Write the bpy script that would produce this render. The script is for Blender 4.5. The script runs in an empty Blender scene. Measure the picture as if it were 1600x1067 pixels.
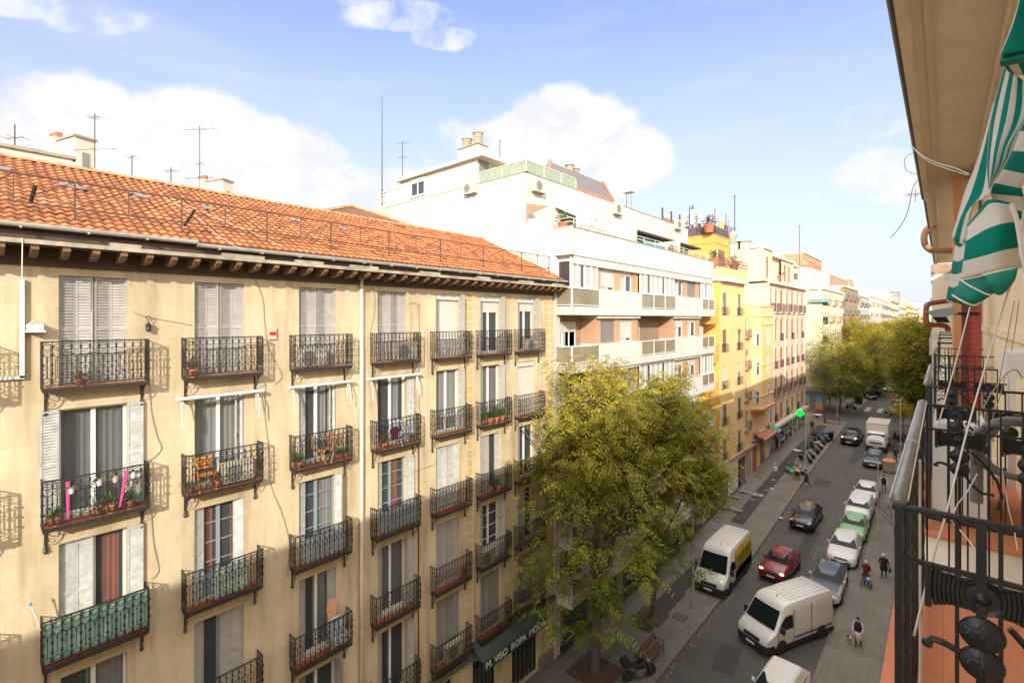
import bpy, math, random
import numpy as np
from mathutils import Vector, Matrix
random.seed(7)
R=math.radians
sc=bpy.context.scene
COL=sc.collection
# ------------------------------------------------------------ camera numbers
F_=760.0; VX=1473.0; HY=498.0; H=18.1
TH=math.atan((VX-800)/F_); SN=math.sin(TH); CS=math.cos(TH)
def dirv(px,py):
    u=(px-800)/F_; v=-(py-HY)/F_
    return Vector((u*CS-SN, u*SN+CS, v))
def P(px,py,d):
    q=dirv(px,py)*d; return Vector((q.x,q.y,q.z+H))
def onX(px,py,X):
    q=dirv(px,py); return P(px,py,X/q.x)
def onY(px,py,Y):
    q=dirv(px,py); return P(px,py,Y/q.y)
GP=[(-80,0),(36,0),(44,.45),(52,1.05),(64,1.75),(84,2.3),(110,2.55),(140,3.0),(170,3.8),(260,5.5),(500,7)]
def gz(Y):
    for (a,za),(b,zb) in zip(GP,GP[1:]):
        if Y<=b:
            t=max(0,(Y-a)/(b-a)); return za+(zb-za)*t
    return GP[-1][1]
def G(px,py,up=0.0):
    q=dirv(px,py); z=0
    for i in range(60):
        t=(z+up-H)/q.z; z=.5*z+.5*gz(q.y*t)
    return Vector((q.x*t,q.y*t,z))
def GX(px,X,up=0):
    q=dirv(px,600); t=X/q.x; return Vector((X,q.y*t,gz(q.y*t)+up))
# ------------------------------------------------------------ materials
MATS={}
def mat(name,col,rough=.6,metal=0,var=.0,scale=3,bump=0,bscale=30,alpha=1,emit=0,spec=.5,coat=0,trans=0,col2=None,stretch=None,coords='Object'):
    if name in MATS: return MATS[name]
    m=bpy.data.materials.new(name); m.use_nodes=True; nt=m.node_tree; N=nt.nodes; L=nt.links
    b=N['Principled BSDF']
    b.inputs['Base Color'].default_value=(*col,1); b.inputs['Roughness'].default_value=rough; b.inputs['Metallic'].default_value=metal
    b.inputs['Specular IOR Level'].default_value=spec
    b.inputs['Coat Weight'].default_value=coat; b.inputs['Coat Roughness'].default_value=.05
    if trans: b.inputs['Transmission Weight'].default_value=trans
    if alpha<1: b.inputs['Alpha'].default_value=alpha
    if emit:
        b.inputs['Emission Color'].default_value=(*col,1); b.inputs['Emission Strength'].default_value=emit
    if var or bump:
        tc=N.new('ShaderNodeTexCoord'); mp=N.new('ShaderNodeMapping'); L.new(tc.outputs[coords],mp.inputs[0])
        if stretch: mp.inputs['Scale'].default_value=stretch
        if var:
            n=N.new('ShaderNodeTexNoise'); n.inputs['Scale'].default_value=scale; n.inputs['Detail'].default_value=6; n.inputs['Roughness'].default_value=.65
            L.new(mp.outputs[0],n.inputs['Vector'])
            r=N.new('ShaderNodeValToRGB'); r.color_ramp.elements[0].position=.3; r.color_ramp.elements[1].position=.7
            c2=col2 or tuple(c*(1-var) for c in col)
            r.color_ramp.elements[0].color=(*c2,1); r.color_ramp.elements[1].color=(*[min(1,c*(1+var*.5)) for c in col],1)
            L.new(n.outputs['Fac'],r.inputs[0]); L.new(r.outputs[0],b.inputs['Base Color'])
        if bump:
            n2=N.new('ShaderNodeTexNoise'); n2.inputs['Scale'].default_value=bscale; n2.inputs['Detail'].default_value=4
            L.new(mp.outputs[0],n2.inputs['Vector'])
            bp=N.new('ShaderNodeBump'); bp.inputs['Strength'].default_value=bump; bp.inputs['Distance'].default_value=.02
            L.new(n2.outputs['Fac'],bp.inputs['Height']); L.new(bp.outputs[0],b.inputs['Normal'])
    MATS[name]=m; return m
def brickmat(name,col,col2,mortar,bw,bh,ms,rough=.8,plane='YZ',stain=.25,offs=.5,bump=.3,mix_noise=.35,nscale=.8):
    if name in MATS: return MATS[name]
    m=bpy.data.materials.new(name); m.use_nodes=True; nt=m.node_tree; N=nt.nodes; L=nt.links
    b=N['Principled BSDF']; b.inputs['Roughness'].default_value=rough; b.inputs['Specular IOR Level'].default_value=.25
    tc=N.new('ShaderNodeNewGeometry'); sx=N.new('ShaderNodeSeparateXYZ'); L.new(tc.outputs['Position'],sx.inputs[0])
    cb=N.new('ShaderNodeCombineXYZ')
    if plane=='SUM':
        ad=N.new('ShaderNodeMath'); ad.operation='ADD'; L.new(sx.outputs['X'],ad.inputs[0]); L.new(sx.outputs['Y'],ad.inputs[1]); L.new(ad.outputs[0],cb.inputs[0]); L.new(sx.outputs['Z'],cb.inputs[1])
    else:
        L.new(sx.outputs[plane[0]],cb.inputs[0]); L.new(sx.outputs[plane[1]],cb.inputs[1])
    br=N.new('ShaderNodeTexBrick'); L.new(cb.outputs[0],br.inputs['Vector'])
    br.inputs['Scale'].default_value=1; br.inputs['Brick Width'].default_value=bw; br.inputs['Row Height'].default_value=bh
    br.inputs['Mortar Size'].default_value=ms; br.inputs['Mortar Smooth'].default_value=.3; br.offset=offs
    br.inputs['Color1'].default_value=(*col,1); br.inputs['Color2'].default_value=(*col2,1); br.inputs['Mortar'].default_value=(*mortar,1)
    n=N.new('ShaderNodeTexNoise'); n.inputs['Scale'].default_value=nscale; n.inputs['Detail'].default_value=8; n.inputs['Roughness'].default_value=.7
    mp=N.new('ShaderNodeMapping'); mp.inputs['Scale'].default_value=(1,1,.35) ; L.new(tc.outputs['Position'],mp.inputs[0]); L.new(mp.outputs[0],n.inputs['Vector'])
    rp=N.new('ShaderNodeValToRGB'); rp.color_ramp.elements[0].position=.32; rp.color_ramp.elements[1].position=.68
    rp.color_ramp.elements[0].color=(1-stain,1-stain*1.05,1-stain*1.15,1); rp.color_ramp.elements[1].color=(1,1,1,1)
    L.new(n.outputs['Fac'],rp.inputs[0])
    mx=N.new('ShaderNodeMix'); mx.data_type='RGBA'; mx.blend_type='MULTIPLY'; mx.inputs[0].default_value=1
    L.new(br.outputs['Color'],mx.inputs[6]); L.new(rp.outputs[0],mx.inputs[7])
    ns=N.new('ShaderNodeTexNoise'); ns.inputs['Scale'].default_value=3.2; ns.inputs['Detail'].default_value=5; ms_=N.new('ShaderNodeMapping'); ms_.inputs['Scale'].default_value=(1,1,.10); L.new(tc.outputs['Position'],ms_.inputs[0]); L.new(ms_.outputs[0],ns.inputs['Vector'])
    rs=N.new('ShaderNodeValToRGB'); rs.color_ramp.elements[0].position=.50; rs.color_ramp.elements[0].color=(1,1,1,1); rs.color_ramp.elements[1].position=.72; q_=1-stain*.75; rs.color_ramp.elements[1].color=(q_,q_*.97,q_*.93,1); L.new(ns.outputs['Fac'],rs.inputs[0])
    m2=N.new('ShaderNodeMix'); m2.data_type='RGBA'; m2.blend_type='MULTIPLY'; m2.inputs[0].default_value=1 if plane[1]!='Y' and plane!='YX' and plane!='XY' else 0
    L.new(mx.outputs[2],m2.inputs[6]); L.new(rs.outputs[0],m2.inputs[7]); L.new(m2.outputs[2],b.inputs['Base Color'])
    bp=N.new('ShaderNodeBump'); bp.inputs['Strength'].default_value=bump; bp.inputs['Distance'].default_value=.01; bp.invert=True
    n3=N.new('ShaderNodeTexNoise'); n3.inputs['Scale'].default_value=25; L.new(tc.outputs['Position'],n3.inputs['Vector'])
    ma=N.new('ShaderNodeMath'); ma.operation='MULTIPLY_ADD'; ma.inputs[1].default_value=mix_noise; L.new(n3.outputs['Fac'],ma.inputs[0]); L.new(br.outputs['Fac'],ma.inputs[2])
    L.new(ma.outputs[0],bp.inputs['Height']); L.new(bp.outputs[0],b.inputs['Normal'])
    MATS[name]=m; return m
M={}
M['stucco']=brickmat('stucco_blocks',(.62,.51,.345),(.585,.475,.315),(.67,.57,.41),1.15,.46,.008,stain=.34,bump=.25)
M['quoin']=brickmat('quoin_blocks',(.50,.36,.19),(.54,.39,.21),(.72,.61,.43),.62,.40,.018,stain=.15,offs=0,bump=.3)
M['iron']=mat('wrought_iron',(.035,.032,.03),.5,.3,var=.4,scale=20)
M['ironblack']=mat('painted_black_iron',(.012,.012,.013),.34,.2,var=.3,scale=40,bump=.12,bscale=60)
M['shutter']=mat('grey_shutter',(.33,.305,.28),.6,var=.2,scale=6)
M['shutterw']=mat('pale_shutter',(.42,.42,.395),.6,var=.3,scale=5)
M['shutterd']=mat('worn_grey_shutter',(.22,.21,.20),.65,var=.25,scale=5)
M['wframe']=mat('white_frame',(.64,.64,.62),.4)
M['bframe']=mat('blue_grey_frame',(.22,.27,.30),.5)
M['glass']=mat('window_glass',(.03,.035,.04),.05,spec=.9,coat=.6)
M['glassl']=mat('window_glass_curtained',(.16,.17,.17),.06,spec=.9,coat=.6)
M['curtainw']=mat('white_curtain',(.40,.385,.35),.9,var=.3,scale=2,stretch=(1,14,.3))
M['curtaino']=mat('orange_curtain',(.42,.10,.035),.9,var=.4,scale=2,stretch=(1,14,.3))
M['curtaing']=mat('grey_curtain',(.22,.21,.195),.9,var=.3,scale=2,stretch=(1,14,.3))
M['blind']=mat('roller_blind_slats',(.55,.53,.48),.6,var=.1,scale=4)
M['tile']=mat('balcony_tiles',(.36,.10,.05),.7,var=.35,scale=6,bump=.3,bscale=12)
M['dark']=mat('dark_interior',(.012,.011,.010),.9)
M['white']=mat('white_paint',(.62,.60,.56),.5,var=.08,scale=3)
M['whitep']=brickmat('white_render',(.55,.53,.49),(.535,.515,.475),(.46,.44,.40),7.5,3.04,.012,plane='SUM',stain=.20,bump=.1,nscale=.35)
M['timber']=mat('eave_timber',(.22,.125,.07),.8,var=.4,scale=5)
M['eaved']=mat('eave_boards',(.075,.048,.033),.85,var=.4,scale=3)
M['zinc']=mat('grey_zinc',(.48,.46,.43),.55,.25,var=.3,scale=2.5)
M['fascia']=mat('weathered_fascia',(.34,.29,.22),.8,var=.55,scale=2)
M['rubber']=mat('black_rubber',(.02,.02,.02),.8)
M['steel']=mat('galvanised_steel',(.26,.26,.26),.45,.6)
M['wire']=mat('cable',(.22,.19,.15),.7)
M['wirew']=mat('pale_cable',(.55,.51,.44),.6)
M['rust']=mat('rusty_iron',(.10,.06,.045),.8,.2,var=.5,scale=8)
def rnd(a,b): return random.uniform(a,b)
# ------------------------------------------------------------ mesh builder
class MB:
    def __init__(s): s.v=[]; s.f=[]; s.m=[]
    def add(s,vs,fs,mi=0):
        o=len(s.v); s.v.extend([tuple(v) for v in vs]); s.f.extend([tuple(i+o for i in f) for f in fs]); s.m.extend([mi]*len(fs)); return s
    def quad(s,a,b,c,d,mi=0): return s.add([a,b,c,d],[(0,1,2,3)],mi)
    def box(s,x0,x1,y0,y1,z0,z1,mi=0):
        vs=[(x,y,z) for x in(x0,x1) for y in(y0,y1) for z in(z0,z1)]
        return s.add(vs,[(0,1,3,2),(4,6,7,5),(0,4,5,1),(2,3,7,6),(0,2,6,4),(1,5,7,3)],mi)
    def obox(s,c,sx,sy,sz,rz=0,mi=0,rx=0,ry=0):
        Mx=Matrix.Translation(Vector(c))@Matrix.Rotation(rz,4,'Z')@Matrix.Rotation(ry,4,'Y')@Matrix.Rotation(rx,4,'X')
        vs=[Mx@Vector((x*sx/2,y*sy/2,z*sz/2)) for x in(-1,1) for y in(-1,1) for z in(-1,1)]
        return s.add(vs,[(0,1,3,2),(4,6,7,5),(0,4,5,1),(2,3,7,6),(0,2,6,4),(1,5,7,3)],mi)
    def prism(s,pts,axis,a,b,mi=0):
        n=len(pts)
        def mk(p,t):
            return {'x':(t,p[0],p[1]),'y':(p[0],t,p[1]),'z':(p[0],p[1],t)}[axis]
        vs=[mk(p,a) for p in pts]+[mk(p,b) for p in pts]
        fs=[tuple(range(n)),tuple(range(2*n-1,n-1,-1))]+[(i,(i+1)%n,n+(i+1)%n,n+i) for i in range(n)]
        return s.add(vs,fs,mi)
    def tube(s,pts,r,n=6,mi=0,cap=True,rr=None):
        pts=[Vector(p) for p in pts]; k=len(pts); vs=[]
        up=None
        for i,p in enumerate(pts):
            t=(pts[min(i+1,k-1)]-pts[max(i-1,0)])
            if t.length<1e-9: t=Vector((0,0,1))
            t.normalize()
            if up is None:
                a=Vector((0,0,1)) if abs(t.z)<.9 else Vector((1,0,0))
                up=(a-t*a.dot(t)).normalized()
            else:
                up=(up-t*up.dot(t)); up=up.normalized() if up.length>1e-6 else t.orthogonal().normalized()
            w=t.cross(up); q=rr[i] if rr else r
            for j in range(n):
                a=2*math.pi*(j+.5)/n; vs.append(p+(up*math.cos(a)+w*math.sin(a))*q)
        fs=[(i*n+j,i*n+(j+1)%n,(i+1)*n+(j+1)%n,(i+1)*n+j) for i in range(k-1) for j in range(n)]
        if cap and n>2: fs+= [tuple(range(n))[::-1],tuple(range((k-1)*n,k*n))]
        return s.add(vs,fs,mi)
    def lathe(s,prof,c=(0,0,0),n=16,mi=0,axis='z'):
        vs=[];c=Vector(c)
        for r,z in prof:
            for j in range(n):
                a=2*math.pi*j/n
                q={'z':Vector((r*math.cos(a),r*math.sin(a),z)),'y':Vector((r*math.cos(a),z,r*math.sin(a))),'x':Vector((z,r*math.cos(a),r*math.sin(a)))}[axis]
                vs.append(c+q)
        k=len(prof)
        fs=[(i*n+j,i*n+(j+1)%n,(i+1)*n+(j+1)%n,(i+1)*n+j) for i in range(k-1) for j in range(n)]
        fs+=[tuple(range(n))[::-1],tuple(range((k-1)*n,k*n))]
        return s.add(vs,fs,mi)
    def loft(s,rings,mi=0,closed=True,caps=True):
        n=len(rings[0]); vs=[p for r in rings for p in r]; k=len(rings)
        rng=n if closed else n-1
        fs=[(i*n+j,i*n+(j+1)%n,(i+1)*n+(j+1)%n,(i+1)*n+j) for i in range(k-1) for j in range(rng)]
        if caps: fs+=[tuple(range(n))[::-1],tuple(range((k-1)*n,k*n))]
        return s.add(vs,fs,mi)
    def ball(s,c,r,n=8,mi=0,sx=1,sy=1,sz=1):
        vs=[];c=Vector(c); k=max(4,n//2+1)
        for i in range(k):
            ph=math.pi*(i+.001)/(k-1+.002)
            for j in range(n):
                a=2*math.pi*j/n; vs.append(c+Vector((r*sx*math.sin(ph)*math.cos(a),r*sy*math.sin(ph)*math.sin(a),r*sz*math.cos(ph))))
        fs=[(i*n+j,(i+1)*n+j,(i+1)*n+(j+1)%n,i*n+(j+1)%n) for i in range(k-1) for j in range(n)]
        return s.add(vs,fs,mi)
    def mesh(s,name,mats,smooth=False):
        me=bpy.data.meshes.new(name); me.from_pydata(s.v,[],s.f)
        for m in (mats if isinstance(mats,(list,tuple)) else [mats]): me.materials.append(m)
        me.polygons.foreach_set('material_index',s.m)
        if smooth: me.polygons.foreach_set('use_smooth',[True]*len(s.f))
        me.update(); return me
    def build(s,name,mats,parent=None,smooth=False,wc=False,loc=None,rz=0):
        if wc and parent is not None:
            o=parent.location; s.v=[(x-o.x,y-o.y,z-o.z) for x,y,z in s.v]
        return link(name,s.mesh(name,mats,smooth),parent,loc,rz)
def link(name,me,parent=None,loc=None,rz=0):
    ob=bpy.data.objects.new(name,me); COL.objects.link(ob)
    if parent is not None: ob.parent=parent
    if loc is not None: ob.location=loc
    if rz: ob.rotation_euler.z=rz
    return ob
def tag(o,label=None,cat=None,group=None,kind=None):
    if label: o['label']=label
    if cat: o['category']=cat
    if group: o['group']=group
    if kind: o['kind']=kind
    return o
def E(name,label,cat,loc=(0,0,0),rz=0,group=None,kind=None):
    o=bpy.data.objects.new(name,None); o.empty_display_size=.3; COL.objects.link(o); o.location=loc; o.rotation_euler.z=rz
    return tag(o,label,cat,group,kind)
def kids(o): return KIDS.get(o.name,[])
KIDS={}
def copy_tree(o,parent=None,loc=None,rz=None,label=None,sc_=None):
    allo=[x for x in bpy.data.objects]
    ch={}
    for x in allo:
        if x.parent: ch.setdefault(x.parent.name,[]).append(x)
    def rec(q,par):
        c=q.copy(); COL.objects.link(c)
        if par is not None: c.parent=par
        for k in ch.get(q.name,[]): rec(k,c)
        return c
    c=rec(o,parent)
    if loc is not None: c.location=loc
    if rz is not None: c.rotation_euler.z=rz
    if label: c['label']=label
    if sc_: c.scale=(sc_,)*3 if isinstance(sc_,(int,float)) else sc_
    return c
def subsurf(o,n=1):
    m=o.modifiers.new('sub','SUBSURF'); m.levels=n; m.render_levels=n; return o
# wall with holes. frame: O origin, U unit along, N outward normal, V up
def wallgrid(mb,O,U,N,u0,u1,v0,v1,holes,depth=.25,mi=0,mr=None):
    O=Vector(O);U=Vector(U);N=Vector(N);V=Vector((0,0,1))
    us=sorted(set([u0,u1]+[h[0] for h in holes]+[h[1] for h in holes])); vs=sorted(set([v0,v1]+[h[2] for h in holes]+[h[3] for h in holes]))
    us=[u for u in us if u0-1e-6<=u<=u1+1e-6]; vs=[v for v in vs if v0-1e-6<=v<=v1+1e-6]
    p=lambda u,v,d=0:O+U*u+V*v-N*d
    flip=(U.cross(V)).dot(N)<0
    def q(a,b,c,d,m):
        if flip: mb.quad(d,c,b,a,m)
        else: mb.quad(a,b,c,d,m)
    for a,b in zip(us,us[1:]):
        # merge vertically
        run=None
        for c,d in zip(vs,vs[1:]):
            um=(a+b)/2;vm=(c+d)/2
            inside=any(h[0]<um<h[1] and h[2]<vm<h[3] for h in holes)
            if inside:
                if run is not None: q(p(a,run),p(b,run),p(b,c),p(a,c),mi); run=None
            elif run is None: run=c
        if run is not None: q(p(a,run),p(b,run),p(b,vs[-1]),p(a,vs[-1]),mi)
    mr=mi if mr is None else mr
    for (a,b,c,d) in [h[:4] for h in holes]:
        q(p(a,c),p(a,c,depth),p(a,d,depth),p(a,d),mr) if False else None
        q(p(a,d),p(a,c),p(a,c,depth),p(a,d,depth),mr)
        q(p(b,c),p(b,d),p(b,d,depth),p(b,c,depth),mr)
        q(p(a,c),p(b,c),p(b,c,depth),p(a,c,depth),mr)
        q(p(b,d),p(a,d),p(a,d,depth),p(b,d,depth),mr)
    return mb
# ------------------------------------------------------------ camera, sun, sky
cd=bpy.data.cameras.new('camera'); cam=bpy.data.objects.new('camera',cd); COL.objects.link(cam); sc.camera=cam
cd.sensor_width=36; cd.lens=F_/1600*36; cd.shift_y=-(533.5-HY)/1600; cd.clip_end=5000; cd.clip_start=.05
cam.location=(0,0,H); cam.rotation_euler=(R(90),0,TH)
SD=Vector((-.40,.50,-.265)).normalized()      # travel direction of sunlight
sl=bpy.data.lights.new('sun','SUN'); sl.energy=4.3; sl.angle=R(.55); sl.color=(1.0,.93,.80)
so=bpy.data.objects.new('sun',sl); COL.objects.link(so); so.rotation_euler=SD.to_track_quat('-Z','Y').to_euler(); so.location=(20,-20,60)
sc.view_settings.view_transform='Standard'; sc.view_settings.look='None'; sc.view_settings.exposure=.57; sc.view_settings.gamma=1
w=bpy.data.worlds.new('World'); sc.world=w; w.use_nodes=True
def build_world():
    nt=w.node_tree;N=nt.nodes;L=nt.links; N.clear()
    out=N.new('ShaderNodeOutputWorld'); bg=N.new('ShaderNodeBackground'); L.new(bg.outputs[0],out.inputs[0])
    bg.inputs[1].default_value=.15
    sky=N.new('ShaderNodeTexSky'); sky.sky_type='NISHITA'; sky.sun_disc=False
    t=-SD; sky.sun_elevation=math.asin(t.z); sky.sun_rotation=math.atan2(t.x,t.y); sky.altitude=650; sky.air_density=1.0; sky.dust_density=.6; sky.ozone_density=1.2
    tc=N.new('ShaderNodeTexCoord'); D=tc.outputs['Generated']
    def math_(op,a,b=None,c=None,clamp=False):
        n=N.new('ShaderNodeMath'); n.operation=op; n.use_clamp=clamp
        for i,x in enumerate((a,b,c)):
            if x is None: continue
            if isinstance(x,(int,float)): n.inputs[i].default_value=x
            else: L.new(x,n.inputs[i])
        return n.outputs[0]
    nm=N.new('ShaderNodeVectorMath'); nm.operation='NORMALIZE'; L.new(D,nm.inputs[0]); D=nm.outputs[0]
    def noise(scale,det=8,rough=.6,st=(1,1,1)):
        mp=N.new('ShaderNodeMapping'); mp.inputs['Scale'].default_value=st; L.new(D,mp.inputs[0])
        n=N.new('ShaderNodeTexNoise'); n.inputs['Scale'].default_value=scale; n.inputs['Detail'].default_value=det; n.inputs['Roughness'].default_value=rough
        L.new(mp.outputs[0],n.inputs['Vector']); return n.outputs['Fac']
    n1=noise(7,9,.62); n2=noise(22,6,.6)
    nn=math_('ADD',math_('MULTIPLY',n1,1.0),math_('MULTIPLY',n2,.35))   # ~ .2..1.1
    # cumulus masses: (px,py,rx,ry) -> soft ellipsoids fixed in the world
    mass=None
    blobs=[(140,230,150,100,1),(60,250,110,95,1),(300,235,150,88,1),(420,250,110,68,.95),(480,235,70,45,.75),(400,300,240,60,.9),(230,330,320,70,.95),
           (880,235,125,92,1),(960,250,85,60,.95),(800,240,100,60,.8),(700,235,90,50,.6),(690,290,120,60,.45),(760,300,200,50,.75),(1360,190,75,32,.62),(1390,275,110,50,.68),(1300,305,90,32,.5),(1170,300,90,28,.5),
           (150,30,95,28,.64),(60,8,130,24,.60),(630,25,95,26,.64),(695,60,60,20,.60),(590,5,60,16,.52),(-150,260,220,120,1),(1900,150,250,140,.9)]
    for (px,py,rx,ry,amp) in blobs:
        c=dirv(px,py); ln=c.length; c=c.normalized()
        right=Vector((CS,SN,0)); right=(right-c*right.dot(c)).normalized(); up=c.cross(right)*-1; up=right.cross(c) if up.z<0 else up
        cosd=1/ln
        ax=rx/F_*cosd*(1/ max(.4,math.sqrt(1+((px-800)/F_)**2)/1.0))*1.15; ay=ry/F_*cosd*1.1
        def dot(v):
            n=N.new('ShaderNodeVectorMath'); n.operation='DOT_PRODUCT'; L.new(D,n.inputs[0]); n.inputs[1].default_value=v; return n.outputs['Value']
        a=math_('POWER',dot(right/ax),2.0) if False else math_('MULTIPLY',dot(right/ax),dot(right/ax))
        b=math_('MULTIPLY',dot(up/ay),dot(up/ay))
        r2=math_('ADD',a,b)
        fr=math_('GREATER_THAN',dot(c),0.0)
        g=math_('MULTIPLY',math_('MAXIMUM',math_('SUBTRACT',1.45,r2),0.0),fr)
        g=math_('MULTIPLY',math_('MINIMUM',g,1.0),amp)
        mass=g if mass is None else math_('MAXIMUM',mass,g)
    fac=math_('ADD',mass,math_('MULTIPLY',math_('SUBTRACT',nn,.68),1.35))
    mr=N.new('ShaderNodeMapRange'); mr.interpolation_type='SMOOTHSTEP'; mr.inputs[1].default_value=.46; mr.inputs[2].default_value=.80; L.new(fac,mr.inputs[0])
    cl=math_('MULTIPLY',mr.outputs[0],math_('MULTIPLY',math_('MINIMUM',math_('MULTIPLY',mass,1.15),1.0),1.0))
    # thin high streaks
    n3=noise(3.0,7,.6,(1,1,7)); st=N.new('ShaderNodeMapRange'); st.inputs[1].default_value=.5; st.inputs[2].default_value=.85; st.inputs[4].default_value=.22; L.new(n3,st.inputs[0])
    # base haze toward the horizon
    sp=N.new('ShaderNodeSeparateXYZ'); L.new(D,sp.inputs[0])
    hz=N.new('ShaderNodeMapRange'); hz.inputs[1].default_value=.0; hz.inputs[2].default_value=.62; hz.inputs[3].default_value=1.0; hz.inputs[4].default_value=.0; L.new(sp.outputs['Z'],hz.inputs[0])
    def mix(f,a,b):
        n=N.new('ShaderNodeMix'); n.data_type='RGBA'
        if isinstance(f,(int,float)): n.inputs[0].default_value=f
        else: L.new(f,n.inputs[0])
        for i,x in ((6,a),(7,b)):
            if isinstance(x,tuple): n.inputs[i].default_value=x
            else: L.new(x,n.inputs[i])
        return n.outputs[2]
    sk=mix(1.0,sky.outputs[0],(1,1,1,1)); mm=sk.node; mm.blend_type='MULTIPLY'; mm.inputs[7].default_value=SKYMUL
    base=mix(hz.outputs[0],sk,SKYHAZE)
    base=mix(st.outputs[0],base,SKYCLD)
    n4=noise(9,9,.6,(1,1,1.6)); sh=N.new('ShaderNodeMapRange'); sh.inputs[1].default_value=.36; sh.inputs[2].default_value=.58; L.new(n4,sh.inputs[0])
    ccol=mix(sh.outputs[0],SKYGREY,SKYCLD)
    res=mix(cl,base,ccol)
    zz=N.new('ShaderNodeMapRange'); zz.interpolation_type='SMOOTHSTEP'; zz.inputs[1].default_value=.60; zz.inputs[2].default_value=.78; L.new(math_('ADD',sp.outputs['Z'],math_('MULTIPLY',math_('SUBTRACT',n1,.5),.12)),zz.inputs[0])
    bk=N.new('ShaderNodeVectorMath'); bk.operation='DOT_PRODUCT'; L.new(D,bk.inputs[0]); bk.inputs[1].default_value=(SN,-CS,0)
    bz=N.new('ShaderNodeMapRange'); bz.interpolation_type='SMOOTHSTEP'; bz.inputs[1].default_value=.05; bz.inputs[2].default_value=.4; L.new(math_('ADD',bk.outputs['Value'],math_('MULTIPLY',math_('SUBTRACT',n1,.5),.3)),bz.inputs[0])
    res=mix(math_('MAXIMUM',zz.outputs[0],bz.outputs[0]),res,SKYFILL)  # bright sky overhead and behind the camera, out of view, added as fill light
    L.new(res,bg.inputs[0])
SKYMUL=(1.28,1.16,1.36,1); SKYHAZE=(3.6,3.85,4.45,1); SKYFILL=(13.5,13.0,12.4,1); SKYCLD=(5.2,5.15,5.1,1); SKYGREY=(4.05,4.12,4.4,1)
build_world()
# ------------------------------------------------------------ ground
def sheet(name,xa,xb,m,dz=0,Ys=None,kind='structure'):
    mb=MB(); Ys=Ys or [-80,-40,0,20,36,40,44,48,52,56,60,64,70,77,84,97,110,125,140,155,170,200,260,340,500]
    for a,b in zip(Ys,Ys[1:]):
        mb.quad((xa,a,gz(a)+dz),(xb,a,gz(a)+dz),(xb,b,gz(b)+dz),(xa,b,gz(b)+dz))
    o=mb.build(name,m); tag(o,kind=kind); return o
def asphalt():
    m=mat('asphalt',(.086,.076,.068),.85,var=.30,scale=.35,bump=.25,bscale=60); return m
asph=asphalt()
gm=MB(); gm.quad((-2500,-300,-.6),(2500,-300,-.6),(2500,3500,-.6),(-2500,3500,-.6)); tag(gm.build('ground',mat('far_ground',(.16,.14,.12),.9,var=.3,scale=.05)),kind='structure')
sheet('road',-15.7,.6,asph,0)
pav=brickmat('pavement_slabs',(.185,.165,.146),(.205,.184,.162),(.12,.106,.094),.6,.4,.008,plane='YX',stain=.3,bump=.15,nscale=.5)
pav2=brickmat('pavement_slabs_dark',(.065,.058,.053),(.074,.067,.06),(.06,.055,.05),.6,.4,.008,plane='YX',stain=.25,bump=.15,nscale=.5)
kerbm=brickmat('granite_kerb',(.17,.155,.14),(.19,.172,.155),(.09,.08,.07),30,1.0,.01,plane='XY',stain=.2)
def pavement(name,kx,wx,Ya,Yb,m=pav):
    Ys=[Ya]+[y for y in (0,20,36,40,44,48,52,56,60,64,70,77,84,97,110,125,140,155,170,200,260,340,500) if Ya<y<Yb]+[Yb]
    s=1 if wx>kx else -1; mb=MB(); kb=MB(); h=.13
    for a,b in zip(Ys,Ys[1:]):
        za,zb=gz(a)+h,gz(b)+h
        mb.quad((kx+s*.16,a,za),(wx,a,za),(wx,b,zb),(kx+s*.16,b,zb))
        for (p0,p1,z0,z1) in ((kx,kx+s*.16,.01,.01),):
            kb.quad((kx,a,za+.01),(kx+s*.16,a,za+.01),(kx+s*.16,b,zb+.01),(kx,b,zb+.01))
            kb.quad((kx,a,za-h),(kx,a,za+.01),(kx,b,zb+.01),(kx,b,zb-h))
    # end risers
    for Y in (Ya,Yb):
        z=gz(Y); kb.quad((kx,Y,z-.05),(wx,Y,z-.05),(wx,Y,z+h),(kx,Y,z+h))
    tag(mb.build(name,m),kind='structure'); tag(kb.build('kerb',kerbm),kind='structure')
pavement('pavement',-10.65,-15.7,-80,88.5)
pavement('pavement',-10.65,-16.2,97.5,400)
pavement('pavement',-4.87,.6,-80,74)
pavement('pavement',-4.87,.6,92,400)
for (x,y,w_,l_,t) in ((-8.6,27,1.1,2.6,.1),(-7.9,44,.8,5.5,-.03),(-9.2,58,1.4,2.2,0),(-7.6,70,1.0,7,.02),(-8.9,34,.5,.5,0),(-7.7,62,.55,.55,0),(-6.2,21,1.5,3,0),(-9.6,79,.9,3,0)):
    mb=MB(); c_,s_=math.cos(t),math.sin(t); mb.add([(x+(a*c_-b*s_),y+(a*s_+b*c_),gz(y+b)+.006) for a,b in ((-w_/2,-l_/2),(w_/2,-l_/2),(w_/2,l_/2),(-w_/2,l_/2))],[(0,1,2,3)]); tag(mb.build('road_patch',mat('patched_asphalt',(.048,.043,.040),.8,var=.3,scale=2,bump=.3,bscale=50)),kind='structure')
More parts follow.
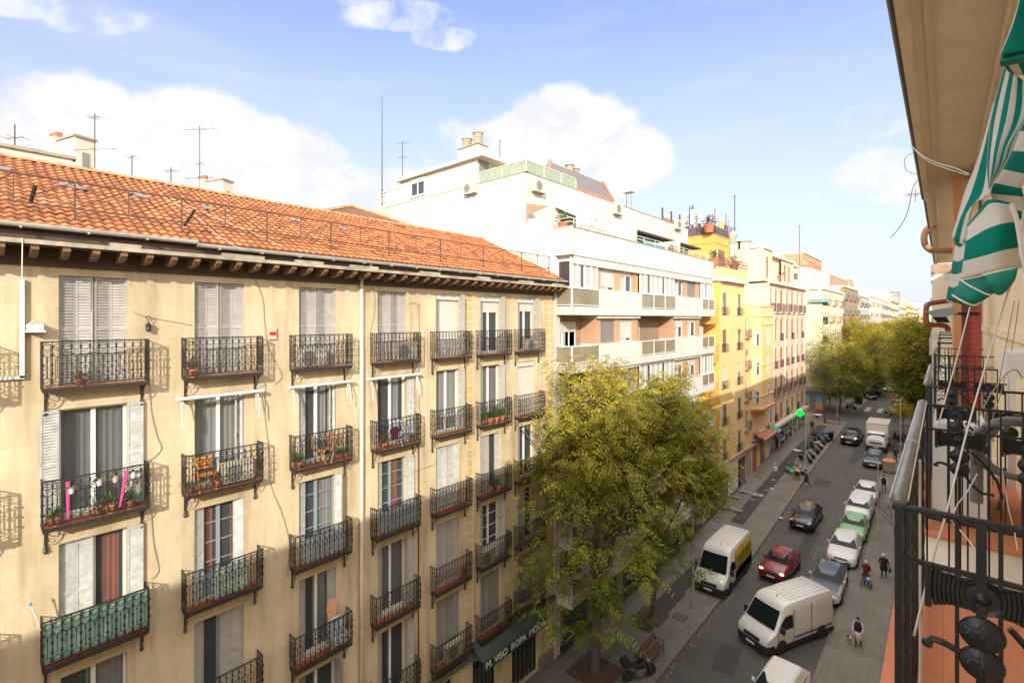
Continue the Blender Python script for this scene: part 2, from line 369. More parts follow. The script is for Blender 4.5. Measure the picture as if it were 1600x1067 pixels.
# widened pavement nose at the gap between parked rows
def strip(name,xa,xb,Ya,Yb,m,dz):
    Ys=[Ya]+[y for y in (20,36,40,44,48,52,56,60,64,70,77,84,97,110,125,140) if Ya<y<Yb]+[Yb]; mb=MB()
    for a,b in zip(Ys,Ys[1:]): mb.quad((xa,a,gz(a)+dz),(xb,a,gz(b)*0+gz(a)+dz),(xb,b,gz(b)+dz),(xa,b,gz(b)+dz))
    return tag(mb.build(name,m),kind='structure')
strip('dark_paving_strip',-13.7,-12.55,26,31.5,pav2,.136)
strip('dark_paving_strip',-13.75,-12.7,44,84,pav2,.136)
strip('dark_paving_strip',-13.75,-12.7,31.5,38,pav2,.136)
strip('wall_foot_strip',-15.7,-15.2,21,54,pav2,.138)
strip('pavement',-10.4,-8.6,0,0.1,pav,-1)
paint=mat('road_paint',(.42,.40,.37),.8,var=.45,scale=3)
paintg=mat('green_road_paint',(.07,.15,.05),.8,var=.4,scale=3)
for i,x in enumerate((-10.0,-8.35,-6.7)):
    o=strip('crossing_stripe',x,x+.7,101,106,paint,.012)
for a,b in ((33,36),(41.5,44),(47.5,50),(54,55.5),(57,58),(66,68)):
    strip('parking_line',-7.2,-7.08,a,b,paintg,.012)
# ------------------------------------------------------------ cream building across the street
W0=-15.5
FL=[16.5,13.35,10.2,7.05,3.9]
CC=[-.65,2.13,4.89,7.81,10.72,13.47,16.02,18.58]
CW=[1.28]*8; WH=2.62
cream=E('apartment_building','cream stucco apartment building with orange tiled roof, grey shutters and rows of iron balconies','building',(W0,10,0))
def bpart(mb,name,mats,parent=cream,smooth=False): return mb.build(name,mats,parent,smooth,wc=True)
holes=[]
for f in FL:
    for c,wd in zip(CC,CW): holes.append((c-wd/2,c+wd/2,f+.02,f+WH))
ghol=[(14.9,16.4,.15,3.0),(17.5,19.5,.15,3.05),(11.9,13.7,.15,3.0),(9,10.4,.15,3.0),(6,7.6,.15,3.0),(3,4.6,.15,3.0)]
mb=MB(); wallgrid(mb,(W0,0,0),(0,1,0),(1,0,0),-14,20.75,0,19.45,holes+ghol,.30)
mb.quad((W0,-14,19.45),(W0-14,-14,19.45),(W0-14,-14,0),(W0,-14,0))
bpart(mb,'wall',M['stucco'])
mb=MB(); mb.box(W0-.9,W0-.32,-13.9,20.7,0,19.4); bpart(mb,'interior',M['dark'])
# quoins and base
for a,b,z0 in ((-.02,.50,.8),(14.55,14.95,3.6),(20.05,20.74,3.6)):
    mb=MB(); mb.box(W0+.002,W0+.03,a,b,z0,19.2); bpart(mb,'quoin',M['quoin'])
prev=-14
for (a,b,_,_) in sorted(ghol)+[(20.8,0,0,0)]: 
    mb=MB(); mb.box(W0,W0+.06,prev,a,0,.75); bpart(mb,'plinth',mat('granite_plinth',(.24,.21,.18),.8,var=.3,scale=4)); prev=b
mb=MB(); mb.box(W0,W0+.22,-14,20.8,3.32,3.5); mb.box(W0,W0+.12,-14,20.8,3.2,3.32); bpart(mb,'string_course',mat('dark_course',(.11,.095,.08),.8,var=.3,scale=3))
for i,(a,b,c,d) in enumerate(ghol):
    mb=MB(); mb.box(W0-.25,W0-.2,a,b,c,d,0)
    for k in range(1,6): mb.box(W0-.2,W0-.17,a+(b-a)*k/6-.015,a+(b-a)*k/6+.015,c,d,1)
    mb.box(W0-.2,W0-.15,a,a+.08,c,d,1); mb.box(W0-.2,W0-.15,b-.08,b,c,d,1); mb.box(W0-.2,W0-.15,a,b,d-.5,d-.42,1)
    bpart(mb,'shop_door',[M['glass'],M['ironblack']])
# ---- shutters
def leaf(y0,x0,y1,x1,h=2.56,z0=.03,nsl=34,mi=0,mb=None):
    mb=mb or MB(); a=Vector((x0,y0,0)); b=Vector((x1,y1,0)); U=(b-a); wd=U.length; U.normalize(); Nn=Vector((U.y,-U.x,0))
    if Nn.x<0: Nn=-Nn
    def bx(u0,u1,za,zb,t0,t1,tilt=0):
        vs=[]
        for u in(u0,u1):
            for t in(t0,t1):
                for z in(za,zb):
                    p=a+U*u+Nn*(t+ (tilt if z==za else 0)); vs.append((p.x,p.y,z))
        mb.add(vs,[(0,1,3,2),(4,6,7,5),(0,4,5,1),(2,3,7,6),(0,2,6,4),(1,5,7,3)],mi)
    s=.035; zt=z0+h
    bx(0,s,z0,zt,-.017,.017); bx(wd-s,wd,z0,zt,-.017,.017)
    for z in (z0,z0+h*.5-.04,zt-.08): bx(s,wd-s,z,z+.08,-.015,.015)
    for r0,r1 in ((z0+.08,z0+h*.5-.04),(z0+h*.5+.04,zt-.08)):
        n=nsl//2; st=(r1-r0)/n
        for i in range(n): 
            z=r0+i*st; bx(s,wd-s,z,z+st*.97,-.016,-.010,.026)
    return mb
MC={}
def cache(key,fn):
    if key not in MC: MC[key]=fn()
    return MC[key]
def shutter_mesh(side,mode,w,m,nm):
    def f():
        s=-1 if side=='L' else 1; e=s*w/2
        if mode=='closed': mb=leaf(e,-.07,e-s*w/4,-.15); leaf(e-s*w/4,-.15,s*.02,-.08,mb=mb)
        elif mode=='flat': mb=leaf(e,-.10,e-s*w/4,-.12); leaf(e-s*w/4,-.12,s*.01,-.10,mb=mb)
        elif mode=='wall': mb=leaf(e,.035,e+s*w/4,.06)
        elif mode=='out': mb=leaf(e-s*.02,-.02,e+s*.06,.28); 
        elif mode=='in': mb=leaf(e-s*.03,-.02,e-s*.16,-.26) ; leaf(e-s*.17,-.26,e-s*.22,-.02,mb=mb)
        elif mode=='half': mb=leaf(e,-.05,e-s*.26,-.14)
        return mb.mesh('shutter',M[m])
    return cache(('sh',side,mode,w,nm),f)
def plane_fold(y0,y1,z0,z1,x,amp,n):
    mb=MB(); vs=[];
    for i in range(n+1):
        y=y0+(y1-y0)*i/n; xx=x+amp*math.sin(i*1.9)+amp*.4*math.sin(i*.7)
        vs+= [(xx,y,z0),(xx,y,z1)]
    mb.add(vs,[(2*i,2*i+2,2*i+3,2*i+1) for i in range(n)]); return mb
def make_window(w,h,st):
    """st: dict L,R shutter modes, sm shutter material, frame, inside"""
    win_frame=M['wframe'] if st.get('frame','w')=='w' else M['bframe']
    def ff():
        mb=MB(); t=.055; x0,x1=-.24,-.17
        mb.box(x0,x1,-w/2,-w/2+t,0,h); mb.box(x0,x1,w/2-t,w/2,0,h); mb.box(x0,x1,-w/2+t,w/2-t,h-t,h); mb.box(x0,x1,-w/2+t,w/2-t,0,.10)
        mb.box(x0,x1+.01,-.045,.045,.10,h-t)
        if st.get('munt'):
            for s in (-1,1):
                for z in (.95,1.5,2.05): mb.box(x0+.02,x1-.02,min(s*.045,s*(w/2-t)),max(s*.045,s*(w/2-t)),z-.012,z+.012)
            for s in(-1,1): mb.box(x0+.01,x1-.005,min(s*.045,s*(w/2-t)),max(s*.045,s*(w/2-t)),.10,.62)
        return mb.mesh('window',win_frame)
    root=link('window',cache(('wf',w,h,st.get('frame','w'),st.get('munt')),ff),cream)
    ins=st.get('ins','dark')
    def gm():
        mb=MB(); mb.quad((-.215,-w/2+.05,.1),(-.215,w/2-.05,.1),(-.215,w/2-.05,h-.05),(-.215,-w/2+.05,h-.05)); return mb.mesh('pane',mat('clear_pane',(.10,.11,.12),.03,spec=.8,alpha=.42))
    link('pane',cache(('pn',w,h),gm),root)
    if ins in('white','grey','orange'):
        mm={'white':'curtainw','grey':'curtaing','orange':'curtaino'}[ins]; cov=st.get('cov',((-1,1),))
        for (a,b) in cov:
            def cm(): return plane_fold(a*w/2,b*w/2,.05,h-.05,-.275,.018,int(26*abs(b-a)/2+4)).mesh('curtain',M[mm])
            link('curtain',cache(('cu',w,h,mm,a,b),cm),root)
    if ins=='blind':
        def bm():
            mb=MB(); zb=h*st.get('bl',.0); n=int((h-zb)/.06)
            for i in range(n): mb.box(-.165,-.15+.006*(i%2),-w/2+.03,w/2-.03,zb+i*(h-zb)/n,zb+(i+.9)*(h-zb)/n)
            mb.box(-.16,-.05,-w/2,w/2,h-.22,h); return mb.mesh('blind',M[st.get('bm','blind')])
        link('roller_blind',cache(('bl',w,h,st.get('bl',0),st.get('bm','blind')),bm),root)
    for side in 'LR':
        md=st.get(side)
        if md: link('shutter',shutter_mesh(side,md,w,st.get('sm','shutter'),st.get('sm','shutter')),root)
    return root
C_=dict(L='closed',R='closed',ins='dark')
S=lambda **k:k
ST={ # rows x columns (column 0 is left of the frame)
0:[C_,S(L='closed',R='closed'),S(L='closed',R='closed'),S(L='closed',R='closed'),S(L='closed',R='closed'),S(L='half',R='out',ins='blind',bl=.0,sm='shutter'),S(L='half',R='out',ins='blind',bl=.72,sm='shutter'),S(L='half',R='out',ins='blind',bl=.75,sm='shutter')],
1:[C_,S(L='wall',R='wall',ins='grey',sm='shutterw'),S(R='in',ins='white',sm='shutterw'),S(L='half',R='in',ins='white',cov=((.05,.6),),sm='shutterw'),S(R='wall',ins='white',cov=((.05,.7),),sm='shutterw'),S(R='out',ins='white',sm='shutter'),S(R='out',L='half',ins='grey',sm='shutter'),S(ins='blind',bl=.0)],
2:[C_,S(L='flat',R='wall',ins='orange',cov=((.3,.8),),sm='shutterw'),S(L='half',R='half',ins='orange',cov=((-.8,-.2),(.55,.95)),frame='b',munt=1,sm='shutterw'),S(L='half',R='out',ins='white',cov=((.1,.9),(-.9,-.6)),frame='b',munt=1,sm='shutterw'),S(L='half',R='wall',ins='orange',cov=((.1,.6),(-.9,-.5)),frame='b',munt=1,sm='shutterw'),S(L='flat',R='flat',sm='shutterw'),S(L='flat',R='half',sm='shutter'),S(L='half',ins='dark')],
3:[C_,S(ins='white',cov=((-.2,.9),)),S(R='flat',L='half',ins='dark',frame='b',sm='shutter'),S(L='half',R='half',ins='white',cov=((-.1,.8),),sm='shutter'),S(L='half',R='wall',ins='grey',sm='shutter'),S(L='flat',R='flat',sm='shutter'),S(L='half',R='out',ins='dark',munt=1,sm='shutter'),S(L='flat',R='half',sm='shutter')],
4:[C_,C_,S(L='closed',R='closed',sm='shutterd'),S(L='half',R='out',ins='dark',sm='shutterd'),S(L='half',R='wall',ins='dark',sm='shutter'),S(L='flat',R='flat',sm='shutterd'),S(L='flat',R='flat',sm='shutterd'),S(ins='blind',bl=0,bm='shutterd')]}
for r,f in enumerate(FL):
    for c in range(8):
        wn=make_window(1.28,WH-.04,ST[r][c]); wn.location=(0,CC[c]-10,f+.03)
# ---- balconies
def ring(mb,c,r,pl,a0=0,a1=360,n=12,t=.008):
    pts=[]
    for i in range(n+1):
        a=R(a0+(a1-a0)*i/n); pts.append(Vector(c)+Vector((0,r*math.cos(a),r*math.sin(a))) if pl=='y' else Vector(c)+Vector((r*math.cos(a),0,r*math.sin(a))))
    mb.tube(pts,t,3,cap=False)
def railing_mesh(L=1.95,D=.40,Ht=1.06):
    mb=MB(); n=12; st=L/n; B=.0115
    mb.box(D-.02,D+.014,-L/2,L/2,Ht,Ht+.03); mb.box(D-.014,D+.008,-L/2,L/2,.075,.1)
    for i in range(n+1):
        y=-L/2+i*st; t=.017 if i in(0,n) else B
        mb.box(D-t,D+t*.6,y-t*.8,y+t*.8,-.02 if i in(0,n) else .08,Ht)
        for z in (.34,.56,.78): mb.box(D-t*2,D+t*1.6,y-t*2,y+t*2,z-.018,z+.018)
        if i<n:
            ym=y+st/2
            ring(mb,(D,ym,Ht-.105),.072,'y',0,360,11,.0085)
            ring(mb,(D,ym,Ht-.255),.072,'y',200,340,6,.0085)
            ring(mb,(D,ym,.185),.072,'y',-30,210,9,.0085); ring(mb,(D,ym-.03,.15),.032,'y',0,300,6,.007); ring(mb,(D,ym+.03,.15),.032,'y',240,540,6,.007)
            mb.box(D-.006,D+.004,ym-.006,ym+.006,.26,Ht-.33); mb.box(D-.014,D+.012,ym-.014,ym+.014,.64,.67)
    for s in(-1,1):
        y=s*L/2
        mb.box(0,D,y-.012,y+.012,Ht,Ht+.025); mb.box(0,D,y-.008,y+.008,.075,.09); mb.box(0,D,y-.006,y+.006,Ht-.215,Ht-.2)
        for x in (.02,.14,.27): mb.box(x-.009,x+.009,y-.009,y+.009,-.0,Ht)
        for x in (.08,.20,.33): ring(mb,(x,y,Ht-.1),.06,'x',0,360,8); ring(mb,(x,y,.2),.06,'x',0,360,8)
        for x in (.08,.20,.33):
            mb.box(x-.005,x+.005,y-.005,y+.005,.26,.8); ring(mb,(x,y,.5),.05,'x',90,270,6)
    return mb.mesh('railing',M['iron'])
def bracket_mesh():
    mb=MB(); 
    mb.box(.005,.03,-.02,.02,-.52,-.05)
    pts=[Vector((.03,0,-.45))+Vector((.26*math.sin(R(a))*.9,0,.38*(1-math.cos(R(a)))))*1 for a in range(0,95,12)]
    mb.tube(pts,.012,4)
    ring(mb,(.12,0,-.16),.075,'x',0,360,10,.010); ring(mb,(.25,0,-.12),.05,'x',0,360,8,.008); ring(mb,(.09,0,-.33),.045,'x',0,360,8,.008)
    mb.lathe([(.0,-.68),(.055,-.60),(.02,-.545),(.045,-.52),(.0,-.46)],(.04,0,0),6)
    mb.lathe([(.0,-.13),(.04,-.07),(.03,-.05),(.03,-.03)],(.38,0,0),6)
    return mb.mesh('bracket',M['iron'])
def slab_mesh(L=1.95,D=.40):
    mb=MB(); mb.box(0.002,D,-L/2+.02,L/2-.02,-.05,.0); mb.box(.002,D+.015,-L/2,L/2,-.055,-.02); mb.box(D-.03,D+.02,-L/2,L/2,-.075,.012); return mb.mesh('balcony',M['iron'])
def tiles_mesh(L=1.95,D=.40):
    mb=MB()
    n=13
    for i in range(n):
        for j in range(3): mb.box(.01+j*(D-.06)/3,(j+1)*(D-.06)/3,-L/2+.04+i*(L-.08)/n,-L/2+.03+(i+1)*(L-.08)/n,.001,.012+rnd(0,.004))
    return mb.mesh('floor_tiles',M['tile'])
rme,bme,sme,tme=railing_mesh(),bracket_mesh(),slab_mesh(),tiles_mesh()
BALC={}
for r,f in enumerate(FL):
    for c in range(8):
        b=link('balcony',sme,cream,(0,CC[c]-10+.03,f)); BALC[r,c]=b
        link('railing',rme,b); link('floor_tiles',tme,b)
        for s in(-1,1): link('bracket',bme,b,(0,s*.9,0))
# ---- eaves
Ye0,Ye1=-14,20.9
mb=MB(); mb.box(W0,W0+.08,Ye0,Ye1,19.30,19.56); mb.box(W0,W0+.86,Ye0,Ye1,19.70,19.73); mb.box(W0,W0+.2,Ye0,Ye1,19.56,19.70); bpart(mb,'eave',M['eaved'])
y=Ye0+.18
while y<Ye1:
    mb=MB(); mb.prism([(W0+.2,19.46),(W0+.70,19.51),(W0+.84,19.60),(W0+.86,19.70),(W0+.2,19.70)],'y',y,y+.13)
    bpart(mb,'rafter',M['timber']); y+=.51
mb=MB(); mb.box(W0+.84,W0+.92,Ye0,Ye1,19.705,19.80); mb.box(W0+.1,W0+.84,Ye0,Ye1,19.735,19.79)
bpart(mb,'fascia',M['fascia'])
mb=MB()
for (a,b,dz) in ((Ye0,4.1,0.07),(4.1,Ye1,.0)):
    pts=[]; zc=20.08+dz
    for i in range(8):
        an=math.pi*i/7; pts.append((W0+.80-.085*math.cos(an),zc-.095*math.sin(an)))
    pts+= [(W0+.80-.07*math.cos(math.pi*i/7),zc-.08*math.sin(math.pi*i/7)) for i in range(7,-1,-1)]
    mb.prism(pts,'y',a,b); 
    y=a+.5
    while y<b: mb.box(W0+.70,W0+.895,y,y+.03,zc-.115,zc-.085); y+=1.1
bpart(mb,'gutter',M['zinc'])
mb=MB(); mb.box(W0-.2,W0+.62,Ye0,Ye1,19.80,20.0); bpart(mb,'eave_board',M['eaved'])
mb=MB(); y=Ye0+.3
while y<Ye1: mb.box(W0+.5,W0+.78,y,y+rnd(.5,1.3),19.81,19.90); y+=rnd(1.8,3.2)
bpart(mb,'broken_board',M['fascia'])
# ---- tiled roof
def tile_mat():
    m=bpy.data.materials.new('clay_tiles'); m.use_nodes=True; nt=m.node_tree;N=nt.nodes;L=nt.links; b=N['Principled BSDF']; b.inputs['Roughness'].default_value=.75
    at=N.new('ShaderNodeAttribute'); at.attribute_name='tc'; n=N.new('ShaderNodeTexNoise'); n.inputs['Scale'].default_value=1.1; n.inputs['Detail'].default_value=8
    g=N.new('ShaderNodeNewGeometry'); L.new(g.outputs['Position'],n.inputs['Vector'])
    r=N.new('ShaderNodeValToRGB'); e=r.color_ramp.elements; e[0].position=0; e[0].color=(.15,.05,.02,1); e[1].position=1; e[1].color=(.60,.22,.075,1); x=e.new(.5); x.color=(.50,.16,.048,1)
    L.new(at.outputs['Fac'],r.inputs[0])
    r2=N.new('ShaderNodeValToRGB'); r2.color_ramp.elements[0].position=.3; r2.color_ramp.elements[0].color=(.78,.76,.72,1); r2.color_ramp.elements[1].position=.55; r2.color_ramp.elements[1].color=(1,1,1,1); L.new(n.outputs['Fac'],r2.inputs[0])
    mx=N.new('ShaderNodeMix'); mx.data_type='RGBA'; mx.blend_type='MULTIPLY'; mx.inputs[0].default_value=1; L.new(r.outputs[0],mx.inputs[6]); L.new(r2.outputs[0],mx.inputs[7]); L.new(mx.outputs[2],b.inputs['Base Color'])
    return m
TM=tile_mat()
def tiled_slope(name,parent,x0,z0,x1,z1,Ya,Yb,tw=.215,tl=.34,wave=.034,step=.055,mask=None,left_sign=1):
    n=int((Yb-Ya)/tw); rows=int(math.hypot(x1-x0,z1-z0)/tl); seg=7
    D=Vector((x1-x0,0,z1-z0)); Ln=D.length; D.normalize(); Nn=Vector((-D.z,0,D.x)); 
    if Nn.z<0: Nn=-Nn
    prof=[math.sin(math.pi*min(1,j/(seg-2)))*wave if j<seg-1 else -.01 for j in range(seg)]
    vs=[];fs=[];cols=[]
    rr=random.Random(3)
    for r in range(rows):
        s0=r*Ln/rows; s1=(r+1)*Ln/rows+.03
        off=(r%2)*tw*.0
        for i in range(n):
            y0=Ya+i*tw+off; c=rr.random()*.8+rr.random()*.2; jit=rr.uniform(-.006,.006); o=len(vs); lift=rr.uniform(0,.008)
            if mask and not mask(y0+tw/2,s0): continue
            for k,(s,up) in enumerate(((s0,step),(s1,.004))):
                for j in range(seg+1):
                    t=j/seg; h=wave*math.sin(math.pi*min(1,t/.72)) if t<.72 else -.012*math.sin(math.pi*(t-.72)/.28)
                    p=Vector((x0,y0+t*tw,z0))+D*(s+jit)+Nn*(h+up+lift); vs.append(p)
            # front lip
            for j in range(seg+1):
                t=j/seg; p=Vector((x0,y0+t*tw,z0))+D*(s0+jit)+Nn*(-.01); vs.append(p)
            q=seg+1
            for j in range(seg):
                fs.append((o+j,o+j+1,o+q+j+1,o+q+j)); fs.append((o+2*q+j,o+2*q+j+1,o+j+1,o+j)); cols+= [c if 1<=j<=4 else c*.55,0]  # lips and valleys darkened: tile shadow put into the colour
    if parent is not None: vs=[v-parent.location for v in vs]
    me=bpy.data.meshes.new(name); me.from_pydata([tuple(v) for v in vs],[],fs); me.materials.append(TM)
    a=me.attributes.new('tc','FLOAT','FACE'); a.data.foreach_set('value',cols); me.polygons.foreach_set('use_smooth',[True]*len(fs)); me.update()
    return link(name,me,parent)
RX,RZ=-20.75,22.85; EX,EZ=W0+.76,20.10
tiled_slope('roof',cream,EX,EZ,RX,RZ,-14,20.95)
# back slope and gable end
mb=MB(); mb.quad((RX,-14,RZ-.03),(RX,20.95,RZ-.03),(-27,20.95,19.4),(-27,-14,19.4)); mb.add([(EX,20.94,EZ-.02),(RX,20.94,RZ-.02),(-27,20.94,19.4),(EX,20.94,19.4)],[(0,1,2,3)])
bpart(mb,'back_roof',TM)
mb=MB(); mb.quad((EX-.05,-14,EZ-.03),(EX-.05,21,EZ-.03),(RX,21,RZ-.06),(RX,-14,RZ-.06)); bpart(mb,'roof_deck',M['timber'])
mb=MB(); y=-14
while y<21:
    y1=y+.42; r=.10
    ring_=lambda yy,rad,dz:[(RX+rad*1.15*math.cos(math.pi*i/8),yy,RZ+.02+dz+rad*math.sin(math.pi*i/8)) for i in range(9)]
    mb.loft([ring_(y,.115,.012),ring_(y1+.03,.095,0)],closed=False,caps=False); y=y1
bpart(mb,'ridge',mat('ridge_tiles',(.42,.24,.12),.85,var=.45,scale=2.5),smooth=False)
# vent slates on the roof
for (px,py) in ((2,268),(72*1+33,294),(40+82,298),(203+5,306),(220,311),(325,329),(462,348),(535,360)):
    q=dirv(px,py); # intersect roof plane
    n=Vector((EZ-RZ,0,RX-EX)).normalized(); n=Vector((-(RZ-EZ),0,-(EX-RX)*-1)); 
    n=Vector(((RZ-EZ),0,(EX-RX))).normalized()
    t=(Vector((EX,0,EZ))-Vector((0,0,H))).dot(n)/q.dot(n); p=Vector((0,0,H))+q*t
    sl_=math.atan2(RZ-EZ,EX-RX); mb=MB(); mb.obox(p+n*.09,.30,.34,.03,ry=sl_); bpart(mb,'roof_vent',mat('slate_vent',(.17,.17,.16),.7,var=.3))
# ------------------------------------------------------------ generic windows for the other buildings
M['brick']=brickmat('orange_brick',(.44,.25,.145),(.50,.29,.17),(.42,.31,.23),.24,.07,.008,plane='SUM',stain=.15,bump=.3)
M['brick2']=brickmat('dull_brick',(.30,.205,.14),(.34,.235,.165),(.29,.23,.17),.5,.14,.012,plane='SUM',stain=.2,bump=.2)
M['yellow']=mat('yellow_render',(.64,.33,.075),.85,var=.12,scale=.5)
M['yellowl']=mat('pale_yellow_render',(.68,.45,.20),.85,var=.10,scale=.5)
M['peach']=mat('peach_render',(.68,.43,.20),.85,var=.12,scale=.5)
M['pink']=mat('pink_render',(.64,.41,.31),.85,var=.12,scale=.6)
M['creamw']=mat('cream_render',(.62,.53,.37),.9,var=.14,scale=.5)
M['beige']=mat('beige_render',(.60,.52,.41),.9,var=.12,scale=.5)
M['brownw']=mat('brown_blind',(.26,.12,.07),.6,var=.2,scale=5)
M['greyb']=mat('grey_blind',(.22,.20,.18),.6,var=.2,scale=5)
M['amber']=mat('obscured_balcony_glass',(.25,.21,.145),.25,var=.25,scale=.8,alpha=.93)
M['stone']=mat('stone_dado',(.30,.25,.19),.8,var=.25,scale=1.5)
M['slate']=mat('zinc_roof_sheet',(.16,.13,.125),.5,.2,var=.25,scale=3)
M['orange']=mat('orange_tile_edge',(.48,.15,.07),.75,var=.25,scale=3)
M['green_net']=mat('green_screen_mesh',(.26,.31,.24),.8,var=.3,scale=8)
M['ac']=mat('air_conditioner_casing',(.46,.42,.34),.5,var=.08,scale=4)
M['plant']=mat('plant_leaves',(.08,.15,.035),.7,var=.5,scale=8)
M['plant2']=mat('dry_plant_leaves',(.20,.13,.06),.8,var=.5,scale=8)
M['terra']=mat('terracotta',(.42,.14,.07),.75,var=.25,scale=6)
def gwin(w,h,style):
    def f():
        mb=MB(); t=.06; x0,x1=-.16,-.09
        fr=0
        mb.quad((-.13,-w/2,0),(-.13,w/2,0),(-.13,w/2,h),(-.13,-w/2,h),1)
        mb.box(x0,x1,-w/2,-w/2+t,0,h,fr); mb.box(x0,x1,w/2-t,w/2,0,h,fr); mb.box(x0,x1,-w/2+t,w/2-t,h-t,h,fr); mb.box(x0,x1,-w/2+t,w/2-t,0,t,fr)
        n=max(1,round(w/.75)); 
        for i in range(1,n): 
            y=-w/2+w*i/n; mb.box(x0,x1+.005,y-.035,y+.035,t,h-t,fr)
        bl=style.get('bl',0)
        if bl>0:
            zb=h*(1-bl); k=max(2,int((h-zb)/.09))
            for i in range(k): mb.box(-.085,-.07+.01*(i%2),-w/2+.02,w/2-.02,zb+i*(h-zb)/k,zb+(i+.85)*(h-zb)/k,2)
        if style.get('cur'):
            mb.quad((-.125,-w/2+t,t),(-.125,-w/2+w*style['cur'],t),(-.125,-w/2+w*style['cur'],h-t),(-.125,-w/2+t,h-t),3)
        if style.get('sill'): mb.box(-.1,.05,-w/2-.06,w/2+.06,-.06,-.003,0)
        return mb.mesh('window',[M[style.get('fr','wframe')],M['glass'],M[style.get('bm','brownw')],M['curtainw']])
    return cache(('gw',round(w,2),round(h,2),tuple(sorted(style.items()))),f)
def mini_rail(L,D=.35,Ht=.9,slab=True,step=.14):
    def f():
        mb=MB(); mb.box(D-.02,D,-L/2,L/2,Ht,Ht+.03); mb.box(D-.02,D,-L/2,L/2,.1,.12)
        n=int(L/step)
        for i in range(n+1):
            y=-L/2+L*i/n; mb.box(D-.018,D-.002,y-.009,y+.009,0,Ht)
        for s in(-1,1):
            mb.box(0,D,s*L/2-.01,s*L/2+.01,Ht,Ht+.03)
            for x in(.1,.22): mb.box(x,x+.016,s*L/2-.008,s*L/2+.008,0,Ht)
        if slab: mb.box(0,D+.02,-L/2-.02,L/2+.02,-.09,0,1)
        return mb.mesh('balcony',[M['iron'],M['stone']])
    return cache(('mr',round(L,2),D,Ht,slab,step),f)
def bld(name,label,x,y,cat='building',group=None): 
    return E(name,label,cat,(x,y,0),group=group)
def lk(name,me,root,x,y,z,rz=0): return link(name,me,root,(x-root.location.x,y-root.location.y,z-root.location.z),rz)
NX=(1,0,0)
def facadeX(root,X,Y0,Y1,Z0,Z1,cols,rows,wm,styles,depth=.2,name='wall',rails=None,wins='window'):
    """cols: (yc,w); rows: (z,h). face +X"""
    holes=[(yc-w_/2,yc+w_/2,z,z+h) for (z,h) in rows for (yc,w_) in cols]
    mb=MB(); wallgrid(mb,(X,0,0),(0,1,0),NX,Y0,Y1,Z0,Z1,holes,depth); mb.build(name,wm,root,wc=True)
    for ri,(z,h) in enumerate(rows):
        for ci,(yc,w_) in enumerate(cols):
            st=styles(ri,ci)
            if st is None: continue
            lk('window',gwin(w_,h,st),root,X,yc,z)
            if rails and rails(ri,ci): lk('balcony',mini_rail(w_+.35*0+.5,*rails(ri,ci)),root,X,yc,z+.02)
def facadeY(root,Y,X0,X1,Z0,Z1,cols,rows,wm,styles,depth=.2,name='side_wall'):
    holes=[(xc-w_/2,xc+w_/2,z,z+h) for (z,h) in rows for (xc,w_) in cols]
    mb=MB(); wallgrid(mb,(0,Y,0),(1,0,0),(0,-1,0),X0,X1,Z0,Z1,holes,depth); mb.build(name,wm,root,wc=True)
    for ri,(z,h) in enumerate(rows):
        for ci,(xc,w_) in enumerate(cols):
            st=styles(ri,ci)
            if st: lk('window',gwin(w_,h,st),root,xc,Y,z,-math.pi/2)
def sbox(root,name,x0,x1,y0,y1,z0,z1,m):
    mb=MB(); mb.box(x0,x1,y0,y1,z0,z1); return mb.build(name,m,root,wc=True)
# ------------------------------------------------------------ things for walls and roofs
def ac_unit(label,loc,rz=0,w=1.0,h=.72,group=None,d=.32,bracket=True):
    r=E('air_conditioner',label,'air conditioner',loc,rz,group)   # front faces +x, stands on z
    mb=MB(); mb.box(0.02,d,-w/2,w/2,0.04,h); mb.box(-.0,.02,-w/2+.02,w/2-.02,.06,h-.02); mb.build('casing',M['ac'],r)
    mb=MB(); c=(d+.006,-w*.14,h*.52); 
    for q in (.04,.09,.14,.19,.235): ring2(mb,c,q*h/.62)
    for a in range(0,360,45): mb.tube([c,(c[0],c[1]+.23*h/.62*math.cos(R(a)),c[2]+.23*h/.62*math.sin(R(a)))],.004,3)
    mb.build('fan_grille',M['steel'],r)
    mb=MB(); mb.lathe([(.22*h/.62,0),(.22*h/.62,.003)],(d+.0005,-w*.14,h*.52),16,axis='x'); mb.build('fan',M['greyb'],r)
    if bracket:
        for s in(-1,1):
            mb=MB(); mb.box(0,d,s*w*.35-.015,s*w*.35+.015,0,.035); mb.build('foot',M['steel'],r)
    return r
def ring2(mb,c,rad,t=.004,n=14):
    mb.tube([(c[0],c[1]+rad*math.cos(2*math.pi*i/n),c[2]+rad*math.sin(2*math.pi*i/n)) for i in range(n+1)],t,3,cap=False)
def antenna(label,base,h,els=((.7,.5,5),),r=.02,yaw=.6,group='television aerials on the roofs'):
    """els: (height fraction, length, n elements)"""
    o=E('antenna',label,'antenna',base,yaw,group)
    mb=MB(); mb.tube([(0,0,0),(0,0,h)],r,5); mb.build('mast',M['rust'],o)
    for (fz,ln,n) in els:
        mb=MB(); z=h*fz; mb.tube([(-ln/2,0,z),(ln/2,0,z+.05)],.012,4)
        for i in range(n):
            x=-ln/2+ln*i/(n-1); q=.22+.1*(i%2); mb.tube([(x,-q,z+.02),(x,q,z+.02)],.008,3)
        mb.build('dipole_array',M['rust'],o)
    return o
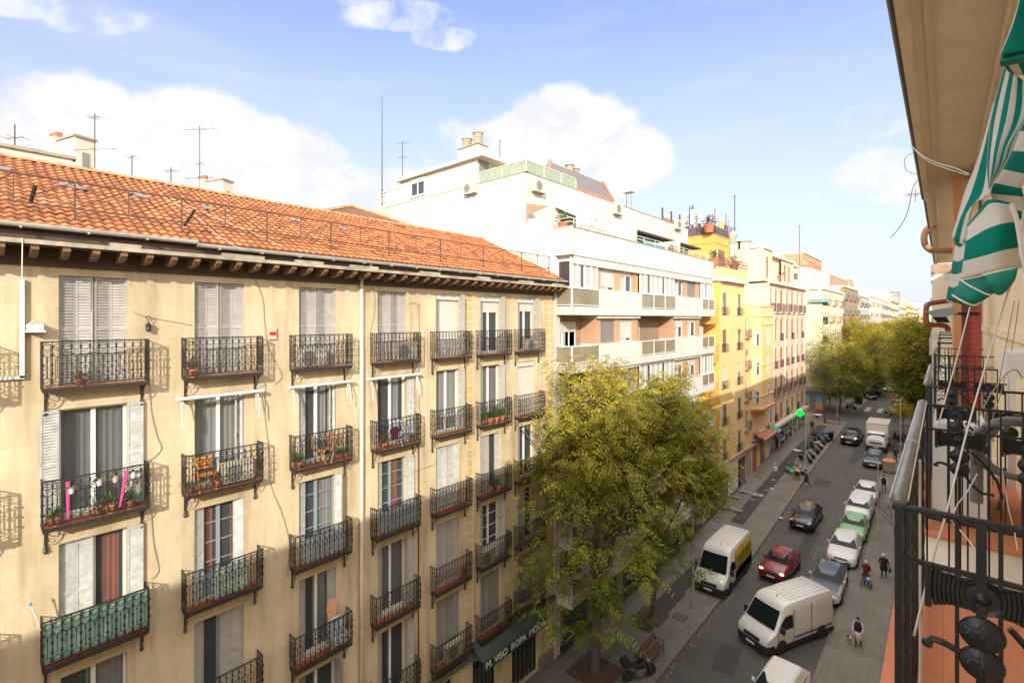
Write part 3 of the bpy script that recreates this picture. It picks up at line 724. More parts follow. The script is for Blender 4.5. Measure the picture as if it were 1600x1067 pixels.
def pot_plant(label,loc,s=.3,m='plant',group=None,pot='terra',name='potted_plant'):
    o=E(name,label,'plant',loc,rnd(0,6),group)
    mb=MB(); mb.lathe([(s*.28,0),(s*.4,s*.5),(s*.44,s*.5),(s*.44,s*.58),(s*.36,s*.58)],(0,0,0),10); mb.build('pot',M[pot],o)
    mb=MB()
    for i in range(110):
        a=rnd(0,6.28); e=rnd(.1,1.4); L=s*rnd(.3,1.15); d=Vector((math.cos(a)*math.cos(e),math.sin(a)*math.cos(e),math.sin(e)))
        b=Vector((rnd(-.2,.2)*s,rnd(-.2,.2)*s,s*rnd(.5,.8)))+d*L*.5; t=d.cross(Vector((0,0,1))).normalized()*s*.055; tip=b+d*L*.35-Vector((0,0,s*.12))
        mb.add([b-d*s*.1,b+t,tip,b-t],[(0,1,2,3)])
    mb.build('leaves',M[m],o); return o
# ------------------------------------------------------------ white building
YS=20.8; XF=-14.4; XR=-15.7
white=bld('apartment_building','white apartment building with solid parapets, glazed balconies and brick panels',-15.7,33)
def wp(mb,name,m,smooth=False): return mb.build(name,m,white,smooth,wc=True)
yb=[YS]+[onX(p,480,XF).y for p in (937,1003,1056,1098,1115)]
yA,yB,yC,yD,yE=yb[1:]
yF=yE+.2
mb=MB(); mb.box(-32,XR,YS,yF+1,0,21.4); mb.box(XR,-15.35,YS,YS+.42,0,21.4); 
mb.box(-18.2,-15.6,YS+.006,YS+.3,21.4,23.6); wp(mb,'wall',M['whitep'])
WFL=[18.75,15.7,12.65,9.6,6.55,3.5]
pan=brickmat('white_panels',(.55,.53,.49),(.535,.515,.475),(.50,.47,.43),1.35,40,.008,plane='YZ',stain=.13,bump=.1)
# top parapet
mb=MB(); mb.prism([(XR,YS-.02),(XF+.2,YS-.02+.0),(XF,YS+.35),(XF,yE),(XR,yE)],'z',21.43,22.87); wp(mb,'parapet',pan)
mb=MB(); mb.box(XR,XF-.06,YS+.35,yE-.1,20.99,21.43); wp(mb,'fascia_band',M['whitep'])
mb=MB()
mb.prism([(XR,YS-.03),(XF+.24,YS-.03),(XF+.04,YS+.35),(XF+.04,yE+.02),(XR,yE+.02)],'z',22.87,22.92); wp(mb,'coping',M['stone'])
for i,f in enumerate(WFL):
    mb=MB()
    mb.prism([(XR,YS+.05),(XF+.1,YS+.05),(XF-.0,YS+.4),(XF,yE+.3),(XR,yE+.3)],'z',f-.45,f) ; wp(mb,'balcony_slab',M['whitep'])
    for (a,b,cols) in ((yA,yB,((.27,1.65,0),(.70,1.55,1))),(yC,yD,((.24,1.5,0),(.70,1.7,1)))):
        mb=MB(); mb.box(XR,XF+.012,a,b,f-.45,f+.98); wp(mb,'solid_balustrade',pan)
        L=b-a; X=XF-.28
        cl=[(a+L*(q),w_) for q,w_,_ in cols]
        def stl(r_,c_,i=i,a=a):
            k=(i*3+c_*2+int(a))%5
            return dict(bl=[.25,1,.4,.85,.15][k],bm='blind' if k!=1 else 'greyb',cur=.6)
        facadeX(white,X,a,b,f+.98,f+2.42,cl,[(f+1.0,1.32)],M['brick'],stl,name='brick_panel')
        mb=MB(); mb.box(XR,XF-.1,a,b,f+2.42,f+2.6); wp(mb,'lintel',M['whitep'])
        for u_,v_ in ((a,a+.2),(b-.2,b)): mb=MB(); mb.box(XR,X-.001,u_,v_,f+.98,f+2.42); wp(mb,'brick_return',M['brick'])
    for (a,b,np_) in ((YS+.42,yA,1),(yB,yC,3),(yD,yE+.25,2)):
        mb=MB(); gl=MB(); L=b-a; first=a<YS+1
        if first: # chamfer panel facing the camera
            gl.box(XR+.35,XF-.02,YS+.12,YS+.14,f+.12,f+.9); mb.box(XR+.3,XF+.02,YS+.1,YS+.15,f+.93,f+.98); mb.box(XR+.3,XF+.02,YS+.1,YS+.15,f+.05,f+.1); mb.box(XF-.03,XF+.03,YS+.1,YS+.16,f,f+.98)
            a2=YS+.2
        else: a2=a
        gl.box(XF-.04,XF-.02,a2,b,f+.12,f+.9)
        mb.box(XF-.05,XF+.0,a2,b,f+.93,f+.98); mb.box(XF-.05,XF,a2,b,f+.05,f+.1)
        for k in range(np_+1 if not first else 2):
            y=a2+(b-a2)*k/(np_ if not first else 1); mb.box(XF-.055,XF+.005,y-.03,y+.03,f,f+1.0)
        wp(mb,'balcony_frame',M['white']); wp(gl,'balcony_glass',M['amber'])
        # recess back wall door
        if i==0 or (i==2 and not first):
            # enclosed glazing
            n=max(2,round((b-a2)/.75)); w_=(b-a2)/n
            for k in range(n): lk('window',gwin(w_-.01,1.6,dict(cur=[.9,.5,.98][k%3],bl=.0 if first else .12,bm='greyb')),white,XF-.02,a2+w_*(k+.5),f+.98-.0)
            if first: lk('window',gwin(XF-XR-.35,1.45,dict(cur=.0)),white,(XR+.35+XF)/2,YS+.10,f+.98,-math.pi/2)
            if first:
                mb=MB(); mb.box(XR+.3,XF-.02,YS+.28,YS+.30,f+.95,f+2.5); wp(mb,'screen',M['whitep'])
        else:
            lk('window',gwin(1.9,2.2,dict(cur=.5,bl=.25 if i%2 else 0,bm='blind')),white,XR+.15,a2+1.15,f+.02)
            mb=MB(); mb.box(XR,XR+.02,a,b,f,f+2.6); wp(mb,'recess_wall',M['brick2'])
mb=MB(); mb.box(XR-.2,XR+.01,YS+.5,yE,0,3.05); wp(mb,'shop_front',M['stone'])
for k in range(6):
    y=YS+1.2+k*(yE-YS-1)/6; mb=MB(); mb.box(XR+.01,XR+.03,y,y+2.4,.3,2.7); mb.box(XR+.03,XR+.06,y,y+.07,.3,2.7); mb.box(XR+.03,XR+.06,y+2.33,y+2.4,.3,2.7); wp(mb,'shop_window',M['glass'])
# set-back storeys
p=onY(821.5,269,YS); XS=p.x; ZS=p.z; yS2=onX(1075,372,XS).y
mb=MB(); mb.box(-32,XS,YS+.003,yS2,21.4,ZS); wp(mb,'upper_wall',M['whitep'])
mb=MB(); mb.box(-31.9,XS+.04,YS-.03,YS+.2,ZS,ZS+.04); mb.box(XS-.1,XS+.04,YS-.03,yS2,ZS,ZS+.04); wp(mb,'coping',M['stone'])
p1=onY(745,246,YS); p2=onY(626,275,YS); p3=onY(589,305,YS)
mb=MB(); mb.box(p2.x,p1.x,YS-.012,YS+7,ZS-.6,p1.z-.1); mb.box(p3.x,p2.x-.002,YS-.006,YS+5,19,p3.z); wp(mb,'penthouse_wall',M['whitep'])
mb=MB(); mb.box(p2.x-.15,p1.x+.75,YS-.3,YS+9,p1.z-.1,p1.z+.12); mb.box(p3.x-.05,p2.x,YS-.05,YS+5,p3.z,p3.z+.06); wp(mb,'roof_slab',M['beige'])
mb=MB(); q=onY(820,270,YS)
a0=onY(748,283,YS).x
for x in (a0,(a0+XS)/2,XS-.03): mb.box(x,x+.06,YS,YS+.05,ZS,ZS+.72)
mb.box(a0,XS,YS,YS+.05,ZS+.68,ZS+.72); mb.box(XS-.05,XS,YS,YS+5,ZS+.68,ZS+.72)
for y in (YS+1.7,YS+3.4,YS+5): mb.box(XS-.05,XS,y-.05,y,ZS,ZS+.72)
wp(mb,'terrace_frame',M['beige'])
mb=MB(); mb.box(a0+.02,XS-.05,YS+.02,YS+.03,ZS+.06,ZS+.68); mb.box(XS-.03,XS-.02,YS+.05,YS+5,ZS+.06,ZS+.68); wp(mb,'terrace_glass',M['green_net'])
lk('window',gwin(1.5,1.15,dict(bl=.25,bm='blind')),white,onY(654,293,YS).x,YS-.175,onY(654,306,YS).z,-math.pi/2)
mb=MB(); x=onY(654,293,YS).x; z=onY(654,306,YS).z; mb.box(x-.85,x+.85,YS-.08,YS,z-.08,z); mb.box(x-.85,x+.85,YS-.12,YS,z+1.55,z+1.65); wp(mb,'window_hood',M['beige'])
mb=MB(); x=p1.x; mb.box(x-.25,x+.05,YS+.2,YS+1.0,ZS,ZS+1.7); wp(mb,'terrace_door',M['greyb'])
# chimney
x0=onY(720,240,YS+.5).x; x1=onY(752,240,YS+.5).x; zt=onY(735,231,YS+.5).z
ch=sbox(white,'chimney',x0,x1-.1,YS+.3,YS+1.15,p1.z+.1,zt,M['whitep'])
mb=MB(); mb.box(x0-.08,x1-.02,YS+.22,YS+1.23,zt,zt+.06)
o=mb.build('chimney_cap',M['stone'],white,wc=True)
for k,(xx,hh) in enumerate(((x0+.35,.62),(x1-.5,.75))):
    mb=MB(); pr=[]; z=zt+.06
    for j in range(6): pr+=[(.30,z),(.30,z+hh/8),(.24,z+hh/8+.01),(.24,z+hh/6)]; z+=hh/6
    pr+=[(.36,z),(.36,z+.05),(.0,z+.07)]
    mb.lathe(pr,(xx,YS+.72,0),14); mb.build('chimney_pot',mat('ribbed_chimney_pot',(.42,.33,.22),.8,var=.4,scale=6),white,wc=True)
# hipped zinc roof with orange verge
ea=onX(873,281,-18.7); eb=onX(958,316,-18.7); ra=onX(863,256,-21.6); rb=onX(942,285,-21.6)
rz_=(ra.z+rb.z)/2; ez_=(ea.z+eb.z)/2
mb=MB(); mb.add([(-18.7,ea.y-1.0,ez_),(-18.7,eb.y,ez_),(-21.6,rb.y,rz_),(-21.6,ra.y-.3,rz_)],[(0,1,2,3)],0)
mb.add([(-21.6,ra.y-.3,rz_),(-21.6,rb.y,rz_),(-26,rb.y,ez_),(-26,ra.y-.3,ez_)],[(0,1,2,3)],0)
mb.add([(-18.7,eb.y,ez_),(-26,eb.y+.5,ez_),(-21.6,rb.y,rz_)],[(0,1,2)],1)
mb.add([(-18.7,ea.y-1,ez_),(-21.6,ra.y-.3,rz_),(-26,ra.y-.3,ez_)],[(0,1,2)],0)
for k in range(16):
    t=k/15; a=Vector((-18.7,ea.y-1+(eb.y-ea.y+1)*t,ez_+.03)); b=Vector((-21.6,ra.y-.3+(rb.y-ra.y+.3)*t,rz_+.03)); mb.tube([a,b],.035,4,0)
mb.tube([(-18.7,eb.y,ez_+.05),(-21.6,rb.y,rz_+.08)],.12,5,1); mb.tube([(-18.7,ea.y-1,ez_+.05),(-21.6,ra.y-.3,rz_+.08)],.14,5,1)
mb.box(-18.9,-18.55,ea.y-1,eb.y,ez_-.25,ez_-.02,1); wp(mb,'hipped_roof',[M['slate'],M['orange']])
mb=MB(); mb.box(-26,-18.9,ea.y-1,eb.y,ZS-.2,ez_-.02); wp(mb,'roof_storey',M['beige'])
mb=MB(); mb.lathe([(.3,0),(.3,.5),(.38,.5),(.38,.58),(0,.6)],(-21.8,ra.y+2.5,rz_-.1),10); mb.lathe([(.25,0),(.25,.4),(.32,.4),(.32,.48),(0,.5)],(-21.8,ra.y+3.4,rz_-.1),10); wp(mb,'roof_vent',M['stone'])
# terrace railing above the front parapet
mb=MB()
for z in (23.15,23.35): mb.tube([(XR+.2,YS+.05,z),(XF-.05,YS+.05,z),(XF-.05,YS+.3,z),(XF-.05,yE-.1,z)],.02,4)
y=YS+.4
while y<yE: mb.tube([(XF-.05,y,22.9),(XF-.05,y,23.36)],.02,4); y+=1.6
wp(mb,'terrace_railing',M['white'])
for i_,(px,w_) in enumerate(((905,1.6),(1005,2.2),(1063,2.5))):
    y=onX(px,340,XS).y; lk('window',gwin(w_,2.1,dict(fr='beige' if 0 else 'wframe',cur=.3)),white,XS+.17,y,21.5)
mb=MB(); y=onX(1030,340,-16.2).y; mb.box(-17.6,-14.6,y,y+.1,21.5,23.9); y=onX(966,340,-16).y; mb.box(-17.6,-14.7,y,y+.1,21.5,24.3); wp(mb,'terrace_partition',M['whitep'])
y0=onX(958,330,XS).y; y1=onX(1075,350,XS).y
mb=MB(); mb.box(XS,XS+1.2,y0,y1,24.3,24.42); wp(mb,'terrace_canopy',M['eaved'])
# loose things
ac_unit('boxy air conditioner on the white side wall under the penthouse corner',(onY(738,305,YS).x,YS-.02,onY(738,305,YS).z),-math.pi/2)
ac_unit('air conditioner on the upper setback wall of the white building above the brick patch',(XS+.02,onX(838,303,XS).y,onX(838,303,XS).z))
ac_unit('air conditioner high on the setback wall right of the sloping white awning',(XS+.02,onX(962,337,XS).y,onX(962,337,XS).z),w=.95,h=.8)
ac_unit('twin-fan air conditioner at the far end of the white setback wall',(XS+.02,onX(1057,360,XS).y,onX(1057,360,XS).z),w=1.1,h=.85)
mb=MB(); q=onY(825,330,YS); mb.prism([(XS+.05,q.z+.45),(XS+.05,q.z-.75),(XS+.25,q.z-.2),(-15.8,q.z+.05)],'y',YS-.03,YS); mb.build('brick_patch',M['brick2'],white,wc=True)
# awnings on the terrace
def slope_awning(label,y0,y1,xa,za,xb,zb,m,val=.2,cat='awning',name='awning',group=None):
    r=E(name,label,cat,(xa,(y0+y1)/2,za),0,group); w_=(y1-y0)/2
    mb=MB(); n=12
    for i in range(n):
        a=-w_+2*w_*i/n;b=-w_+2*w_*(i+1)/n
        mb.quad((0,a,0),(xb-xa,a,zb-za),(xb-xa,b,zb-za),(0,b,0))
        mb.quad((xb-xa,a,zb-za),(xb-xa+.02,a,zb-za-val*(1 if i%2 else .85)),(xb-xa+.02,b,zb-za-val*(.85 if i%2 else 1)),(xb-xa,b,zb-za))
    mb.build('fabric',m,r)
    mb=MB(); mb.box(-.06,.06,-w_,w_,-.02,.1); mb.tube([(xb-xa,-w_,zb-za),(xb-xa,w_,zb-za)],.025,5)
    for s in(-1,1): mb.tube([(0,s*w_*.9,-.35),((xb-xa)*.55,s*w_*.9,(zb-za)*.5-.25),(xb-xa,s*w_*.9,zb-za)],.02,4)
    mb.build('arm',M['white'],r); return r
slope_awning('cream sloping awning over the terrace at the corner of the white building',onX(862,318,XS).y+.3,onX(925,330,XS).y,XS+.1,24.75,XS+2.1,23.75,M['beige'])
slope_awning('teal patterned awning on the white roof terrace',onX(972,345,XS).y,onX(1012,350,XS).y,XS+.1,24.2,XS+1.7,23.5,mat('teal_fabric',(.03,.22,.22),.8,var=.3,scale=4))
mb=MB(); y=onX(951,357,XF).y; q=onX(935,370,XF-.35); 
hb=E('hanging_sheet','white sheet with small dark marks hanging over the terrace rail','sheet',(XF-.3,y-1.3,22.95))
n=14; mb=MB()
for i in range(n):
    a=-1.6+3.2*i/n;b=-1.6+3.2*(i+1)/n; mb.quad((.03*math.sin(i),a,0),(.03*math.sin(i+1),b,0),(.03*math.sin(i+1),b,.95),(.03*math.sin(i),a,.95))
mb.build('cloth',M['whitep'],hb); 
mb=MB(); 
for (yy,zz) in ((-.2,.7),(.3,.65),(.9,.35),(-1.2,.15),(-.1,.4),(.1,.36)): mb.obox((.05,yy,zz),.005,.05,.16,mi=0,rx=rnd(-.8,.8))
mb.build('mark',M['greyb'],hb)
for i_,(px,py,l_) in enumerate(((880,352,'leafy potted plant at the near corner of the white terrace'),(1050,382,'reddish potted plant behind the far parapet of the white building'),(1066,392,'small green plant by the glass end of the white terrace'))):
    q=onX(px,py,-15.0); pot_plant(l_,(-15.0,q.y,22.75),.7,'plant' if i_!=1 else 'plant2')
# roofside objects beyond: flue, reed fence, plants
q=onX(980,320,-19.5); fl=E('flue_pipe','thin steel flue with flat cap on the white building roof','flue',(q.x,q.y,ZS-.2)); mb=MB(); mb.tube([(0,0,0),(0,0,2.4)],.09,8); mb.tube([(.3,.2,0),(.3,.2,2.3)],.06,8); mb.build('pipe',M['steel'],fl); mb=MB(); mb.box(-.3,.5,-.2,.4,2.4,2.46); mb.build('cap',M['stone'],fl)
q0=onX(1035,350,-18.5).y; q1=onX(1062,360,-18.5).y; rf=E('reed_fence','brown reed screen with posts on the white building roof','fence',(-18.5,(q0+q1)/2,ZS-.3)); mb=MB(); L=(q1-q0)
for i in range(40): y=-L/2+L*i/40; mb.box(-.02,.02,y,y+L/40*.8,0,1.0+rnd(0,.2))
mb.build('reeds',mat('reed',(.22,.16,.09),.9,var=.4,scale=9),rf); 
for s in (-1,0,1): mb=MB(); mb.box(-.06,.06,s*L/2-.06,s*L/2+.06,0,1.9); mb.build('post',M['rust'],rf)
# satellite dish and mast
q=onY(592,333,YS-2); ds=E('satellite_dish','yellowish round satellite dish behind the cream roof ridge','satellite dish',tuple(q),R(200)-0)
mb=MB(); mb.lathe([(.0,.10),(.2,.08),(.38,.02),(.5,-.06),(.5,-.08),(.38,0),(.2,.05),(0,.07)],(0,0,0),20,axis='y'); mb.build('reflector',mat('dish_paint',(.62,.46,.22),.5,var=.15),ds,smooth=True)
mb=MB(); mb.tube([(0,.08,0),(0,.5,-.1)],.02,5); mb.tube([(0,.05,-.4),(0,.5,-.1)],.015,4); mb.ball((0,.5,-.08),.06); mb.tube([(0,-.1,0),(0,-.1,-2)],.03,5); mb.build('feed_arm',M['steel'],ds); ds.rotation_euler.z=R(200)
q=onY(597,330,YS-.5); z1=onY(597,150,YS-.5).z; mst=E('mast','tall thin dark lightning mast rising beside the white penthouse','mast',(q.x,q.y,q.z-2)); mb=MB(); mb.tube([(0,0,0),(0,0,(z1-q.z+2)*.5),(0,0,z1-q.z+2)],.03,5,rr=[.045,.04,.02]); mb.build('pole',M['rust'],mst); mb=MB(); 
for k in range(6): mb.box(-.15,.15,-.02,.02,1+k*.5,1.04+k*.5)
mb.build('bracket',M['rust'],mst)
q=onY(629,277,YS+1); antenna('two-tier aerial on the corner of the white penthouse roof',tuple(q),onY(629,222,YS+1).z-q.z,((.95,1.0,5),(.55,.8,4)),.03)
q=onY(781,265,YS+6); antenna('short bare aerial behind the white roof beside the chimney',tuple(q),2.2,((.98,.2,2),),.03)
# ------------------------------------------------------------ yellow building
Y2a=yF+.2; Y2b=onX(1163,500,-15.5).y
yel=bld('apartment_building','bright yellow apartment building with projecting balconies and a planted roof terrace',-15.5,(Y2a+Y2b)/2)
def yp(mb,name,m,smooth=False,root=None): return mb.build(name,m,root or yel,smooth,wc=True)
ych=Y2a+3.2; ych2=ych+1.3
rowsY=[18.0,14.7,11.4,8.1,4.8]
rY=[(z-.6,2.1) for z in rowsY]
colsY=[(ych2+1.3,1.25),(Y2b-1.6,1.2)]
facadeX(yel,-15.5,ych2,Y2b,1.0,22.0,colsY,[(z,2.15) for z in (18.4,14.9,11.4,7.9,4.6)],M['yellowl'],lambda r,c:dict(bl=[[.35,.0],[.9,.2],[.8,.4],[.2,.1],[.0,.2]][r][c],cur=.5,bm=['greyb','brownw','blind','greyb','greyb'][r],fr='eaved' if 0 else 'greyb'),rails=lambda r,c:(.06,.75,False,.16))
mb=MB(); mb.quad((-16.7,ych,1),(-15.5,ych2,1),(-15.5,ych2,22),(-16.7,ych,22)); yp(mb,'chamfer_wall',M['yellow'])
facadeX(yel,-16.7,Y2a-1.5,ych,1.0,22.0,[(Y2a+1.5,1.7)],[(z,2.2) for z in (18.4,14.9,11.4,7.9,4.6)],M['yellow'],lambda r,c:dict(bl=[.95,.4,.9,.6,.8][r],bm='brownw'))
mb=MB(); mb.box(-28,-17.0,Y2a,Y2b,1,22); mb.box(-28,-15.8,ych2,Y2b-.01,1,22); mb.box(-15.8,-15.52,Y2b-.3,Y2b-.01,1,22); yp(mb,'wall',M['yellow'])
# wedge balconies
for k,z in enumerate((18.4,14.9,11.4,7.9,4.6)):
    mb=MB(); mb.prism([(-16.7,Y2a-.1),(-14.9,Y2a+.3),(-15.3,ych2-.9),(-16.7,ych)],'z',z-.75,z); yp(mb,'balcony_slab',M['yellow'])
    mb=MB()
    pts=[(-16.6,Y2a+.0),(-14.95,Y2a+.35),(-15.35,ych2-1)]
    for zz in (z+.3,z+.6,z+.9): mb.tube([(x,y,zz) for x,y in pts],.025,4)
    for (x,y) in pts: mb.tube([(x,y,z),(x,y,z+.9)],.025,4)
    yp(mb,'railing',M['rust'])
# cornice and terrace
mb=MB(); mb.prism([(-16.9,ych-2.8),(-16.3,ych-2.8),(-16.3,ych-.1),(-15.05,ych2+.1),(-15.05,Y2b),(-16.9,Y2b)],'z',21.6,22.0); yp(mb,'cornice',M['whitep'])
mb=MB(); mb.prism([(-17,ych-2.8),(-16.5,ych-2.8),(-16.5,ych),(-15.25,ych2),(-15.25,Y2b),(-17,Y2b)],'z',22.0,22.9); yp(mb,'parapet',M['yellowl'])
mb=MB(); rr=[(-16.5,ych-2.5),(-16.4,ych),(-15.2,ych2),(-15.2,Y2b-.1)]
for z in (23.2,23.5,23.75): mb.tube([(x,y,z) for x,y in rr],.03,4)
y=ych2
while y<Y2b: mb.tube([(-15.2,y,22.9),(-15.2,y,23.75)],.025,4); y+=.35
yp(mb,'terrace_railing',M['rust'])
xt=-16.9; za=onX(1140,374,xt).z; y1=onX(1139,374,xt).y; y0=onX(1117,366,xt).y
mb=MB(); mb.box(-28,xt,y0,y1,22,za-.1); yp(mb,'attic_storey',M['yellow'])
mb=MB(); mb.box(-28,xt+.05,y0-.05,y1+.05,za-.9,za-.85); mb.box(-28,xt+.04,y0-.04,y1+.04,za-.1,za); yp(mb,'attic_band',mat('ochre_band',(.50,.28,.07),.8,var=.2))
lk('window',gwin(2.0,2.1,dict(bl=.95,bm='brownw')),yel,xt+.15,(y0+y1)/2-.5,22.95)
mb=MB()
for k in range(12):
    x=xt-k*.9; mb.tube([(x,y0,za),(x,y0,za+.9)],.03,4)
for k in range(5):
    y=y0+(y1-y0)*k/4; mb.tube([(xt,y,za),(xt,y,za+.9)],.03,4)
yp(mb,'roof_post',M['rust'])
mb=MB(); mb.box(xt-.02,xt,y0,y1,za,za+.8); mb.box(xt-9,xt,y0,y0+.02,za,za+.85); yp(mb,'roof_netting',mat('dark_netting',(.09,.08,.085),.9,var=.4,scale=5))
for i_,(y,l_) in enumerate(((y0+.6,'tall dark post left on the yellow roof terrace'),(y1-.3,'tall dark post at the right end of the yellow roof terrace'))):
    o=E('post',l_,'post',(xt-.2,y,za)); mb=MB(); mb.tube([(0,0,0),(0,0,2.6)],.07,6); mb.build('shaft',M['slate'],o)
for i_,(px,d_,l_) in enumerate(((1108,0,'brown autumn shrub at the corner of the yellow roof'),(1133,0,'second brown shrub near the folded yellow parasol'))):
    q=onX(px,360,xt-.4); pot_plant(l_,(xt-.4,q.y,za+.1),1.3,'plant2')
q=onX(1126,350,xt-.5); um=E('closed_parasol','folded yellow parasol on the yellow roof terrace','parasol',(q.x,q.y,za)); mb=MB(); mb.lathe([(.03,0),(.03,.7)],(0,0,0),6); mb.build('pole',M['steel'],um); mb=MB(); mb.lathe([(.02,.7),(.35,.9),(.28,1.3),(.05,2.0)],(0,0,0),8); mb.build('canopy',M['yellow'],um)
for i_,(px,) in enumerate(((1119,),(1150,))):
    q=onX(px,430,-15.5); pot_plant(('green climber on the railing of the yellow terrace','low dry planting along the yellow terrace railing')[i_],(-15.7,q.y,22.9),1.1,('plant','plant2')[i_])
# ground floor of yellow
mb=MB(); mb.box(-28,-15.45,Y2a,Y2b,0,4.45); yp(mb,'ground_storey',M['creamw']); mb=MB(); mb.box(-15.5,-15.2,Y2a,Y2b,4.45,4.6); yp(mb,'ledge',M['stone'])
zg=gz(Y2b-2)
for (a,b,t) in ((Y2b-2.2,Y2b-.2,3.9),(Y2a+4.0,Y2a+6.2,2.9),(Y2a+.6,Y2a+3,2.9)):
    mb=MB(); z0=gz(a)+.1; mb.box(-15.46,-15.35,a,b,z0,t,0); mb.box(-15.35,-15.3,a+.2,b-.2,z0,t-.5,1); mb.box(-15.35,-15.27,a,b,t-.15,t,0); yp(mb,'doorway',[M['ironblack'] if t>3 else M['stone'],M['glass']])
pole_plants=[]
# cell tower
q=onX(1081,372,-20); ct=E('telecom_mast','steel telecom mast with white panel aerials and dishes on the roof','mast',(q.x,q.y,za-1))
mb=MB(); h=4.6
for (a,b) in ((-.25,-.2),(.25,-.2),(0,.25)): mb.tube([(a,b,0),(a*.7,b*.7,h)],.05,5)
for k in range(8): z=k*h/8; mb.tube([(-.25,-.2,z),(.25,-.2,z+h/8)],.025,3); mb.tube([(.25,-.2,z),(0,.25,z+h/8)],.025,3)
mb.build('lattice',M['rust'],ct)
for (a,z,l_) in ((0,3.4,1.6),(1.4,3.2,1.5),(2.6,3.3,1.7),(3.8,3.0,1.4),(5.1,3.2,1.5)):
    mb=MB(); x=.95*math.cos(a); y=.95*math.sin(a); mb.obox((x,y,z),.14,.30,l_,rz=a); mb.build('panel_aerial',M['white'],ct)
    mb=MB(); mb.tube([(0,0,z-.3),(x,y,z-.3)],.03,4); mb.tube([(0,0,z+.3),(x,y,z+.3)],.03,4); mb.obox((x*.85,y*.85,z-1.0),.25,.25,.4,rz=a); mb.build('bracket',M['rust'],ct)
# yellow penthouse bits left of mast
bx_=sbox(yel,'lift_housing',-23,-20.5,onX(1045,350,-20.5).y,onX(1062,350,-20.5).y+.5,22,onX(1060,372,-20.5).z+1.2,M['yellow'])
# ------------------------------------------------------------ peach narrow house with mirador
Y3a=Y2b; Y3b=onX(1200,480,-15.5).y
pea=bld('townhouse','narrow peach townhouse with a projecting bay window between yellow and pink blocks',-15.5,(Y3a+Y3b)/2)
zt=onX(1185,477,-15.5).z
mb=MB(); mb.box(-28,-15.8,Y3a,Y3b,0,zt-.01); yp(mb,'wall',M['peach'],root=pea)
sp=[16.6,13.3,10.0,6.9]
facadeX(pea,-15.5,Y3a,Y3b,1,zt,[(Y3a+.9,.95)],[(z-.5,2.0) for z in sp],M['peach'],lambda r,c:dict(cur=.5,bl=.3 if r%2 else 0,bm='greyb'),rails=lambda r,c:(.3,.85,True,.16))
ba,bb=Y3a+2.2,Y3b-.4; xb=-14.6; zb=onX(1185,640,xb).z
pr=[(-15.5,ba),(xb,ba+.9),(xb,bb-.9),(-15.5,bb)]
mb=MB(); mb.prism(pr,'z',zb,zt-.2); yp(mb,'bay',M['peach'],root=pea)
mb=MB(); 
for z in (zt-.2,zt-1.3,zt-2.2,13.0,9.7,zb-.1): mb.prism([(-15.5,ba-.1),(xb+.1,ba+.85),(xb+.1,bb-.85),(-15.5,bb+.1)],'z',z,z+.1)
yp(mb,'band',M['peach'],root=pea)
mb=MB(); mb.prism([(-15.5,ba-.15),(xb+.2,ba+.8),(xb+.2,bb-.8),(-15.5,bb+.15)],'z',zb-.3,zb-.1); yp(mb,'tiled_skirt',M['orange'],root=pea)
for z in (16.1-1.0,12.0,8.9,6.6):
    if z<zb: continue
    for (c,a_) in ((((-15.5+xb)/2,ba+.45),-math.pi/4),((xb,(ba+bb)/2),0),(((-15.5+xb)/2,bb-.45),math.pi/4)):
        n=(math.cos(a_),math.sin(a_)); lk('window',gwin(.62,1.7,dict(cur=.6,bl=.2,bm='blind')),pea,c[0]+n[0]*.17,c[1]+n[1]*.17,z,a_)
facadeX(pea,-15.49,ba,Y3b-.1,2.2,zb-.35,[(ba+1.2,.9),(bb-.6,.8)],[(4.9,1.7)],M['peach'],lambda r,c:dict(cur=.5),rails=lambda r,c:(.3,.8,True,.16),name='lower_wall')
for (a,b,mm) in ((Y3a+.6,Y3a+2.0,'stone'),(Y3a+2.9,Y3a+4.0,'brownw'),(Y3b-3.2,Y3b-1.8,'glass')):
    z0=gz(a)+.12; mb=MB(); mb.box(-15.49,-15.38,a,b,z0,z0+2.6); yp(mb,'doorway',M[mm],root=pea)
mb=MB(); mb.box(-15.5,-15.2,Y3a,Y3b,4.35,4.55); yp(mb,'ledge',M['stone'],root=pea)
# ------------------------------------------------------------ pink building
Y4a=Y3b; Y4b=84.0
pk=bld('apartment_building','pink and cream apartment building with seven columns of tall balconied windows',-15.5,(Y4a+Y4b)/2)
mb=MB(); mb.box(-30,-15.8,Y4a,Y4b,0,22.35); mb.box(-15.8,-15.51,Y4a+.0,Y4a+.3,0,22.35); mb.box(-15.8,-15.51,Y4b-.3,Y4b,0,22.35); yp(mb,'party_wall',M['creamw'],root=pk)
mb=MB(); mb.box(-30,-16.4,Y4a,Y4b-9,22.6,26.6); mb.box(-30,-17,Y4b-9,Y4b-1,22.6,25.9); yp(mb,'attic_block',M['creamw'],root=pk)
cy=[onX(px,470,-15.5).y for px in (1203.5,1212,1221,1230,1238,1246,1253.5)]
rz4=[(19.0,2.75),(15.3,2.6),(11.9,2.5),(8.6,2.5),(5.3,2.1)]
holes=[]
colsP=[(y,1.15) for y in cy]
facadeX(pk,-15.5,Y4a,Y4b,1.5,22.4,colsP,rz4,M['pink'],lambda r,c:dict(bl=[.95,.6,.95,.5,.9][(r+c*2)%5],bm='brownw' if (c<3 or r%2) else 'greyb',fr='brownw'),rails=lambda r,c:(.35,.95,True,.13) if (r in(0,3)) else ((.12,.9,False,.13) if (r+c)%2 or r==2 else None))
mb=MB()
for c,y in enumerate(cy):
    pass
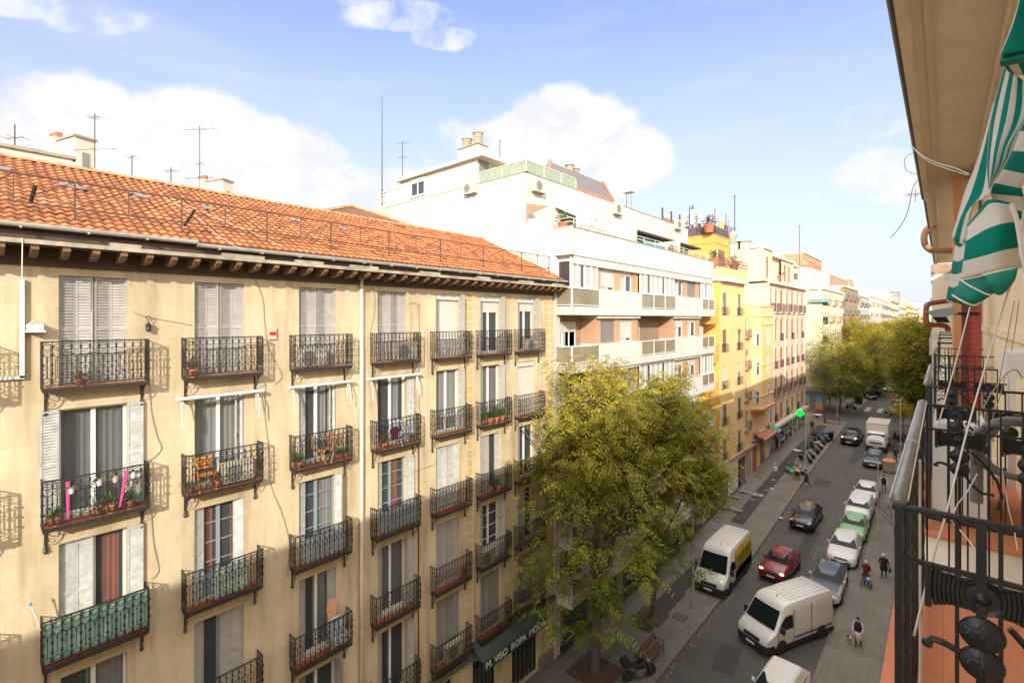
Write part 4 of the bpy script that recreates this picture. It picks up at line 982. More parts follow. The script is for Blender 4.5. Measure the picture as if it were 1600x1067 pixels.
for a,b in zip([Y4a]+[ (cy[i]+cy[i+1])/2 for i in range(0,6,2)]+[Y4b-.8],[0]*9):
    mb.box(-15.5,-15.44,a,a+.75,2,22.3)
yp(mb,'pilaster',M['beige'],root=pk)
for z,hh in ((22.3,.35),(18.75,.2),(8.25,.2),(4.75,.35)):
    sbox(pk,'cornice',-15.5,-15.0 if hh>.3 else -15.3,Y4a,Y4b+.1,z,z+hh,M['beige'])
mb=MB()
for y in cy:
    pts=[(y-.55,17.95)]+[(y-.55*math.cos(math.pi*i/8),17.95+.42*math.sin(math.pi*i/8)) for i in range(9)]+[(y+.55,17.95)]
    mb.prism(pts[1:-1],'x',-15.48,-15.42)
yp(mb,'arch_tympanum',mat('pink_arch',(.55,.26,.18),.8,var=.15),root=pk)
facadeX(pk,-16.0,Y4a,Y4a+4,22.65,26.5,[(Y4a+1.8,1.2)],[(23.0,2.6)],M['pink'],lambda r,c:dict(bl=.95,bm='greyb'),name='attic_wall')
facadeX(pk,-16.0,Y4a+8.5,Y4b-5,22.65,25.8,[(Y4a+10.5,1.1),(Y4a+13,1.1)],[(23.0,2.3)],M['pink'],lambda r,c:dict(bl=.95,bm='brownw'),name='attic_wall')
sbox(pk,'attic_infill',-16.4,-16.01,Y4a+.002,Y4a+.3,22.65,26.5,M['creamw']); sbox(pk,'attic_infill',-16.9,-16.3,Y4a+8.5,Y4b-5,22.65,25.8,M['pink'])
mb=MB()
for (a,b,z) in ((Y4a,Y4a+4,26.5),(Y4a+4,Y4b-5,25.9),(Y4b-5,Y4b-1,25.6)):
    mb.box(-17.5,-15.8,a,b,z,z+.25)
    for k in range(3): y=a+(b-a)*(k+.3)/3; mb.box(-17.2,-16.5,y,y+.7,z+.25,z+.85)
yp(mb,'attic_parapet',M['beige'],root=pk)
for (px,l) in ((1150,'squat cream chimney on the party wall of the pink building'),(1163,'second squat cream chimney along the pink building party wall')):
    x=onY(px,380,Y4a+.5).x; o=E('chimney',l,'chimney',(x,Y4a+.5,26.6)); mb=MB(); mb.box(-.6,.6,-.4,.4,0,.9); mb.build('shaft',M['creamw'],o); mb=MB(); mb.box(-.75,.75,-.5,.5,.9,1.0); mb.build('cap',M['stone'],o)
q=onX(1216,420,-16.4); pot_plant('green roof garden shrub in the gap of the pink attic',(-16.6,q.y,22.9),1.5)
q=onY(1148,378,Y4a+1); antenna('tall triangular lattice aerial mast on the cream party wall',(q.x,q.y,q.z-.5),onY(1148,305,Y4a+1).z-q.z+.5,((.98,.5,3),(.2,1.2,4)),.06)
q=onX(1249,405,-18); antenna('aerial with stacked dipoles on the pink building roof',(q.x,q.y,25),onX(1249,352,-18).z-25,((.97,1.2,5),(.6,.8,3),(.4,.9,4)),.05)
q=onY(1143,372,Y4a-2); vt=E('vent_cowl','tapered green-grey metal vent cowl behind the yellow roof','vent',(q.x,q.y,25.5)); mb=MB(); mb.lathe([(.4,0),(.4,1.5),(.7,2.6),(.5,3.0)],(0,0,0),12); mb.build('duct',mat('weathered_copper',(.30,.36,.28),.6,.3,var=.3),vt)
# ground floor shops
SH=[(Y4a+.6,1.5,'glass'),(Y4a+3.2,1.2,'stone'),(Y4a+5.8,1.4,'dark'),(Y4a+8.2,1.0,'stone'),(Y4a+10.4,1.2,'dark'),(Y4a+13.2,1.3,'glass'),(Y4a+16,1.6,'glass'),(Y4a+18.5,1.3,'glass')]
mb=MB(); mb.box(-15.56,-15.49,Y4a,Y4b,0,4.75); yp(mb,'ground_wall',M['creamw'],root=pk)
for (y,w_,mm) in SH:
    z0=gz(y)+.13; mb=MB(); mb.box(-15.5,-15.42,y,y+w_,z0,z0+2.3,0); mb.box(-15.42,-15.38,y-.08,y,z0,z0+2.38,1); mb.box(-15.42,-15.38,y+w_,y+w_+.08,z0,z0+2.38,1); mb.box(-15.42,-15.38,y,y+w_,z0+2.3,z0+2.38,1); yp(mb,'shop_front',[M['dark'] if mm=='stone' else M[mm],M['stone']],root=pk)
M['blackfab']=mat('black_awning_fabric',(.03,.03,.033),.7,var=.3,scale=5)
for i_,(px,py,l_) in enumerate(((1217,683,'black shop awning over the first dark doorway of the pink building'),(1225,672,'middle black shop awning under the small sign of the pink building'),(1234,665,'black shop awning nearest the green pharmacy cross'))):
    q=onX(px,py,-15.0); slope_awning(l_,q.y-1.1,q.y+1.1,-15.4,q.z+.6,-14.5,q.z-.1,M['blackfab'],.25,group='black awnings along the pink building')
q=onX(1196,678,-15.2); slope_awning('rust red shop canopy below the peach bay window',q.y-3.5,q.y+1.5,-15.4,q.z+.5,-14.4,q.z+.15,M['terra'],.2)
q=onX(1205,667,-15.2); slope_awning('faded green shop awning left of the black awnings',q.y-.9,q.y+.9,-15.4,q.z+.2,-14.3,q.z-.3,mat('faded_green_fabric',(.10,.26,.18),.8,var=.3),.2)
# pharmacy cross
q=onX(1250,645,-14.3); pc=E('pharmacy_cross','lit green pharmacy cross sign jutting from the pink building','sign',(-14.3,q.y,q.z)); a=.20;b=.46
mb=MB(); mb.prism([(-a,-b),(a,-b),(a,-a),(b,-a),(b,a),(a,a),(a,b),(-a,b),(-a,a),(-b,a),(-b,-a),(-a,-a)],'y',-.12,.12); mb.build('cross_panel',mat('green_neon',(.0,.85,.05),.4,emit=1.6),pc); mb=MB(); mb.tube([(-.45,.0,0),(-1.2,0,0)],.05,5); mb.build('arm',M['steel'],pc)
# ------------------------------------------------------------ our own building (right)
M['wallr']=mat('ochre_cream_wall',(.80,.64,.39),.9,var=.12,scale=1.2,bump=.1,bscale=40)
M['soffit']=mat('painted_soffit',(.80,.69,.52),.85,var=.12,scale=2)
M['mould']=mat('cornice_moulding',(.72,.64,.50),.8,var=.15,scale=3)
M['gutterd']=mat('dark_gutter',(.10,.075,.06),.6,.2,var=.3,scale=6)
M['terrafl']=brickmat('terracotta_floor',(.50,.18,.09),(.54,.20,.10),(.36,.15,.08),.28,.28,.003,plane='XY',stain=.15,bump=.1,offs=0)
M['slabw']=mat('balcony_slab_white',(.74,.68,.58),.8,var=.15,scale=3)
M['silver']=mat('silver_cap_rail',(.20,.19,.19),.42,.45,var=.15,scale=8,bump=.2,bscale=30)
M['pipeb']=mat('brown_pipe',(.36,.19,.10),.5,var=.2,scale=5)
M['pipered']=mat('red_pipe',(.25,.06,.035),.45,var=.2,scale=5)
M['redsh']=mat('red_shutter',(.34,.05,.03),.5,var=.25,scale=4)
rb=bld('apartment_building','ochre building close on the right with a deep cornice and stacked iron balconies',.5,6)
def rp(mb,name,m,smooth=False,root=None): return mb.build(name,m,root or rb,smooth,wc=True)
mb=MB(); mb.box(.5,14,-9,13.9,0,20.69); mb.box(.48,.5,-9,13.9,17.9,17.98); rp(mb,'wall',M['wallr'])
mb=MB(); mb.box(.52,14,-60,-9.1,0,20.3); rp(mb,'rear_wing',M['wallr'])
mb=MB(); mb.box(-.22,.5,-60,13.9,20.70,20.85); mb.box(-.30,-.22,-60,13.9,20.66,21.0); rp(mb,'soffit',M['soffit'])
mb=MB(); mb.box(-.225,-.205,-60,13.9,20.655,20.70); mb.box(-.12,-.105,-60,13.9,20.68,20.70); mb.box(-.055,-.045,-60,13.9,20.688,20.70); mb.box(.4,.5,-60,13.9,20.55,20.70); rp(mb,'moulding',M['mould'])
mb=MB(); mb.tube([(-.315,-60,20.72),(-.315,13.9,20.72)],.036,8); rp(mb,'gutter',M['gutterd'])
mb=MB(); mb.add([(-.3,-60,21.0),(-.3,13.9,21.0),(6,13.9,21.9),(6,-60,21.9)],[(0,1,2,3)]); rp(mb,'roof',TM)
# next house along
rn=bld('apartment_building','greyer continuation of the right hand row beyond the first brown drainpipe loop',.5,23)
mb=MB(); mb.box(.5,14,14,32,0,20.6); rp(mb,'wall',M['wallr'],root=rn)
mb=MB(); mb.box(-.2,.5,14,31,20.76,20.95); mb.box(-.28,-.2,14,31,20.7,21.05); mb.box(-.12,-.1,14,31,20.73,20.76); rp(mb,'soffit',M['mould'],root=rn)
mb=MB(); mb.tube([(-.3,14,20.76),(-.3,31,20.76)],.03,8); rp(mb,'gutter',M['gutterd'],root=rn)
for k,y in enumerate((15.5,19.5,23.5,27.5)):
    mb=MB(); mb.box(-.1,.5,y,y+2,16.3,16.5); rp(mb,'balcony_slab',M['slabw'],root=rn)
    mb=MB()
    for i in range(17): mb.box(-.09,-.07,y+i*2/16-.01,y+i*2/16+.01,16.5,17.5)
    mb.box(-.1,-.06,y,y+2,17.5,17.54); mb.box(-.1,.5,y,y+.03,17.5,17.54); rp(mb,'railing',M['ironblack'],root=rn)
# far right row
ry=[32,52,74,96,118,142,170,205,250,310]; cols_=['beige','brick2','creamw','peach','beige','brick','creamw','pink','beige']
for i,(a,b) in enumerate(zip(ry,ry[1:])):
    g=gz(a); hx=[20.3,19.6,20.4,20,19.5,20,21,22,22][i]+g*0
    if i==2: b-=0; 
    lab=['brown beige building with recessed balconies at the right edge behind the awning','brick fronted building second along the right side past the recessed balconies','cream building on the right side by the side street','peach building on the right side beyond the crossing','beige building on the right side behind far trees','orange brick building far along the right side','cream building far along the right side','pink building far along the right side','last beige building on the right side'][i]
    if i==2: a,b=74,90
    r_=bld('apartment_building',lab,-.45,(a+b)/2)
    X=-.45
    n=int((b-a)/3.2); cl=[(a+(k+.5)*(b-a)/n,1.6) for k in range(n)]
    if i==0:
        mb=MB(); mb.box(1.0,14,a,b,0,hx); mb.box(-.45,14,a,b,hx-.0,hx+.5); rp(mb,'wall',M['brick2'],root=r_)
        for k in range(6):
            z=hx-2.9*k-.35; mb=MB(); mb.box(-.45,1,a,b,z,z+.35); rp(mb,'slab_band',M['whitep'],root=r_)
            mb=MB(); mb.box(-.42,-.38,a,b,z-2.5,z-1.6); rp(mb,'balustrade',M['beige'],root=r_)
            for y in (a,a+5,a+10,a+15): mb=MB(); mb.box(-.4,1,y,y+.3,z-2.55,z); rp(mb,'pier',M['beige'],root=r_)
    else:
        rows=[(hx-2.6-3.1*k,1.7) for k in range(5)]
        mb=MB(); holes=[(c-w_/2,c+w_/2,z,z+h) for z,h in rows for c,w_ in cl]
        wallgrid(mb,(X,0,0),(0,1,0),(-1,0,0),a,b,0,hx,holes,.2); mb.box(X+.25,14,a,b,0,hx-.01); rp(mb,'wall',M[cols_[i]],root=r_)
        for z,h in rows[:4]:
            for c,w_ in cl: lk('window',gwin(w_,h,dict(bl=.3,bm='blind')),r_,X,c,z,math.pi)
    if i>0: sbox(r_,'eave',X-.3,X+.5,a,b,hx,hx+.2,M['mould'])
ac_unit('white condenser hung in the recessed balcony at the right edge',(-.1,34.5,18.6),R(180),w=1.4,h=.9)
ac_unit('white box unit standing in the lower recessed balcony at the right edge',(-.2,33.5,16.2),R(180),w=1.3,h=.9)
# pipes
def pipe(label,name,pts,d,r,m,n=8,cat='pipe',smoothk=5):
    o=E(name,label,cat,tuple(P(*pts[0][:2],d if len(pts[0])<3 else pts[0][2])))
    q=[P(p[0],p[1],p[2] if len(p)>2 else d)-o.location for p in pts]
    q=spl(q,smoothk); mb=MB(); mb.tube(q,r,n); mb.build('run',m,o,smooth=True); return o
def spl(q,k=5):
    out=[]; n=len(q)
    for i in range(n-1):
        p0=q[max(i-1,0)];p1=q[i];p2=q[i+1];p3=q[min(i+2,n-1)]
        for j in range(k):
            t=j/k; out.append(.5*((2*p1)+(p2-p0)*t+(2*p0-5*p1+4*p2-p3)*t*t+(3*p1-p0-3*p2+p3)*t**3))
    out.append(q[-1]); return out
pipe('thick brown drainpipe loop bending out from under the cornice','drainpipe',[(1500,392,14.5),(1470,392,14.2),(1455,391,14),(1446,383,14),(1444,370,14),(1449,358,14),(1462,352,14)],14,.085,M['pipeb'])
pipe('red brown pipe frame around the grey hood on the right','drainpipe',[(1500,468,7),(1475,471,7),(1455,474,7),(1448,478,7),(1447,487,7),(1447,500,7),(1451,507,7),(1466,508,7),(1478,510,7),(1482,517,7)],7,.035,M['pipered'],smoothk=4)
lp=E('hood_lamp','grey metal lamp hood inside the red brown pipe loop','lamp',tuple(P(1470,490,7)))
mb=MB(); mb.prism([(-.17,.03),(.16,.10),(.18,0),(.05,-.05),(-.08,-.05)],'y',-.2,.2); mb.build('hood',mat('grey_hood',(.20,.21,.20),.5,.3,var=.2),lp); mb=MB(); mb.prism([(-.09,-.05),(.06,-.05),(.10,-.13),(-.04,-.13)],'y',-.12,.12); mb.tube([(.1,0,0),(.4,0,0)],.02,5); mb.build('lamp_body',M['dark'],lp)
# pilaster, shutters on the wall
mb=MB(); mb.box(.14,.26,11.4,12.6,0,20.6); rp(mb,'pilaster',mat('orange_pilaster',(.52,.24,.09),.85,var=.15,scale=2))
sh=E('shutter','open red louvred shutter standing out from the wall beyond the second balcony','shutter',(.28,9.4,16.6)); mb=MB(); mb.box(0,.12,-.02,.02,0,2.6); 
for k in range(34): mb.obox((.0,0,.1+k*.075),.05,.07,.03,rx=.5)
mb.build('louvred_leaf',M['redsh'],sh); mb=MB(); mb.box(-.08,-.002,-.02,.04,0,2.5); mb.build('folded_leaf',mat('dark_red',(.14,.03,.02),.6,var=.2),sh)
# ---- near balconies
def nbar(mb,x,y,z0,z1,r,tw=False):
    if tw:
        n=int((z1-z0)/.025); 
        rings=[[(x+r*(1.0+.25*(j%2))*math.cos(2*math.pi*j/6+i*.5),y+r*(1.0+.25*(j%2))*math.sin(2*math.pi*j/6+i*.5),z0+(z1-z0)*i/n) for j in range(6)] for i in range(n+1)]
        mb.loft(rings)
    else: mb.box(x-r,x+r,y-r,y+r,z0,z1)
def ornament(mb,Y,xc,z,s=1.0):
    # rosette, ribbed bow, stacked shells
    prof=[(0,.022),(.008,.02),(.018,.008),(.032,.006),(.042,.014),(.046,.004),(.046,-.01),(0,-.012)]
    def disc(cx,cz,k,kz=1.0,mi=0):
        vs=[]; n=20
        for r_,t in prof:
            for j in range(n): a=2*math.pi*j/n; vs.append((cx+k*r_*math.cos(a),Y-t*k*.8,cz+kz*k*r_*math.sin(a)))
        m_=len(prof); mb.add(vs,[(i*n+j,i*n+(j+1)%n,(i+1)*n+(j+1)%n,(i+1)*n+j) for i in range(m_-1) for j in range(n)])
    disc(xc,z,.95*s)
    for sx in(-1,1):
        for k in range(7):
            x0=xc+sx*(.035+k*.0085)*s; hh=(.026+.0035*k)*s; mb.tube([(x0,Y-.004,z-hh),(x0+sx*.003,Y-.009,z),(x0,Y-.004,z+hh)],.0052*s,5)
        mb.tube([(xc+sx*.1*s,Y-.004,z-.055*s),(xc+sx*.1*s,Y-.008,z+.055*s)],.008*s,6)
        mb.box(min(xc,xc+sx*.1*s),max(xc,xc+sx*.1*s),Y-.002,Y+.004,z-.038*s,z+.038*s)
    for k,(dz,w_) in enumerate(((-.088,.044),(-.160,.043))):
        cz=z+dz*s; mb.ball((xc,Y-.004,cz),s,18,sx=w_,sy=.018,sz=.042)
        for j in (-1,1): mb.tube([(xc+j*w_*.3*s,Y-.010,cz+.036*s),(xc+j*w_*.62*s,Y-.019,cz),(xc+j*w_*.3*s,Y-.010,cz-.036*s)],.0022*s,4)
        mb.tube([(xc,Y-.014,cz+.04*s),(xc,Y-.024,cz),(xc,Y-.014,cz-.04*s)],.003*s,4)
def near_balcony(label,Y0,Y1,cap=True,orn=True,Xo=-.088,fl=16.55,rz=17.60,sc_=1.0,ylab=''):
    r=E('balcony',label,'balcony',(.2,(Y0+Y1)/2,fl))
    mb=MB(); mb.box(-.165,.5,Y0-.05,Y1+.03,fl-.28,fl-.03); mb.box(-.14,.5,Y0-.02,Y1,fl-.36,fl-.28); mb.box(-.10,.5,Y0+.03,Y1-.05,fl-.5,fl-.36); rp(mb,'slab',M['slabw'],root=r)
    mb=MB(); mb.box(-.20,.5,Y0-.08,Y1+.05,fl-.03,fl); rp(mb,'floor',M['terrafl'],root=r)
    mb=MB(); n=max(4,int((Y1-Y0)/.115)); zb=fl+.08
    for i in range(n+1):
        y=Y0+(Y1-Y0)*i/n; nbar(mb,Xo,y,zb if 0<i<n else fl,rz,.0062 if 0<i<n else .0085,tw=(i%2==1 and Y0<3))
    mb.box(Xo-.012,Xo+.012,Y0,Y1,zb,zb+.02); mb.box(Xo-.014,Xo+.014,Y0,Y1,rz-.012,rz+.004)
    rp(mb,'street_railing',M['ironblack'],root=r)
    for Y in (Y0,Y1):
        mb=MB(); mb.tube([(Xo-.01,Y,rz),(.5,Y,rz)],.0085,8); mb.box(Xo,.5,Y-.006,Y+.006,rz-.142,rz-.130); mb.box(Xo,.5,Y-.008,Y+.008,zb,zb+.02)
        xs=[Xo+.02,.027,.071,.105,.19,.235,.32,.40]
        for i,x in enumerate(xs): nbar(mb,x,Y,zb,rz,(.0095 if Y<2 else .0075) if i==2 else .0042)
        if orn:
            ornament(mb,Y,.072,rz-.185,1.0); ornament(mb,Y,.34,rz-.185,1.0)
            for s_,z in ((-1,rz-.36),):
                q=[Vector((.072+.085*math.cos(t)*(1-.0*t),Y-.004,z+.10*math.sin(t)*1.4)) for t in [k*.35 for k in range(0,9)]]
                mb.tube([Vector((-.03,Y,z+.02)),Vector((-.02,Y,z+.035)),Vector((.0,Y,z+.035)),Vector((.05,Y,z+.02)),Vector((.09,Y,z-.01)),Vector((.12,Y,z-.06)),Vector((.16,Y,z-.10)),Vector((.21,Y,z-.10))],.008,6); mb.ball((-.03,Y,z+.02),.013,6)
                mb.tube([Vector((.12,Y,z+.12)),Vector((.18,Y,z+.05)),Vector((.22,Y,z-.02)),Vector((.24,Y,z-.1)),Vector((.22,Y,z-.18))],.008,6)
        else:
            for cx in (-.02,.2,.36):
                for cz in (rz-.2,rz-.45,rz-.75): ring(mb,(cx,Y,cz),.055,'x',20,350,12,.007); ring(mb,(cx+.02,Y,cz),.028,'x',0,270,8,.006)
        rp(mb,'end_panel',M['ironblack'],root=r)
    if cap:
        mb=MB(); mb.tube([(Xo,Y0-.005,rz+.016),(Xo,Y1,rz+.012)],.0185,12); rp(mb,'cap_rail',M['silver'],smooth=True,root=r)
        mb=MB()
        for s in(-1,1): mb.tube([(Xo+s*.018,Y0-.0,rz+.018),(Xo+s*.018,Y1,rz+.018)],.003,5)
        mb.tube([(Xo+.03,Y0+.5,rz+.02),(Xo+.03,Y0+.55,fl)],.004,5)
        for y in (Y0+.75,): ring(mb,(Xo,y,rz+.012),.023,'x',0,360,14,.003)
        rp(mb,'tie_wire',M['wirew'],root=r)
    return r
near_balcony('nearest black iron balcony with silver capped handrail and terracotta floor',1.66,3.72)
near_balcony('second black balcony on the right with an air conditioner on its floor',4.72,6.70)
near_balcony('third balcony on the right with scrollwork panels in front of the red shutter',8.9,11.0,orn=False)
_m=M['ac']; M['ac']=M['white']; ac=ac_unit('white air conditioner standing end on in the second balcony',(-.055,5.42,16.58),R(0),w=.95,h=.72,d=.30)
M['ac']=_m
# cover plate behind AC: pinkish wall panel under balcony C is its terracotta edge
# hose coil
hs=E('hose_coil','coiled thick grey corrugated hose hanging on the nearest balcony railing','hose',tuple(P(1590,703,2.72)))
pts=[]
for i in range(60):
    a=i/60*4.0*math.pi+2.2; rr=.175+.012*math.sin(i*.3); pts.append(Vector((rr*math.cos(a)*.98,.02*i/60,rr*math.sin(a)*.9)))
pts=[Vector((.25,.05,.22))]+pts+[Vector((-.17,.03,-.05)),Vector((-.165,.03,-.2))]
mb=MB(); q=spl(pts,3); mb.tube(q,.02,8,rr=[.0175+.0022*(i%2) for i in range(len(q))]); mb.build('tube',mat('grey_hose',(.13,.12,.11),.6,var=.1),hs,smooth=True)
mb=MB(); mb.tube([(-.165,.03,-.12),(-.165,.03,-.34)],.03,10); mb.build('sleeve',mat('grey_sleeve',(.16,.155,.14),.7),hs)
# wall box and trunking
wb=E('cable_box','white plastic cable box fixed high on the ochre wall at the right edge','box',tuple(P(1572,548,4.3)))
q0=onX(1566,548,.49); q1=onX(1601,575,.49)
mb=MB(); mb.box(-.0,.17,-.35,.28,-.17,.0); mb.build('casing',M['white'],wb); mb=MB(); mb.box(.17,.172,-.2,.2,-.1,-.05); mb.build('lid',M['steel'],wb)
wb.location=(.31,4.85,17.88)
tk=E('trunking','pale cable trunking running down the ochre wall below the cable box','trunking',(.46,6.5,16.5)); mb=MB(); mb.box(0,.04,-.11,.11,0,1.28); mb.build('duct',M['white'],tk); mb=MB(); mb.box(-.003,0,-.09,-.08,0,1.28); mb.build('seam',M['steel'],tk)
# cords
def cord(label,pts,r=.004,m='wirew',name='cord',k=6): r*=.68; return pipe(label,name,pts,2,r,M[m],n=5,cat='cord',smoothk=k)
cord('long pale awning cord slanting down to the nearest railing post',[(1592,400,2.3),(1575,455,2.2),(1520,640,1.9),(1479,799,1.55),(1461,860,1.45),(1428,993,1.3)],.0048)
cord('pale cord hanging from the scalloped awning corner to the second balcony',[(1516,478,3.2),(1495,560,3.1),(1474,635,3.0),(1462,680,2.95)],.006)
cord('thin dark wire hanging down the ochre wall, leftmost of the bundle',[(1585,470,3.2),(1568,560,3.1),(1553,640,3.0),(1548,700,2.9),(1552,760,2.9)],.004,'wire')
cord('dark wire of the bundle curving under the white cable box',[(1597,590,2.9),(1588,578,2.9),(1575,582,2.9),(1556,605,2.8),(1535,640,2.7),(1520,680,2.6)],.005,'wire')
cord('thin wire of the bundle nearest the pale trunking',[(1592,470,3.4),(1582,540,3.3),(1562,620,3.2),(1552,650,3.2)],.004,'wire')
cord('pale cord looped low across the white slab edge',[(1484,810,2.5),(1490,818,2.5),(1500,828,2.4),(1518,850,2.3),(1527,870,2.2)],.005)
cord('pale cord tied beside the grey sleeve down to the railing',[(1527,740,2.6),(1510,770,2.6),(1495,790,2.6),(1487,815,2.5)],.0045)
cord('pale cord falling right of the scroll bar behind the railing',[(1565,730,2.7),(1575,790,2.6),(1585,830,2.6),(1590,860,2.5)],.0045)
cord('thin cable pair strung from the dark gutter to the awning',[(1424,228,5.0),(1440,243,4.6),(1465,255,4.1),(1490,262,3.7),(1515,273,3.4)],.006,'wirew')
cord('pale cable sagging just under the pair below the cornice',[(1424,230,5.0),(1450,252,4.6),(1480,264,4.1),(1512,274,3.5)],.005,'wirew')
cord('black wire curling out from the gutter against the sky',[(1434,281,5),(1426,295,5),(1422,315,5),(1417,335,5),(1408,352,5),(1398,365,5),(1391,371,5)],.006,'wire')
cord('small black wire loop beside the gutter against the cloud',[(1430,238,5),(1416,245,5),(1413,256,5),(1418,268,5),(1432,272,5)],.0045,'wire')
o=antenna('small sideways aerial against the sky beside the cornice',tuple(P(1430,316,17)),.5,((.5,.5,4),),.012,yaw=TH)
# ---- awning
def stripemat(name,g,wv):
    m=bpy.data.materials.new(name); m.use_nodes=True; nt=m.node_tree;N=nt.nodes;L=nt.links;b=N['Principled BSDF']; b.inputs['Roughness'].default_value=.85; b.inputs['Specular IOR Level'].default_value=.2
    uv=N.new('ShaderNodeUVMap'); sx=N.new('ShaderNodeSeparateXYZ'); L.new(uv.outputs[0],sx.inputs[0])
    fr=N.new('ShaderNodeMath'); fr.operation='FRACT'; L.new(sx.outputs[0],fr.inputs[0])
    gt=N.new('ShaderNodeMath'); gt.operation='GREATER_THAN'; gt.inputs[1].default_value=.5; L.new(fr.outputs[0],gt.inputs[0])
    mx=N.new('ShaderNodeMix'); mx.data_type='RGBA'; mx.inputs[6].default_value=(*g,1); mx.inputs[7].default_value=(*wv,1); L.new(gt.outputs[0],mx.inputs[0]); L.new(mx.outputs[2],b.inputs['Base Color'])
    n=N.new('ShaderNodeTexNoise'); n.inputs['Scale'].default_value=350; bp=N.new('ShaderNodeBump'); bp.inputs['Strength'].default_value=.15; bp.inputs['Distance'].default_value=.002; L.new(n.outputs['Fac'],bp.inputs['Height']); L.new(bp.outputs[0],b.inputs['Normal'])
    tr=N.new('ShaderNodeBsdfTranslucent'); L.new(mx.outputs[2],tr.inputs[0]); ms=N.new('ShaderNodeMixShader'); ms.inputs[0].default_value=.3; L.new(b.outputs[0],ms.inputs[1]); L.new(tr.outputs[0],ms.inputs[2]); L.new(ms.outputs[0],N['Material Output'].inputs[0])
    return m
SM=stripemat('striped_awning_canvas',(.0,.21,.155),(.66,.63,.56)); 
GREEN=mat('green_awning_canvas',(.0,.17,.12),.85,var=.12,scale=6); WHT=mat('white_awning_canvas',(.62,.59,.52),.85,var=.08,scale=6)
aw=E('awning','green and white striped canvas awning bunched up at the top right corner','awning',(.45,3.2,20.2))
def cloth(rows,u0,u1,fold=0,nf=3,axis='u',m=None,name='fabric',sub=4,vfold=0):
    """rows: lists of control points (px,py,d); interpolated; u runs along each row"""
    R_=[spl([P(*p) for p in r],sub) for r in rows]; cols_=list(zip(*R_)); C2=[spl(list(c),sub) for c in cols_]; nu=len(C2); nv=len(C2[0])
    vs=[];uvs=[]
    for i in range(nu):
        for j in range(nv):
            p=C2[i][j].copy(); u=i/(nu-1); v=j/(nv-1); dd=(p-Vector((0,0,H))).normalized()
            p+=dd*(fold*math.sin(u*nf*2*math.pi+v*1.3)+vfold*math.sin(v*7+u*3)); vs.append(tuple(p-aw.location)); uvs.append((u,v))
    fs=[(i*nv+j,(i+1)*nv+j,(i+1)*nv+j+1,i*nv+j+1) for i in range(nu-1) for j in range(nv-1)]
    me=bpy.data.meshes.new(name); me.from_pydata(vs,[],fs); me.materials.append(m or SM); ul=me.uv_layers.new(name='UVMap')
    for pl in me.polygons:
        for li in pl.loop_indices:
            vi=me.loops[li].vertex_index; u,v=uvs[vi]; t=u if axis=='u' else v; ul.data[li].uv=(u0+(u1-u0)*t,0)
    me.polygons.foreach_set('use_smooth',[True]*len(fs)); me.update(); o=link(name,me,aw)
    sd=o.modifiers.new('thick','SOLIDIFY'); sd.thickness=.002; return o
# top flap (green with a pale edge)
cloth([[(1597,-8,1.9),(1604,-8,1.88),(1690,-8,1.85)],[(1583,40,1.9),(1592,40,1.88),(1690,40,1.85)],[(1566,86,1.9),(1574,85,1.85),(1690,62,1.8)]],.82,1.35,axis='u')
cloth([[(1564,88,1.9),(1600,80,1.86),(1690,60,1.8)],[(1562,97,1.88),(1600,90,1.84),(1690,72,1.78)],[(1564,104,1.92),(1602,97,1.9),(1690,80,1.85)]],0,.1,name='piping',m=GREEN)
cloth([[(1565,102,1.95),(1586,86,2.05),(1690,60,2.1)],[(1578,116,1.95),(1600,118,2.05),(1690,120,2.1)]],-.1,2.2,axis='u',name='underside')
# long wavy striped fall
cloth([[(1569,104,2.15),(1582,112,2.10),(1600,128,2.05),(1640,150,2.0)],
       [(1557,150,2.15),(1574,155,2.08),(1600,165,2.02),(1630,172,1.98)],
       [(1548,190,2.12),(1567,192,2.05),(1592,195,2.0),(1601,190,1.97)],
       [(1545,228,2.10),(1558,232,2.02),(1575,228,1.98),(1586,222,1.95)],
       [(1543,262,2.10),(1553,262,2.03),(1566,258,1.99),(1577,245,1.96)],
       [(1546,296,2.10),(1547,294,2.06),(1552,285,2.02),(1560,275,1.98)]],-.1,4.0,fold=.012,nf=4)
# far-side long fall of the canvas (green/white bands sloping to the left)
cloth([[(1552,160,2.35),(1556,160,2.32),(1560,165,2.28)],
       [(1530,243,2.35),(1541,243,2.3),(1552,243,2.25)],
       [(1508,300,2.38),(1528,302,2.3),(1548,303,2.22)],
       [(1495,345,2.4),(1506,340,2.33),(1522,318,2.28)],
       [(1487,372,2.42),(1495,378,2.35),(1508,384,2.3)]],.62,1.95,fold=.006,nf=2)
# lower bundle with level bands
cloth([[(1512,352,2.25),(1530,330,2.2),(1545,312,2.15),(1582,318,2.1)],
       [(1510,372,2.22),(1540,352,2.15),(1565,342,2.1),(1590,340,2.1)],
       [(1506,405,2.2),(1540,396,2.12),(1565,388,2.08),(1592,383,2.1)],
       [(1501,438,2.2),(1535,428,2.12),(1565,421,2.08),(1598,417,2.1)]],.35,2.0,axis='v',vfold=.008)
# narrow left edge of the bundle
cloth([[(1494,376,2.4),(1502,380,2.35),(1510,372,2.28)],[(1489,410,2.4),(1497,412,2.33),(1506,408,2.25)],[(1484,440,2.42),(1492,442,2.35),(1502,438,2.26)],[(1479,468,2.42),(1484,474,2.38),(1492,470,2.3)]],.3,2.6,axis='v')
